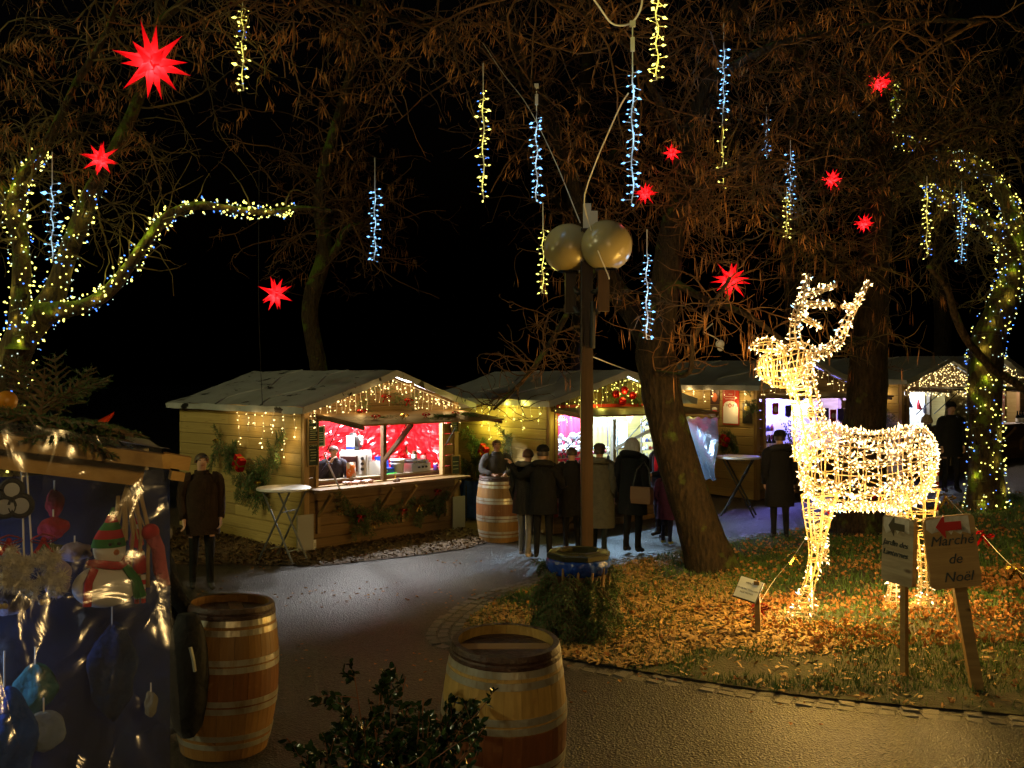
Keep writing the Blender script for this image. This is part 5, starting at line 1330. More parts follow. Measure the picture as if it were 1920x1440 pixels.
# ---------------------------------------------------------------- the lit deer
dg = on_ground(3.85, 10.5)
DD = 10.5; DS = F / DD
t = thing('light_deer', 'tall wire deer covered in golden LED lights standing on the lawn', 'light sculpture', dg)
def dq(px, py, off=0.0): return np.array(at(px, py, DD)) + np.array([0, off, 0])
frame, cord = MB(), MB(); DP, DN = [], []
def deer_limb(rings, depth, nlong=8, nring=None, bulbs_per_m=30, off=0.0, coil=1.0, strings=0):
    """rings: (px, py, half-width px, direction angle of the width in the picture); depth: half thickness in m per ring"""
    K = len(rings); C = np.array([dq(r[0], r[1], off) for r in rings]); Rr = np.array([r[2] / DS for r in rings]); A = np.array([r[3] for r in rings])
    Dp = np.broadcast_to(np.array(depth, float), (K,))
    data = np.concatenate([C, Rr[:, None], A[:, None], Dp[:, None]], 1)
    L = np.linalg.norm(np.diff(C, axis=0), axis=1).sum(); n = nring or max(4, int(L / .07))
    Q = smooth_path(data, max(n, 4))
    def pt(q, a): return q[:3] + np.array([math.cos(q[4]), 0, math.sin(q[4])]) * q[3] * math.cos(a) + np.array([0, 1, 0]) * q[5] * math.sin(a)
    for k in range(nlong):
        a = 2 * math.pi * k / nlong + .2; frame.tube([pt(q, a) for q in Q], .006, 4)
    for q in Q[::3]: frame.tube([pt(q, a) for a in np.linspace(0, 6.283, 13)], .005, 4)
    for k in range(strings):
        a = 2 * math.pi * (k + random.uniform(-.3, .3)) / strings; pts = []; w_ = random.uniform(-.5, .5)
        for i, q in enumerate(Q): pts.append(pt(q, a + w_ * i / len(Q) + .12 * math.sin(i * .45 + k) + rng.normal(0, .03)) + rng.normal(0, .005, 3))
        cord.tube(pts, .0048, 3, caps=False); pts = resample(pts, int(L / .045))
        for p in pts:
            if random.random() < .95: o = p - np.array([p[0], dq(1600, 880, off)[1], dq(1600, 880)[2]]); DP.append(p); DN.append(o / (np.linalg.norm(o) + 1e-6) + rng.normal(0, .8, 3))
    # the LED cord wound round it, close and uneven
    turns = max(3, L / .05 * coil); m = int(turns * 12); pts = []
    ph0 = random.uniform(0, 6)
    for i in range(m):
        u = i / (m - 1); j = min(int(u * (len(Q) - 1)), len(Q) - 2); f_ = u * (len(Q) - 1) - j; q = Q[j] * (1 - f_) + Q[j + 1] * f_
        a = ph0 + 2 * math.pi * turns * u + .3 * math.sin(i * .7); p = pt(q, a) + rng.normal(0, .006, 3); pts.append(p)
    cord.tube(pts, .0048, 3, caps=False)
    pts = np.array(pts); nb = int(len(pts) * .36 * bulbs_per_m / 30)
    for i in rng.choice(len(pts), min(nb, len(pts)), replace=False):
        c = Q[:, :3][np.argmin(np.linalg.norm(Q[:, :3] - pts[i], axis=1))]; o = pts[i] - c; o /= np.linalg.norm(o) + 1e-6
        d_ = o + rng.normal(0, .7, 3); DP.append(pts[i]); DN.append(d_)
V_ = R(90)
deer_limb([(1503, 872, 30, V_), (1515, 868, 62, V_), (1545, 872, 80, V_), (1590, 880, 76, V_), (1640, 883, 73, V_), (1690, 878, 76, V_), (1722, 868, 70, V_), (1742, 862, 50, V_), (1752, 862, 20, V_)], [.12, .20, .26, .27, .27, .27, .25, .18, .06], 8, 44, 16, coil=.34, strings=44)
deer_limb([(1530, 850, 44, R(20)), (1520, 805, 34, R(14)), (1512, 765, 27, R(10)), (1502, 725, 27, R(10)), (1494, 690, 30, R(15))], [.17, .15, .12, .11, .10], 8, 22, 30, coil=.6, strings=14)
deer_limb([(1522, 672, 22, R(80)), (1500, 680, 40, R(85)), (1470, 688, 40, R(95)), (1445, 692, 33, R(98)), (1428, 693, 22, R(98)), (1420, 695, 8, R(95))], [.06, .12, .13, .11, .07, .03], 10, 16, 34)
deer_limb([(1472, 658, 8, V_), (1450, 648, 13, V_), (1425, 648, 12, V_), (1404, 650, 4, V_)], [.02, .04, .04, .01], 5, 8, 40, off=-.05)
deer_limb([(1515, 668, 8, V_), (1540, 662, 12, V_), (1558, 655, 8, V_)], [.02, .04, .02], 5, 8, 40, off=.05)
for path, w0, w1, o in (([(1490, 655), (1486, 620), (1490, 590), (1497, 568), (1505, 545), (1512, 514)], 11, 4, -.08), ([(1494, 592), (1512, 602), (1524, 608), (1536, 616)], 7, 3, -.08), ([(1500, 570), (1520, 572), (1545, 571), (1562, 574)], 7, 3, -.08),
                        ([(1506, 553), (1525, 548), (1545, 542), (1563, 536)], 7, 3, -.08), ([(1522, 668), (1555, 655), (1578, 638), (1592, 608), (1606, 578), (1620, 552), (1636, 526)], 11, 4, .1), ([(1606, 580), (1596, 573), (1583, 573)], 6, 3, .1)):
    n_ = len(path); rg = []
    for i, (x, y) in enumerate(path):
        j = min(i, n_ - 2); a = math.atan2(-(path[j + 1][1] - path[j][1]), path[j + 1][0] - path[j][0]) + R(90); rg.append((x, y, w0 + (w1 - w0) * i / (n_ - 1), a))
    deer_limb(rg, [r[2] / DS for r in rg], 4, None, 36, off=o, coil=.8)
H_ = 0.0
deer_limb([(1530, 925, 34, H_), (1527, 975, 24, H_), (1524, 1020, 14, H_), (1519, 1060, 11, H_), (1511, 1090, 11, H_), (1504, 1118, 15, H_), (1497, 1147, 24, H_)], [.14, .10, .07, .055, .055, .07, .10], 7, 22, 26, off=-.13, coil=.6)
deer_limb([(1548, 950, 26, R(20)), (1546, 985, 20, R(25)), (1545, 1015, 13, R(30)), (1548, 1038, 12, R(50)), (1560, 1046, 13, R(80))], [.11, .09, .06, .06, .05], 7, 12, 26, off=.15)
deer_limb([(1714, 915, 38, H_), (1718, 965, 25, H_), (1722, 1010, 14, H_), (1724, 1055, 11, H_), (1725, 1085, 11, H_), (1727, 1115, 15, H_), (1730, 1148, 22, H_)], [.16, .11, .07, .055, .055, .07, .10], 7, 22, 26, off=-.13, coil=.6)
deer_limb([(1700, 925, 30, H_), (1693, 980, 18, H_), (1691, 1030, 11, H_), (1690, 1080, 10, H_), (1688, 1115, 13, H_), (1686, 1152, 20, H_)], [.13, .09, .06, .05, .06, .09], 7, 20, 22, off=.16, coil=.6)
part('support_rod', MB().tube([dq(1520, 1050), dq(1524, 1142)], .012, 6), M_CREAM, t, world=True)
part('frame', frame, M_DCORD, t, world=True, kind='stuff')
part('light_cord', cord, M_DCORD, t, world=True, kind='stuff')
DP, DN = np.array(DP), np.array(DN); sel = rng.random(len(DP)) < .07
bulbs(t, DP[~sel], DN[~sel], B_DEER, .015, .042, var=.3); bulbs(t, DP[sel], DN[sel], glow('bulb_cool', (.45, .8, 1.0), 3.0), .017, .042)
for px, py, w_ in ((1525, 870, 7), (1575, 875, 8), (1625, 885, 8), (1680, 880, 8), (1728, 870, 7), (1515, 790, 7), (1500, 730, 6), (1485, 690, 7), (1440, 690, 5), (1495, 620, 4), (1508, 555, 3), (1590, 620, 4), (1615, 570, 3), (1528, 985, 6), (1515, 1070, 8), (1500, 1120, 11), (1718, 985, 6), (1722, 1060, 8), (1728, 1115, 11), (1690, 1100, 9)):
    lamp(t, tuple(dq(px, py) - np.array(dg)), w_ * 1.5, (1.0, .64, .26), .05)
for px, py, w_, o_ in ((1470, 760, 26, -.35), (1480, 850, 30, -.4), (1490, 960, 30, -.4), (1560, 960, 24, -.5), (1640, 965, 24, -.5), (1490, 1060, 20, -.4), (1700, 1000, 20, -.4), (1430, 690, 20, -.25), (1740, 900, 18, -.4)):  # added lamps with no fixture, set before the deer to light the lawn
    lamp(t, tuple(dq(px, py, o_) - np.array(dg)), w_ * 1.7, DEER_FILL, .08)

# ---------------------------------------------------------------- red paper stars
def star(label, px, py, rpx, d, seed, power):
    rr = random.Random(seed); c = at(px, py, d); Rd = rpx * d / F
    t = thing('star_lantern', label, 'star lantern', c, rot=(rr.uniform(-.3, .3), rr.uniform(-.4, .4), rr.uniform(-.5, .5)), group='red star lanterns')
    dirs = []
    for x in (-1, 0, 1):
        for y in (-1, 0, 1):
            for z in (-1, 0, 1):
                if (x, y, z) != (0, 0, 0) and abs(x) + abs(y) + abs(z) < 3: dirs.append(Vector((x, y, z)).normalized())
    for q in dirs:
        s = q.cross(Vector((0.3, .2, 1)) if abs(q.z) < .9 else Vector((1, 0, 0))).normalized(); u = q.cross(s)
        ln = Rd * rr.uniform(.85, 1.08); w = Rd * .145
        base = [q * Rd * .24 + s * w, q * Rd * .24 + u * w, q * Rd * .24 - s * w, q * Rd * .24 - u * w]
        b = MB().add([tuple(v) for v in base] + [tuple(q * ln)], [[0, 1, 4], [1, 2, 4], [2, 3, 4], [3, 0, 4]])
        part('ray', b, M_STAR, t)
    lamp(t, (0, 0, -Rd * .08), power * Rd * Rd * 115, (1.0, .10, .10), Rd * .12)
    for k, (dx, dy, dz) in enumerate(((0, -1.1, -.4),)): lamp(t, (dx * Rd, dy * Rd, dz * Rd), .5 * power, (1.0, .08, .07), .05)
    return t
def star_material():
    m = bpy.data.materials.new('red_star_plastic'); nt, N, L, b = nodes_of(m); N.remove(b)
    tr = N.new('ShaderNodeBsdfTranslucent'); tr.inputs[0].default_value = (.97, .08, .095, 1); df = N.new('ShaderNodeBsdfDiffuse'); df.inputs[0].default_value = (.5, .01, .015, 1)
    em = N.new('ShaderNodeEmission'); em.inputs[0].default_value = (1, .012, .025, 1); em.inputs[1].default_value = .06
    mx = N.new('ShaderNodeMixShader'); mx.inputs[0].default_value = .25; ad = N.new('ShaderNodeAddShader')
    L.new(tr.outputs[0], mx.inputs[1]); L.new(df.outputs[0], mx.inputs[2]); L.new(mx.outputs[0], ad.inputs[0]); L.new(em.outputs[0], ad.inputs[1]); L.new(ad.outputs[0], N['Material Output'].inputs[0])
    m.cycles.emission_sampling = 'NONE'
    return m
M_STAR = star_material()
for a in (('largest red star lantern at upper left', 285, 118, 74, 8.7, 3, 1.0), ('red star lantern over the lit limb at left', 188, 298, 36, 11.2, 5, 1.0), ('red star lantern hanging alone above the crepe stall roof', 517, 551, 36, 14.5, 8, 1.0),
          ('red star lantern at the tip of the lit right tree', 1650, 156, 29, 13.5, 9, 1.0), ('red star lantern in orange twigs above the right globe', 1260, 286, 21, 12.4, 10, .8), ('red star lantern just right of the lamp globes', 1210, 362, 25, 12.0, 11, .8),
          ('red star lantern halfway between deer and upper star', 1560, 336, 24, 14.0, 12, 1.0), ('half hidden red star lantern above the right antler', 1620, 419, 23, 14.6, 13, 1.0), ('red star lantern left of the deer antlers', 1370, 525, 41, 13.5, 14, 1.0)): star(*a)

# ---------------------------------------------------------------- hanging LED strings
tube_string('yellow light string at the top right of the big star', 455, 15, 170, 10.5, B_YEL, -30, 1.0, YEL, mix=B_BLUE)
tube_string('blue white light string between the lit left limbs', 98, 345, 490, 10.5, B_ICE, 285, 1.0, ICE)
tube_string('blue white light string hanging alone left of the lamp', 703, 355, 488, 13, B_ICE, 295, 1.0, ICE)
tube_string('long yellow light string left of the two blue ones', 906, 168, 372, 11, B_YEL, 118, .9, YEL, mix=B_BLUE)
tube_string('blue white light string above the left globe', 1006, 222, 378, 11, B_ICE, 158, 1.0, ICE, box=True)
tube_string('short yellow light string beside the left lamp globe', 1018, 430, 550, 12.2, B_YEL, 380, 1.2, YEL)
tube_string('longest and nearest blue white light string above the lamp', 1186, 136, 380, 8.4, B_ICE, 40, 1.2, ICE, box=True)
tube_string('bright yellow light string at the top edge above the lamp', 1232, -10, 150, 8.0, B_YEL, -40, 1.5, YEL, wire=M_CREAM, per=36)
tube_string('blue light string in front of the forked trunk', 1213, 476, 636, 11.5, B_ICE, 430, 1.4, ICE)
tube_string('blue light string among orange twigs at upper right', 1357, 92, 212, 12.5, B_ICE, 40, .9, ICE)
tube_string('short yellow light string among orange twigs', 1355, 225, 352, 12.8, B_YEL, 215, .8, YEL, per=14)
tube_string('sparse blue light string right of the orange twigs', 1437, 225, 300, 15, B_ICE, 200, .8, ICE, per=14)
tube_string('blue light string with a bend above the deer head', 1482, 285, 400, 14, B_ICE, 255, .9, ICE)
tube_string('yellow light string directly below the bent blue one', 1475, 365, 445, 13.6, B_YEL, 350, .9, YEL)
tube_string('tiny blue light string below the upper right star', 1606, 192, 216, 16, B_ICE, 165, .5, ICE, per=9)
tube_string('yellow light string in front of the lit right limbs', 1738, 345, 482, 14.5, B_YEL, 330, .9, YEL, mix=B_BLUE)
tube_string('blue and yellow light string inside the lit right tree', 1803, 360, 492, 16, B_ICE, 340, .9, ICE, mix=B_YEL)
# ---------------------------------------------------------------- trees
def bark(name, c1, c2, moss, mamt):
    m = bpy.data.materials.new(name); nt, N, L, b = nodes_of(m); b.inputs['Roughness'].default_value = .85; setin(b, 'Specular IOR Level', .2)
    tc = N.new('ShaderNodeTexCoord'); mp = N.new('ShaderNodeMapping'); mp.inputs['Scale'].default_value = (1, 1, .3); L.new(tc.outputs['Object'], mp.inputs[0])
    nz = N.new('ShaderNodeTexNoise'); nz.inputs['Scale'].default_value = 22; nz.inputs['Detail'].default_value = 8; nz.inputs['Roughness'].default_value = .7; L.new(mp.outputs[0], nz.inputs['Vector'])
    vo = N.new('ShaderNodeTexVoronoi'); vo.inputs['Scale'].default_value = 16; L.new(mp.outputs[0], vo.inputs['Vector'])
    cr = N.new('ShaderNodeValToRGB'); cr.color_ramp.elements[0].position = .35; cr.color_ramp.elements[1].position = .7; cr.color_ramp.elements[0].color = (*c1, 1); cr.color_ramp.elements[1].color = (*c2, 1); L.new(nz.outputs['Fac'], cr.inputs[0])
    n2 = N.new('ShaderNodeTexNoise'); n2.inputs['Scale'].default_value = 3.0; n2.inputs['Detail'].default_value = 7; n2.inputs['Roughness'].default_value = .65; L.new(tc.outputs['Object'], n2.inputs['Vector'])
    ge = N.new('ShaderNodeNewGeometry'); sp = N.new('ShaderNodeSeparateXYZ'); L.new(ge.outputs['Normal'], sp.inputs[0])
    ad = N.new('ShaderNodeMath'); ad.operation = 'MULTIPLY_ADD'; ad.inputs[1].default_value = .22; L.new(sp.outputs[2], ad.inputs[0]); L.new(n2.outputs['Fac'], ad.inputs[2])
    mr = N.new('ShaderNodeMapRange'); mr.inputs[1].default_value = .62 - mamt; mr.inputs[2].default_value = .72 - mamt; L.new(ad.outputs[0], mr.inputs[0])
    mx = N.new('ShaderNodeMix'); mx.data_type = 'RGBA'; mx.inputs[7].default_value = (*moss, 1); L.new(mr.outputs[0], mx.inputs[0]); L.new(cr.outputs[0], mx.inputs[6]); L.new(mx.outputs[2], b.inputs['Base Color'])
    sm = N.new('ShaderNodeMath'); sm.operation = 'ADD'; L.new(nz.outputs['Fac'], sm.inputs[0]); L.new(vo.outputs['Distance'], sm.inputs[1])
    bp = N.new('ShaderNodeBump'); bp.inputs['Strength'].default_value = .9; bp.inputs['Distance'].default_value = .035; L.new(sm.outputs[0], bp.inputs['Height']); L.new(bp.outputs[0], b.inputs['Normal'])
    return m
MOSS = (.075, .115, .012)
M_BARKM = bark('mossy_bark', (.018, .013, .008), (.075, .048, .022), MOSS, .10)
M_BARKD = bark('dark_bark', (.010, .007, .0045), (.045, .029, .015), (.05, .07, .014), .02)
M_TWIGS = pbr('bare_twigs', (.018, .010, .004), .7, 0, (.15, .066, .014), 1.2)
M_TWIGG = pbr('mossy_twigs', (.02, .017, .004), .75, 0, (.12, .078, .016), 1.2)
M_POD = pbr('dry_seed_pods', (.20, .078, .016), .6, 0, (.44, .19, .042), 5.0)
def px_path(pts, d, n, dz=0.0):
    """(px, py, width px[, depth offset]) -> smooth (n,4)"""
    out = []
    for p in pts:
        dd = d + (p[3] if len(p) > 3 else 0); v = at(p[0], p[1], dd); out.append((v.x, v.y, v.z, p[2] / 2 * dd / F))
    return smooth_path(out, n)
def limb_mb(S, n=14, rough=.06):
    b = MB(); P = S[:, :3]; k = len(S); T = np.gradient(P, axis=0); T /= np.linalg.norm(T, axis=1, keepdims=True); rings = []
    for i in range(k):
        ax = np.cross(T[i], [0.05, 1, .1]); ax /= np.linalg.norm(ax); ay = np.cross(T[i], ax); rg = []
        for j in range(n):
            a = 2 * math.pi * j / n; o = ax * math.cos(a) + ay * math.sin(a)
            r_ = S[i, 3] * (1 + rough * 1.6 * noise.noise((P[i][0] * 2 + o[0] * .8, P[i][1] * 2 + o[1] * .8, P[i][2] * 1.6 + o[2] * .8)) + rough * noise.noise((P[i][0] * 6 + o[0] * 3, P[i][2] * 5, o[1] * 3)))
            rg.append(P[i] + o * r_)
        rings.append(rg)
    return b.loft(rings, caps=True)
def walk(o, d, L, k, wig, grav):
    """random walks, all at once -> (n,k,3)"""
    n = len(o); P = np.zeros((n, k, 3)); p = o.copy(); t = d / (np.linalg.norm(d, axis=1, keepdims=True) + 1e-9)
    curl = rng.normal(0, wig * .6, (n, 3))
    for j in range(k):
        P[:, j] = p; t = t + rng.normal(0, wig, (n, 3)) + curl; t[:, 2] -= grav; t /= np.linalg.norm(t, axis=1, keepdims=True); p = p + t * (L / (k - 1))[:, None]
    return P
def pick(P, m, lo=.25):
    """m random points with their directions on walks P"""
    n, k, _ = P.shape; i = rng.integers(0, n, m); u = rng.uniform(lo, 1, m) * (k - 1.001); j = u.astype(int); f_ = (u - j)[:, None]
    q = P[i, j] * (1 - f_) + P[i, j + 1] * f_; t = P[i, j + 1] - P[i, j]; t /= np.linalg.norm(t, axis=1, keepdims=True) + 1e-9
    return q, t
podT = np.array([(0, 0, 0), (.5, .1, -.35), (-.5, .12, -.35), (.42, .32, -.72), (-.42, .34, -.72), (0, .62, -1.0)]); podF = [(0, 2, 1), (3, 4, 5)]; podQ = [(1, 2, 4, 3)]
def crown(tree, seeds, n1, n2, n3, npod, L1=(.8, 1.9), grav=(.05, .07, .10), zmin=2.9, up=0.2, pods='leaf', m=None, r1=.012, reach=None, clipz=None):
    """limbs seed branches, branches seed twigs, twigs carry hanging dry pods"""
    S = np.concatenate([s[:, :3] for s in seeds]); W = np.concatenate([np.full(len(s), 1.0) for s in seeds])
    i = rng.integers(0, len(S), n1); o = S[i]; d = rand_dirs(n1); d[:, 2] = d[:, 2] * .6 + up; d[:, 1] *= .8
    A = walk(o, d, rng.uniform(*L1, n1), 11, .22, grav[0])
    q, t = pick(A, n2, .15); B = walk(q, t * .6 + rand_dirs(n2) * .8, rng.uniform(.35, 1.0, n2), 9, .30, grav[1])
    q, t = pick(B, n3, .1); Cw = walk(q, t * .5 + rand_dirs(n3) * .8, rng.uniform(.14, .42, n3), 5, .24, grav[2])
    def keep(P): return P[(P[:, :, 2].min(1) > zmin) & (P[:, :, 1].min(1) > 5.5)]
    A, B, Cw = keep(A), keep(B), keep(Cw)
    for P, r0, r_1, nm in ((A, r1 * 1.15, r1 * .6, 'branch'), (B, r1 * .55, r1 * .30, 'twig'), (Cw, r1 * .30, r1 * .18, 'fine_twig')):
        V, f = tubes_np(P, np.linspace(r0, r_1, P.shape[1])[None].repeat(len(P), 0), 4 if nm == 'branch' else 3)
        part(nm, MB().add(V, None, f), m or M_TWIGS, tree, world=True, kind='stuff')
    if npod:
        Z = np.concatenate([B[:, -1], Cw[:, -1], Cw[:, -2]]); nc = npod // 6
        Z = Z[np.array([noise.noise(tuple(z * .55)) > -.02 for z in Z])]; c = Z[rng.integers(0, len(Z), nc)]; pos = (c[:, None] + rng.normal(0, .05, (nc, 6, 3)) * np.array([1, 1, .5])).reshape(-1, 3); n = len(pos)
        if pods == 'leaf':
            rot = rot_from_dirs(np.stack([rng.normal(0, .35, n), rng.normal(0, .35, n), np.ones(n)], 1)); sc = np.stack([rng.uniform(.008, .016, n), rng.uniform(.05, .14, n), rng.uniform(.07, .17, n)], 1)
        else:
            rot = rot_from_dirs(np.stack([rng.normal(0, .12, n), rng.normal(0, .12, n), np.ones(n)], 1)); sc = np.stack([rng.uniform(.005, .009, n), rng.uniform(.0, .03, n), rng.uniform(.15, .36, n)], 1)
        V, f3 = scatter_np(podT, podF, pos, rot, sc); _, f4 = scatter_np(podT, podQ, pos, rot, sc)
        part('seed_pods', MB().add(V, f3, f4), M_POD, tree, world=True, kind='stuff')
def make_tree(label, limbs, m, base):
    t = thing('tree', label, 'tree', base)
    for k, S in enumerate(limbs): part('trunk' if k == 0 else 'limb', limb_mb(S, 16 if k == 0 else 12), m, t, smooth=True, world=True)
    return t
def flare(S, g, k=3):
    """run the trunk into the ground and widen its foot"""
    S = S.copy(); return S
# left tree, lit
dL = 12.0
Lt = px_path([(-25, 1010, 120), (-12, 900, 96), (0, 800, 80), (12, 720, 68), (30, 660, 60), (46, 625, 58), (70, 596, 54), (95, 565, 46), (110, 530, 40), (118, 505, 36), (134, 458, 34), (155, 405, 34), (178, 348, 29), (205, 300, 25), (238, 235, 23), (262, 180, 20), (285, 110, 18), (300, 20, 16), (310, -60, 14)], dL, 60)
Ll = px_path([(32, 655, 46), (34, 610, 37), (38, 560, 34), (41, 510, 33), (38, 455, 31), (28, 400, 33), (36, 350, 27), (58, 312, 23), (80, 280, 18), (105, 235, 15), (140, 160, 12)], dL - .1, 40)
Lr = px_path([(78, 590, 46), (112, 582, 34), (155, 575, 27), (198, 550, 25), (230, 515, 23), (255, 480, 21), (280, 445, 21), (308, 412, 21), (338, 394, 19), (378, 385, 16), (430, 392, 14), (500, 398, 12), (560, 390, 10), (620, 396, 8)], dL - .2, 50)
Ll2 = px_path([(30, 420, 34), (0, 350, 28), (-40, 250, 22), (-60, 120, 18), (-40, -20, 14)], dL, 20)
Lo = px_path([(300, 40, 16), (380, -20, 12), (480, -50, 10), (600, -60, 8)], dL - 1, 16); Lo2 = px_path([(140, 160, 14), (200, 60, 10), (230, -40, 8)], dL - .8, 14)
b0 = on_ground(*(Lt[0, :2])); TL = make_tree('mossy lit tree with three wound limbs at the left edge', [Lt, Ll, Lr, Ll2, Lo, Lo2], M_BARKM, b0)
crown(TL, [Lt[36:], Ll[14:], Ll2, Lo, Lo2], 110, 520, 1100, 1500, zmin=4.0, m=M_TWIGG)
sp_ = []
for k in range(16):
    i = random.randrange(8, 45); st_ = Lr[i, :3]; sp_.append(walk(st_[None], np.array([[random.uniform(-.3, .6), random.uniform(-.5, .3), random.uniform(.2, 1)]]), np.array([random.uniform(.5, 1.1)]), 9, .25, .01)[0])
V, f = tubes_np(np.array(sp_), np.linspace(.011, .004, 9)[None].repeat(len(sp_), 0), 4); part('twig', MB().add(V, None, f), M_TWIGG, TL, world=True, kind='stuff')
wrap_lights('yellow and blue lights wound on the mossy left tree', [Lt[3:40], Ll[2:32], Lr[2:46]], tuple(b0), dens=85, power=.6)
# right tree, lit
dR = 17.0
Rt = px_path([(1850, 985, 92), (1850, 945, 72), (1848, 880, 60), (1847, 800, 58), (1848, 700, 60), (1850, 650, 60), (1862, 610, 54), (1880, 570, 48), (1892, 530, 44), (1896, 490, 40), (1884, 452, 34), (1858, 425, 29), (1820, 402, 25), (1785, 382, 22), (1752, 362, 19), (1738, 350, 14)], dR, 60)
Rb = px_path([(1896, 500, 46), (1905, 450, 38), (1896, 400, 32), (1876, 358, 28), (1850, 325, 26), (1815, 303, 24), (1778, 292, 20), (1735, 277, 18), (1692, 268, 16), (1664, 258, 18), (1660, 232, 16), (1672, 205, 14), (1682, 182, 12), (1672, 155, 8)], dR + .2, 46)
Rc = px_path([(1860, 620, 40), (1900, 560, 34), (1960, 470, 28), (2000, 330, 24), (1990, 150, 18), (1960, -20, 14)], dR + .3, 24)
Rd_ = px_path([(1960, 760, 16, -2), (1900, 715, 16, -2.2), (1860, 690, 16, -2.4), (1815, 640, 15, -2.8), (1790, 590, 14, -3.0), (1775, 540, 11, -3.2), (1740, 500, 8, -3.4)], dR, 24)
b0 = on_ground(*(Rt[0, :2])); TR = make_tree('thick ivy trunk tree wound with lights at the right', [Rt, Rb, Rc, Rd_], M_BARKM, b0)
crown(TR, [Rt[44:], Rb[10:], Rc[6:]], 110, 650, 1000, 300, L1=(.9, 2.2), zmin=3.9, m=M_TWIGG, r1=.015)
wrap_lights('yellow and blue lights wound on the right tree trunk and arching limbs', [Rt[1:], Rb[4:]], tuple(b0), dens=95, power=.9)
# middle tree, leaning, forked
dC = 13.2
Ct = px_path([(1338, 1085, 118), (1333, 1060, 98), (1318, 1010, 84), (1292, 930, 78), (1266, 850, 76), (1247, 770, 73), (1234, 700, 70), (1227, 655, 72), (1236, 600, 62), (1248, 540, 56), (1256, 470, 52), (1268, 390, 46), (1290, 280, 40), (1330, 150, 34), (1375, 30, 28), (1400, -60, 24)], dC, 70)
Cl = px_path([(1226, 660, 56), (1195, 600, 44), (1160, 552, 40), (1128, 490, 36), (1102, 425, 32), (1082, 365, 30), (1060, 300, 26), (1036, 235, 24), (1005, 165, 22), (970, 90, 20), (940, 10, 18), (920, -60, 16)], dC + .5, 46)
Ca = px_path([(1005, 165, 16), (900, 90, 13, -1.0), (780, 40, 11, -2.0), (640, 10, 9, -2.8), (500, -10, 8, -3.2)], dC + .3, 26)
Cb = px_path([(1330, 150, 18), (1440, 90, 15, -1), (1560, 60, 12, -1.8), (1700, 40, 10, -2.4), (1850, 40, 8, -3)], dC, 26)
Cc = px_path([(1268, 390, 20), (1330, 340, 16, -.6), (1400, 310, 13, -1), (1480, 300, 10, -1.3)], dC, 18)
Cd = px_path([(1290, 280, 18), (1230, 180, 15, -1.2), (1180, 90, 12, -2.2), (1100, 30, 10, -3.2), (1000, -10, 8, -4)], dC, 22)
Ce = px_path([(1250, 520, 16), (1320, 560, 13, -.5), (1400, 590, 11, -.9), (1470, 640, 9, -.8)], dC, 18)
Cf = px_path([(1128, 490, 14), (1080, 560, 12, -.3), (1040, 630, 11, -.6), (1000, 690, 9, -.9), (965, 730, 7, -1.1), (925, 768, 5, -1.2)], dC + .3, 24)
Cg = px_path([(1232, 700, 12), (1290, 700, 10, -.5), (1300, 640, 9, -.8), (1330, 580, 8, -1), (1370, 520, 6, -1.2)], dC - .3, 20)
b0 = on_ground(*(Ct[1, :2])); TC = make_tree('leaning forked tree in the middle of the lawn', [Ct, Cl, Ca, Cb, Cc, Cd, Ce, Cf, Cg], M_BARKD, b0)
crown(TC, [Ct[52:], Cl[22:], Ca, Cb, Cc, Cd], 220, 850, 1200, 3600, zmin=4.1)
tw = []
def low_branches(tree, seeds, n1, n2, zmin, Lr_=(.5, 1.2), m=None, pods=0):
    S = np.concatenate([s[:, :3] for s in seeds]); o = S[rng.integers(0, len(S), n1)]
    A = walk(o, rand_dirs(n1) * np.array([1, .5, .7]), rng.uniform(*Lr_, n1), 10, .22, .02); q, t = pick(A, n2, .1); B = walk(q, t * .6 + rand_dirs(n2) * .7, rng.uniform(.2, .6, n2), 7, .24, .03)
    A = A[A[:, :, 2].min(1) > zmin]; B = B[B[:, :, 2].min(1) > zmin]
    for P, r0 in ((A, .010), (B, .006)):
        V, f = tubes_np(P, np.linspace(r0, r0 * .5, P.shape[1])[None].repeat(len(P), 0), 4); part('twig', MB().add(V, None, f), m or M_TWIGS, tree, world=True, kind='stuff')
    if pods:
        Z = B[:, -1]; pos = (Z[rng.integers(0, len(Z), pods // 3)][:, None] + rng.normal(0, .02, (pods // 3, 3, 3))).reshape(-1, 3); n = len(pos)
        rot = rot_from_dirs(np.stack([rng.normal(0, .13, n), rng.normal(0, .13, n), np.ones(n)], 1)); sc = np.stack([rng.uniform(.006, .010, n), rng.uniform(0, .03, n), rng.uniform(.15, .32, n)], 1)
        V, f3 = scatter_np(podT, podF, pos, rot, sc); _, f4 = scatter_np(podT, podQ, pos, rot, sc); part('seed_pods', MB().add(V, f3, f4), M_POD, tree, world=True, kind='stuff')
low_branches(TC, [Ce, Cg, Cf[:14]], 46, 240, 2.75, pods=260)
low_branches(TC, [Cf[6:]], 22, 110, 2.2, (.4, .9))
low_branches(TC, [Cl[8:24], Cc], 60, 420, 3.6, (.6, 1.4), pods=320)
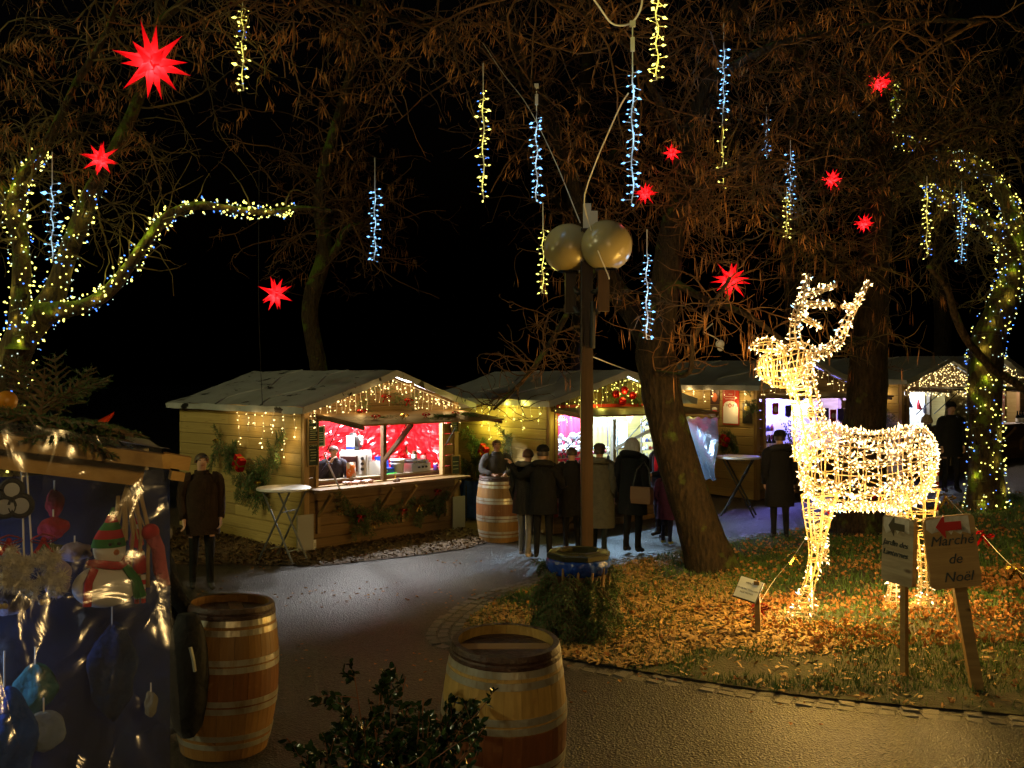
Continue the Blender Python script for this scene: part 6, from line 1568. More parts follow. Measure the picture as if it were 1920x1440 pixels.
# tree behind the deer, dark trunk
dB = 15.4
Bt = px_path([(1598, 1040, 150), (1606, 985, 110), (1612, 920, 92), (1618, 830, 82), (1625, 740, 74), (1630, 650, 68), (1634, 560, 62), (1642, 460, 54), (1652, 350, 46), (1650, 220, 38), (1640, 80, 30), (1630, -50, 24)], dB, 56)
Bl = px_path([(1634, 580, 26), (1600, 540, 20, -.4), (1560, 480, 15, -.8), (1500, 430, 11, -1.2), (1430, 400, 8, -1.5)], dB, 22)
Br = px_path([(1630, 640, 22), (1580, 645, 15, -1.2), (1540, 660, 11, -2.0), (1510, 668, 8, -2.5)], dB, 16)
Bu = px_path([(1652, 350, 24), (1720, 290, 18, -.6), (1800, 250, 14, -1), (1900, 230, 10, -1.4)], dB, 20); Bv = px_path([(1650, 240, 22), (1560, 150, 16, -.6), (1480, 90, 12, -1.0), (1420, 60, 9, -1.2)], dB, 20)
b0 = on_ground(*(Bt[1, :2])); TB = make_tree('straight dark trunk tree right behind the deer', [Bt, Bl, Br, Bu, Bv], M_BARKD, b0)
crown(TB, [Bl[6:], Bu, Bv, Bt[36:]], 160, 800, 1100, 900, zmin=3.6, pods='leaf', m=M_TWIGG)
low_branches(TB, [Bl, Br, Bt[22:34]], 46, 300, 2.85, (.6, 1.3), m=M_TWIGG, pods=420)
# slim mossy tree behind the crepe stall
dS = 21.5
St = px_path([(606, 960, 40), (604, 760, 36), (598, 690, 32), (586, 630, 31), (581, 580, 31), (588, 540, 32), (602, 500, 30), (609, 460, 27), (602, 415, 26), (600, 370, 24), (612, 300, 22), (635, 220, 20), (660, 130, 17), (680, 30, 14), (690, -60, 12)], dS, 50)
Sr = px_path([(604, 500, 18), (632, 465, 15), (648, 432, 12), (672, 420, 10), (690, 430, 6)], dS, 16)
b0 = on_ground(*(St[0, :2])); TS = make_tree('slim mossy tree rising behind the crepe stall roof', [St, Sr], M_BARKM, b0)
crown(TS, [St[24:], Sr], 100, 450, 900, 900, L1=(1.0, 3.0), zmin=4.6, pods='thin', m=M_TWIGS, r1=.018)
# background trees: a dark mass of twigs against the night sky
for k, (px_, d_, lab) in enumerate(((1080, 29, 'dim bare tree far behind the lamp post'), (1480, 28, 'dim bare tree far behind the deer antlers'), (1760, 29, 'dim bare tree far behind the right tree'))):
    T_ = px_path([(px_, 800, 34), (px_ + 8, 600, 30), (px_ - 6, 400, 26), (px_ + 14, 200, 22), (px_ + 30, -20, 16)], d_, 30); X_ = px_path([(px_, 420, 18), (px_ - 90, 300, 13), (px_ - 150, 150, 9)], d_, 14); Y_ = px_path([(px_, 380, 18), (px_ + 100, 250, 13), (px_ + 170, 120, 9)], d_, 14)
    tt = make_tree(lab, [T_, X_, Y_], M_BARKD, on_ground(*(T_[0, :2])))
    crown(tt, [T_[12:], X_, Y_], 80, 300, 500, 0, L1=(1.5, 3.8), zmin=4.5, r1=.022)
# ---------------------------------------------------------------- people
def skin_mesh(verts, edges, radii, root=0, sub=2):
    me = bpy.data.meshes.new('body'); me.from_pydata(verts, edges, []); ob = bpy.data.objects.new('tmp', me); COL.objects.link(ob)
    md = ob.modifiers.new('skin', 'SKIN'); md.use_smooth_shade = True
    for i, r_ in enumerate(radii):
        sv = me.skin_vertices[0].data[i]; sv.radius = (r_, r_) if not isinstance(r_, tuple) else r_; sv.use_root = (i == root)
    sb = ob.modifiers.new('sub', 'SUBSURF'); sb.levels = sub; sb.render_levels = sub
    dg_ = bpy.context.evaluated_depsgraph_get(); out = bpy.data.meshes.new_from_object(ob.evaluated_get(dg_)); bpy.data.objects.remove(ob); bpy.data.meshes.remove(me)
    return out
def hand_chain(V, E, Rr, wi, wrist, d, side, s=1.0, curl=.3):
    """palm and five fingers added to the skeleton"""
    d = Vector(d).normalized(); lat = Vector(side).normalized(); nrm = d.cross(lat).normalized()
    palm = Vector(wrist) + d * .055 * s; V.append(tuple(palm)); Rr.append((.030 * s, .016 * s)); pi = len(V) - 1; E.append((wi, pi))
    for k, (o, l) in enumerate(((-.028, .07), (-.010, .08), (.009, .076), (.027, .06))):
        b = palm + d * .035 * s + lat * o * s; V.append(tuple(b)); Rr.append(.0095 * s); bi = len(V) - 1; E.append((pi, bi))
        m_ = b + (d * (1 - curl) + nrm * curl).normalized() * l * .5 * s; V.append(tuple(m_)); Rr.append(.0085 * s); E.append((bi, bi + 1))
        e_ = m_ + (d * (1 - 2 * curl) + nrm * 2 * curl).normalized() * l * .5 * s; V.append(tuple(e_)); Rr.append(.007 * s); E.append((bi + 1, bi + 2))
    b = Vector(wrist) + d * .035 * s - lat * .034 * s; V.append(tuple(b)); Rr.append(.011 * s); bi = len(V) - 1; E.append((pi, bi))
    e_ = b + (d * .7 - lat * .5 + nrm * .3).normalized() * .045 * s; V.append(tuple(e_)); Rr.append(.009 * s); E.append((bi, bi + 1))
CLOTH = {}
def cloth(name, c, rough=.85, bump=.5):
    return pbr('cloth_' + name, c, rough, 0, tuple(x * 1.35 for x in c), 14.0, bump, 40, spec=.2)
def person(label, loc, face, H=1.72, coat=(.02, .02, .022), pants=(.02, .02, .025), shoes=(.02, .02, .02), hair=(.03, .02, .015), hairlen=0, hat=None, coatlen=.72, arms=None, step=.0, hood=None, scarf=None, lean=0.0, group=None, skin=None, puffy=0.0, hipw=1.0, floor=0.0, nm=''):
    """a standing figure; face: heading in degrees (0 looks at the camera, 90 looks to the right of the picture)"""
    s = H / 1.75; t = thing('person', label, 'person', Vector(loc), R(face), group)
    msk = skin or M_SKIN; mc = cloth('c%02d%02d%02d' % tuple(int(x * 250) for x in coat), coat); mp_ = cloth('p%02d%02d%02d' % tuple(int(x * 250) for x in pants), pants); ms = pbr('shoe%02d%02d%02d' % tuple(int(x * 250) for x in shoes), shoes, .6); mh = pbr('hair%02d%02d%02d' % tuple(int(x * 250) for x in hair), hair, .55, 0, tuple(x * 1.6 for x in hair), 30.0, stretch=(1, 1, .2))
    lx = math.sin(lean)
    def sp(x, y, z): return (x * s, (y - lx * max(0, z - .9)) * s, z * s)
    V, E, Rr = [], [], []
    def v(p, r_): V.append(sp(*p)); Rr.append(r_ * s if not isinstance(r_, tuple) else (r_[0] * s, r_[1] * s)); return len(V) - 1
    pel = v((0, 0, .95), (.15, .11)); spn = v((0, .0, 1.14), (.135, .10)); che = v((0, 0, 1.34), (.155, .11)); nb = v((0, .005, 1.47), .062); nk = v((0, 0, 1.54), .052); hb = v((0, -.012, 1.60), (.065, .075)); hm = v((0, -.01, 1.66), (.076, .090)); ht = v((0, .0, 1.715), (.062, .072))
    E += [(pel, spn), (spn, che), (che, nb), (nb, nk), (nk, hb), (hb, hm), (hm, ht)]
    nose = v((0, -.098, 1.645), .012); E.append((hm, nose))
    hands = []
    arms = arms or {}
    for sg, key in ((-1, 'L'), (1, 'R')):
        sh = v((sg * .165, 0, 1.42), .062); E.append((che, sh))
        el, wr = arms.get(key, ((sg * .235, .03, 1.14), (sg * .225, -.06, .92)))
        ei = v(el, .046); wi = v(wr, .030); E += [(sh, ei), (ei, wi)]
        d = Vector(sp(*wr)) - Vector(sp(*el)); hands.append((Vector(sp(*wr)), d.normalized()))
        side = Vector((0, -1, 0)) if abs(d.normalized().y) < .7 else Vector((-sg, 0, 0)); hand_chain(V, E, Rr, wi, V[wi], d, side, s)
        hp = v((sg * .09, 0, .90), .088); E.append((pel, hp)); st_ = sg * step
        kn = v((sg * .095, -.02 - st_ * .5, .50), .062); an = v((sg * .10, .03 - st_, .10), .042); to = v((sg * .115, -.13 - st_, .045), .036); he = v((sg * .10, .06 - st_, .045), .036); E += [(hp, kn), (kn, an), (an, to), (an, he)]
    me = skin_mesh(V, E, Rr, pel, 2)
    for m_ in (msk, mc, mp_, ms): me.materials.append(m_)
    for p in me.polygons:
        c = p.center; z = c.z / s; hd = min((c - h).dot(d) for h, d in hands if (c - h).length < .25 * s) if any((c - h).length < .25 * s for h, d in hands) else -1
        p.material_index = 0 if (z > 1.50 or hd > -.005) else (3 if z < .105 else (2 if z < .95 else 1)); p.use_smooth = True
    body = put('body', me, None, t)
    # coat: collar to hem, with sleeves
    n = 26; rings = []; zs = [1.52, 1.49, 1.45, 1.40, 1.30, 1.18, 1.05, .95, .95 - (.95 - coatlen) * .5, coatlen]; rx = [.075, .105, .165, .20, .205, .195, .20, .215 * hipw, .225 * hipw, .23 * hipw]; ry = [.075, .085, .10, .118, .135, .13, .135, .148, .155, .16]
    # denser rings make quilting and folds
    zz = np.linspace(0, len(zs) - 1, 26)
    for q in zz:
        z = np.interp(q, range(len(zs)), zs); a_ = np.interp(q, range(len(zs)), rx) + puffy * .03 * abs(math.sin(z * 34)); b_ = np.interp(q, range(len(zs)), ry) + puffy * .03 * abs(math.sin(z * 34)); rg = []
        for k in range(n):
            an = 2 * math.pi * k / n; w_ = 1 + .05 * noise.noise((math.cos(an) * 1.5, math.sin(an) * 1.5 + len(label), z * 3)) * (1 if z < 1.3 else .3); rg.append(sp(a_ * w_ * math.cos(an), b_ * w_ * math.sin(an), z))
        rings.append(rg)
    cb = MB().loft(rings)
    for sg, key in ((-1, 'L'), (1, 'R')):
        el, wr = arms.get(key, ((sg * .235, .03, 1.14), (sg * .225, -.06, .92)))
        P_ = smooth_path([sp(sg * .13, 0, 1.43), sp(sg * .195, 0, 1.40), sp(*el), sp(*wr)], 12); rr_ = np.interp(np.linspace(0, 3, 12), range(4), [.085, .085, .068, .05]) * s * (1 + puffy * .25 * np.abs(np.sin(np.arange(12) * 1.9))); cb.tube(P_, rr_, 12)
    co = part('coat', cb, mc, t, smooth=True)
    part('collar', MB().lathe([(.085 * s, 1.47 * s), (.095 * s, 1.50 * s), (.088 * s, 1.535 * s), (.07 * s, 1.53 * s)], 18, (0, -lx * .6 * s, 0)), mc, co, smooth=True)
    # hair or hat; a face
    hy = -lx * .76 * s
    hb_ = MB(); rg2 = []
    for i in range(9):
        ph = math.pi * i / 8 * .62; rg = []
        for k in range(22):
            an = 2 * math.pi * k / 22; fr = max(0, -math.sin(an)); ph2 = ph * (1 - .42 * fr)
            rg.append((.092 * s * math.sin(ph2) * math.cos(an) * (1.0 + .04 * noise.noise((an, i, 3))), (.105 * s * math.sin(ph2) * math.sin(an)) + hy + .004 * s, (1.655 + .098 * math.cos(ph2)) * s))
        rg2.append(rg)
    hb_.loft(rg2)
    if hairlen:
        for k in range(26):
            an = math.pi * (-.08 + 1.16 * k / 25); x = .085 * math.cos(an); y = .085 * math.sin(an); hb_.tube([(x * s, y * s + hy, 1.69 * s), (x * 1.25 * s, (y * 1.2 + .01) * s + hy, 1.60 * s), (x * 1.3 * s, (y * 1.25 + .015) * s + hy, (1.60 - hairlen) * s)], [.018 * s, .022 * s, .010 * s], 5)
    part('hair', hb_, mh, t, smooth=True)
    for sg in (-1, 1):
        part('eye', MB().ball((sg * .031 * s, -.090 * s + hy, 1.667 * s), (.011 * s, .008 * s, .007 * s), 8, 6), M_INK, t)
        part('ear', MB().ball((sg * .078 * s, 0.0 + hy, 1.65 * s), (.012 * s, .022 * s, .032 * s), 8, 6), msk, t, smooth=True)
    part('mouth', MB().ball((0, -.088 * s + hy, 1.603 * s), (.024 * s, .008 * s, .006 * s), 8, 6), pbr('lips', (.35, .12, .10), .5), t)
    if hat is not None:
        part('hat', MB().lathe([(.098 * s, 1.69 * s), (.102 * s, 1.70 * s), (.102 * s, 1.725 * s), (.09 * s, 1.76 * s), (.055 * s, 1.79 * s), (0, 1.80 * s)], 20, (0, hy + .006 * s, 0)), cloth('h%02d%02d' % (int(hat[0] * 250), int(hat[2] * 250)), hat), t, smooth=True)
    if hood is not None:
        part('hood', MB().tube([(.13 * s * math.cos(a), (.05 + .13 * math.sin(a)) * s + hy * .7, (1.49 + .035 * math.sin(a)) * s) for a in np.linspace(-.5, math.pi + .5, 16)], .05 * s, 9), cloth('hd%02d' % int(hood[0] * 250), hood), t, smooth=True)
    if scarf is not None:
        part('scarf', MB().tube([(.095 * s * math.cos(a), .09 * s * math.sin(a) + hy * .7, 1.485 * s) for a in np.linspace(0, 6.283, 18)], .042 * s, 8).tube([(.03 * s, -.12 * s + hy, 1.47 * s), (.06 * s, -.16 * s + hy, 1.3 * s), (.05 * s, -.16 * s + hy, 1.12 * s)], [.035 * s, .04 * s, .03 * s], 7), cloth('sc%02d' % int(scarf[0] * 250), scarf), t, smooth=True)
    return t
def G_(px, py, dz=0.0): g = G(px, py); g.z += dz; return g
person('man in open brown coat standing at the dark corner of the crepe stall', G_(378, 1106), 25, 1.78, coat=(.026, .015, .009), pants=(.008, .008, .008), hair=(.05, .035, .025), step=.06)
person('person in dark hooded coat and pale trousers leaning toward the barrel', G_(985, 1046), 150, 1.66, coat=(.016, .015, .014), pants=(.13, .12, .11), shoes=(.45, .38, .36), hood=(.10, .09, .08), step=.08, lean=.12, hair=(.06, .03, .015))
person('person in black coat raising one arm at the barrel', G_(1018, 1050), 175, 1.70, coat=(.006, .006, .007), pants=(.006, .006, .007), hat=(.008, .007, .007), step=.05, arms={'R': ((.38, -.02, 1.30), (.50, -.12, 1.47)), 'L': ((-.28, -.08, 1.2), (-.30, -.28, 1.12))}, hood=(.012, .011, .010))
person('person in pale grey jacket behind the old barrel', G_(930, 1003), 10, 1.68, coat=(.05, .05, .048), pants=(.03, .03, .035), hair=(.08, .05, .03), lean=.1, arms={'L': ((-.27, -.1, 1.2), (-.12, -.32, 1.14)), 'R': ((.27, -.1, 1.2), (.12, -.32, 1.14))})
person('person in long grey quilted coat just right of the lamp post', G_(1124, 1036), 165, 1.66, coat=(.07, .07, .06), pants=(.01, .015, .02), shoes=(.03, .04, .05), hat=(.04, .03, .03), coatlen=.42, puffy=1.0, step=.14, hood=(.08, .08, .07))
person('person in dark coat between lamp post and the raised arm', G_(1072, 1034), 190, 1.64, coat=(.007, .007, .008), pants=(.006, .006, .007), hair=(.03, .02, .015), coatlen=.6)
person('person with long grey hair in dark parka before the second stall', G_(1186, 1038), 145, 1.78, coat=(.008, .009, .012), pants=(.007, .007, .009), hair=(.30, .30, .30), hairlen=.12, coatlen=.60, hood=(.010, .011, .014))
person('woman with red scarf and dark coat beside the leaning trunk', G_(1240, 1008), -60, 1.68, coat=(.018, .02, .035), pants=(.02, .02, .03), hair=(.12, .10, .09), hairlen=.05, scarf=(.55, .015, .05), coatlen=.7, arms={'R': ((.26, -.08, 1.16), (.12, -.3, 1.12)), 'L': ((-.26, -.06, 1.16), (-.16, -.26, 1.02))})
person('child in purple jacket beside the leaning trunk', G_(1250, 1022), 150, 1.22, coat=(.05, .016, .055), pants=(.012, .015, .045), shoes=(.35, .33, .06), hair=(.12, .08, .05), coatlen=.6, puffy=.5, step=.05)
person('person in black hooded coat at the violet lit counter', G_(1462, 1012), 175, 1.70, coat=(.008, .008, .010), pants=(.007, .007, .008), hat=(.012, .012, .014), coatlen=.55, puffy=.4, hood=(.02, .02, .024))
person('person with light hair standing before the fourth stall', G_(1738, 925), 170, 1.60, coat=(.035, .028, .022), pants=(.02, .02, .022), hair=(.22, .17, .12), hairlen=.04, coatlen=.6)
person('tall man in dark jacket and cap facing us left of the lit trunk', G_(1783, 925), 5, 1.80, coat=(.014, .014, .018), pants=(.014, .014, .018), hat=(.012, .012, .014), step=.05)
# the vendor sits behind the counter
VL = S1.w(.86, .46, .05)
vt = person('woman in dark cardigan sitting behind the crepe counter', (VL.x, VL.y, VL.z - .02), 28, 1.60, coat=(.022, .020, .032), pants=(.02, .02, .025), hair=(.05, .022, .016), coatlen=.8, hairlen=.0, lean=.12, arms={'R': ((.26, -.10, 1.18), (.06, -.26, 1.02)), 'L': ((-.26, -.06, 1.18), (-.10, -.16, 1.46))})
part('top', MB().poly([(-.085, -.118, 1.30), (.085, -.118, 1.30), (.10, -.125, 1.05), (-.10, -.125, 1.05)], .03, (0, -1, 0)), pbr('black_top', (.01, .01, .011), .7), vt)
part('neckline', MB().poly([(-.075, -.125, 1.295), (.075, -.125, 1.295), (.06, -.10, 1.40), (-.06, -.10, 1.40)], .016, (0, -1, 0)), M_SKIN, vt)
t = in_stall(S1, 'crisp_packet', 'orange and white packet held by the vendor', 'packet', (1.06, .20, 1.09)); part('packet', MB().grid(lambda u, v: (-.09 + .18 * u, -.05 * math.sin(math.pi * u) * math.sin(math.pi * v) - .01, .26 * v), 10, 10).grid(lambda u, v: (-.09 + .18 * u, .04 * math.sin(math.pi * u) * math.sin(math.pi * v) + .01, .26 * v), 10, 10), pbr('orange_white_print', (.75, .18, .02), .35, 0, (.75, .72, .68), 8.0, lo=.48, hi=.52), t, smooth=True)
t = thing('handbag', 'brown shoulder bag carried before the second stall', 'handbag', G(1200, 1040) + Vector((0, -.18, .80)), R(-35))
part('bag', MB().loft([[(x * k_, y * k_, z) for x, y in ((-.17, -.05), (.17, -.05), (.18, .05), (-.18, .05))] for z, k_ in ((0, .92), (.08, 1), (.25, .96))], caps=True), pbr('tan_leather', (.20, .095, .045), .5), t); part('strap', MB().tube([(-.15, 0, .24), (-.10, .05, .5), (.0, .08, .62), (.10, .05, .5), (.15, 0, .24)], .012, 5), M_BLACK, t)
# the person half hidden by the plastic sheet, with a bag
pl = G_(308, 1396)
person('person in black half hidden by the plastic sheet with one hand out', pl, -70, 1.68, coat=(.010, .010, .012), pants=(.014, .018, .028), coatlen=.80, step=.10, arms={'L': ((-.30, .02, 1.20), (-.27, -.13, 1.06)), 'R': ((.25, .10, 1.22), (.24, .18, 1.06))}, hair=(.02, .015, .012), lean=.06)
t = thing('shoulder_bag', 'dark bag with a reflective strip beside the brown barrel', 'bag', at(352, 1375, 6.75), R(20))
part('bag', MB().loft([[(rx_ * math.cos(a), ry_ * math.sin(a), z) for a in np.linspace(0, 6.283, 19)[:-1]] for z, rx_, ry_ in ((-.02, .05, .05), (.05, .10, .09), (.2, .13, .10), (.40, .145, .11), (.58, .135, .10), (.72, .11, .09), (.84, .07, .06))], caps=True), pbr('navy_nylon', (.005, .006, .008), .8, 0, (.010, .011, .015), 20, .8, 14), t, smooth=True)
part('reflective_strip', MB().tube([(.045, -.105, .46), (.035, -.108, .54), (.015, -.100, .63)], .012, 4), pbr('reflective_tape', (.30, .30, .26), .4), t)
part('strap', MB().tube([(-.02, 0, .58), (-.08, .02, .75), (-.16, .05, .95)], .014, 5), M_BLACK, t)

# ---------------------------------------------------------------- the stall in the left foreground
u_ = Vector((-.87, -.5, 0)).normalized()          # along the plastic face, to the left
BK = Vector((-.5, .87, 0)).normalized()           # behind the face, away from the camera
P0 = Vector((-1.05, 3.0, 0))
def fpt(px, py, off=0.0): return hit(px, py, P0 + BK * off, BK)
t = thing('market_stall', 'nearest stall at left edge, walled with clear plastic and roofed with fir', 'market stall', (P0.x, P0.y, 0), group='wooden market stalls')
def fb(name, a, b_, wpx, thick, m, back=0.0):
    """a timber along the face between two picture points"""
    A, B = fpt(*a, back), fpt(*b_, back); h = abs(fpt(a[0], a[1] + wpx, back).z - A.z)
    return part(name, MB().bar(A, B, thick, h, up=(0, 0, 1)), m, t, world=True)
M_FBEAM = wood('yellow_pine_beam', (.66, .41, .12), (.48, .26, .06), 0, knots=False, objvar=.08)
A, B = fpt(-260, 795), fpt(318, 866)
part('top_rail', MB().bar(A + BK * .02, B + BK * .02, .10, .042), M_FBEAM, t, world=True)
A, B = fpt(-260, 825), fpt(276, 893)
part('cross_beam', MB().bar(A + BK * .09, B + BK * .09, .05, .075), M_FBEAM, t, world=True)
A = fpt(300, 862)
part('rafter_end', MB().bar(A + Vector((.0, .02, 0)), A + Vector((.075, .05, -.016)), .07, .042), M_FBEAM, t, world=True)
part('rafter_end', MB().bar(A + Vector((.02, .03, -.05)), A + Vector((.055, .05, -.058)), .04, .028), M_FBEAM, t, world=True)
for px_, bk in ((262, .8), (-150, .8)):
    q_ = fpt(px_, 900, bk); part('post', MB().bar((q_.x, q_.y, 0), (q_.x, q_.y, 2.48), .05, .05, up=(1, 0, 0)), M_DARKW, t, world=True)
# roof sheet rising away to the left
E0, E1 = fpt(-300, 748), fpt(322, 846)
def roof_fn(u, v):
    p = E0.lerp(E1, u) + BK * (1.0 * v); p.z += .012 * noise.noise((p.x * 4, p.y * 4, 0)) + .005; return p
part('roof', MB().grid(roof_fn, 30, 12), M_TARP, t, smooth=True, world=True)
# clear plastic wall: a crumpled sheet with folds
def plastic_material():
    m = bpy.data.materials.new('clear_plastic'); nt, N, L, b = nodes_of(m); N.remove(b)
    tr = N.new('ShaderNodeBsdfTransparent'); tr.inputs[0].default_value = (.90, .92, .96, 1); gl = N.new('ShaderNodeBsdfGlossy'); gl.inputs['Roughness'].default_value = .2; gl.inputs[0].default_value = (1, 1, 1, 1)
    df = N.new('ShaderNodeBsdfDiffuse'); df.inputs[0].default_value = (.55, .58, .65, 1)
    lw = N.new('ShaderNodeFresnel'); lw.inputs[0].default_value = 1.9
    tc = N.new('ShaderNodeTexCoord'); nz = N.new('ShaderNodeTexNoise'); nz.inputs['Scale'].default_value = 7; nz.inputs['Detail'].default_value = 3; nz.inputs['Distortion'].default_value = 1.2; L.new(tc.outputs['Object'], nz.inputs[0])
    bp = N.new('ShaderNodeBump'); bp.inputs['Strength'].default_value = .25; bp.inputs['Distance'].default_value = .03; L.new(nz.outputs['Fac'], bp.inputs['Height'])
    L.new(bp.outputs[0], gl.inputs['Normal']); L.new(bp.outputs[0], lw.inputs['Normal'])
    m1 = N.new('ShaderNodeMixShader'); cl = N.new('ShaderNodeMath'); cl.operation = 'MINIMUM'; cl.inputs[1].default_value = .22; L.new(lw.outputs[0], cl.inputs[0]); L.new(cl.outputs[0], m1.inputs[0]); L.new(tr.outputs[0], m1.inputs[1]); L.new(gl.outputs[0], m1.inputs[2])
    m2 = N.new('ShaderNodeMixShader'); m2.inputs[0].default_value = .05; L.new(m1.outputs[0], m2.inputs[1]); L.new(df.outputs[0], m2.inputs[2]); L.new(m2.outputs[0], N['Material Output'].inputs[0])
    return m
def plas(u, v):
    px_ = -260 + (300 + 60 * v ** 1.2 + 6 * math.sin(v * 9) + 260) * u; top = 800 + 50 * max(0, (px_ + 0) / 300); py_ = top - 14 + (1620 - top) * v
    p = fpt(px_, py_, -.035); a = (u * 6.0, v * 8.0)
    c1, c2 = .62 * a[0] - .78 * a[1], .78 * a[0] + .62 * a[1]; c3, c4 = .25 * a[0] + .97 * a[1], .97 * a[0] - .25 * a[1]
    fold = .085 * abs(noise.noise((c1 * .22, c2 * .62, 2.0))) + .055 * abs(noise.noise((c3 * .3, c4 * .95, 5.0))) + .020 * abs(noise.noise((c1 * .6 + 3, c2 * 1.5, 8.0)))
    return p - BK * fold * (.8 + .9 * v)
pw = part('plastic_wall', MB().grid(plas, 170, 190), plastic_material(), t, smooth=True, world=True)
# stock inside, hung behind the plastic
def hang(name, label, cat, px_, py_, back): return thing(name, label, cat, fpt(px_, py_, back))
FS = F / 3.6
M_FELT = pbr('white_felt', (.75, .72, .66), .9); M_FELTR = pbr('red_felt', (.50, .02, .03), .9); M_FELTG = pbr('green_felt', (.03, .18, .04), .9)
sx = BK.cross(Vector((0, 0, 1))).normalized() * -1
def rotface(o): o.rotation_euler = (0, 0, math.atan2(u_.y, u_.x) + math.pi); return o
sn = rotface(hang('snowman_ornament', 'plump white snowman ornament with striped hat and scarf behind the plastic', 'ornament', 198, 1098, .10)); k_ = .001 * 3.0 / 1.62
def sm(px_): return px_ * 3.35 / F
part('body', MB().ball((0, 0, 0), (sm(52), sm(34), sm(36)), 24, 16), M_FELT, sn, smooth=True)
hd_ = part('head', MB().ball((sm(6), 0, sm(62)), (sm(26), sm(24), sm(30)), 20, 14), M_FELT, sn, smooth=True)
hr = []
for k, (z, r_, ox) in enumerate(((66, 28, 5), (80, 24, 5), (94, 18, 7), (106, 11, 9), (118, 6, 10), (130, 2, 12))): hr.append((z, r_, ox))
for k in range(5):
    z0, r0, o0 = hr[k]; z1, r1, o1 = hr[k + 1]
    part('hat_stripe', MB().loft([[(sm(o + r_ * math.cos(a)), sm(r_ * .9 * math.sin(a)), sm(z)) for a in np.linspace(0, 6.283, 17)[:-1]] for z, r_, o in ((z0, r0, o0), (z1, r1, o1))]), (M_FELTG, M_FELTR)[k % 2], sn, smooth=True)
part('scarf', MB().tube([(sm(4 + 29 * math.cos(a)), sm(26 * math.sin(a)), sm(38 + 3 * math.sin(a * 2))) for a in np.linspace(0, 6.283, 20)], sm(7), 8), M_FELTR, sn, smooth=True)
part('scarf_end', MB().tube([(sm(-20), sm(-26), sm(34)), (sm(-30), sm(-34), sm(14)), (sm(-32), sm(-35), sm(-24))], sm(7), 7), M_FELTR, sn); part('scarf_end', MB().tube([(sm(28), sm(-24), sm(34)), (sm(44), sm(-30), sm(10)), (sm(50), sm(-30), sm(-18))], [sm(7), sm(8), sm(11)], 7), M_FELTG, sn)
part('nose', MB().lathe([(sm(5), 0), (sm(4), sm(6)), (0, sm(18))], 10, (sm(14), -sm(22), sm(58)), Matrix.Rotation(R(80), 3, 'X')), pbr('carrot', (.8, .22, .02), .6), hd_)
for xx in (4, 18): part('eye', MB().ball((sm(xx), -sm(23), sm(72)), sm(3), 8, 6), M_INK, hd_)
wl = rotface(hang('fluffy_ornament', 'bunch of fluffy white angel ornaments with red bows behind the plastic', 'ornament', 45, 1070, .12))
b = MB()
cc = np.stack([rng.normal(0, 30, 34), rng.normal(0, 14, 34), rng.normal(0, 22, 34)], 1); nf = 34 * 130
c_ = cc[rng.integers(0, 34, nf)]; dd = rand_dirs(nf)
V, f = scatter_np([(-.5, 0, 0), (.5, 0, 0), (0, 0, 1)], [(0, 1, 2)], np.vectorize(sm)(c_ + dd * 4), rot_from_dirs(dd + rng.normal(0, .3, (nf, 3))), np.stack([np.full(nf, sm(2.4)), np.full(nf, sm(2.4)), rng.uniform(sm(8), sm(17), nf)], 1)); b.add(V, f)
for c in cc: b.ball(tuple(sm(v) for v in c), sm(8), 6, 4)
part('fluff', b, pbr('cream_wool', (.62, .56, .42), 1.0, 0, (.75, .7, .6), 30, .3, 60), wl, kind='stuff')
for xx, zz_ in ((-22, 52), (28, 50)): part('bow', bow_mb((sm(xx), -sm(8), sm(zz_)), sm(22)), M_FELTR, wl)
part('cord', MB().tube([(0, 0, sm(20)), (sm(-4), 0, sm(200))], sm(1.5), 5).tube([(sm(12), 0, sm(20)), (sm(2), 0, sm(200))], sm(1.5), 5), M_CREAM, wl)
for xx in (-35, -28, 25, 34): part('bell', MB().ball((sm(xx), -sm(10), sm(-52)), sm(5), 8, 6), pbr('pale_wood_bead', (.5, .38, .2), .6), wl)
for k, (xx, yy, c_, lb_) in enumerate(((238, 1050, (.42, .27, .12), 'bundle of pale wooden walking sticks behind the plastic'),)):
    o = rotface(hang('walking_sticks', lb_, 'ornament', xx, yy, .12)); 
    for j in range(5): part('stick', MB().tube([(sm(-14 + 9 * j), 0, sm(110)), (sm(-16 + 13 * j), 0, sm(45)), (sm(-22 + 14 * j), 0, sm(0)), (sm(-26 + 15 * j), 0, sm(-50))], sm(3.4), 7), pbr('pale_stick', (.45, .30, .14), .6), o, smooth=True)
o = rotface(hang('felt_stocking', 'pink red felt stocking at the right edge behind the plastic', 'ornament', 296, 1048, .11)); part('sock', MB().tube([(sm(-12), 0, sm(45)), (sm(0), 0, sm(20)), (sm(4), 0, sm(-20)), (sm(12), 0, sm(-48))], [sm(13), sm(11), sm(12), sm(9)], 10), pbr('pink_felt', (.50, .10, .12), 1.0, bump=.6, bscale=70), o, smooth=True); part('cuff', MB().ball((sm(-12), 0, sm(47)), sm(15), 10, 7), M_FELTR, o, smooth=True)
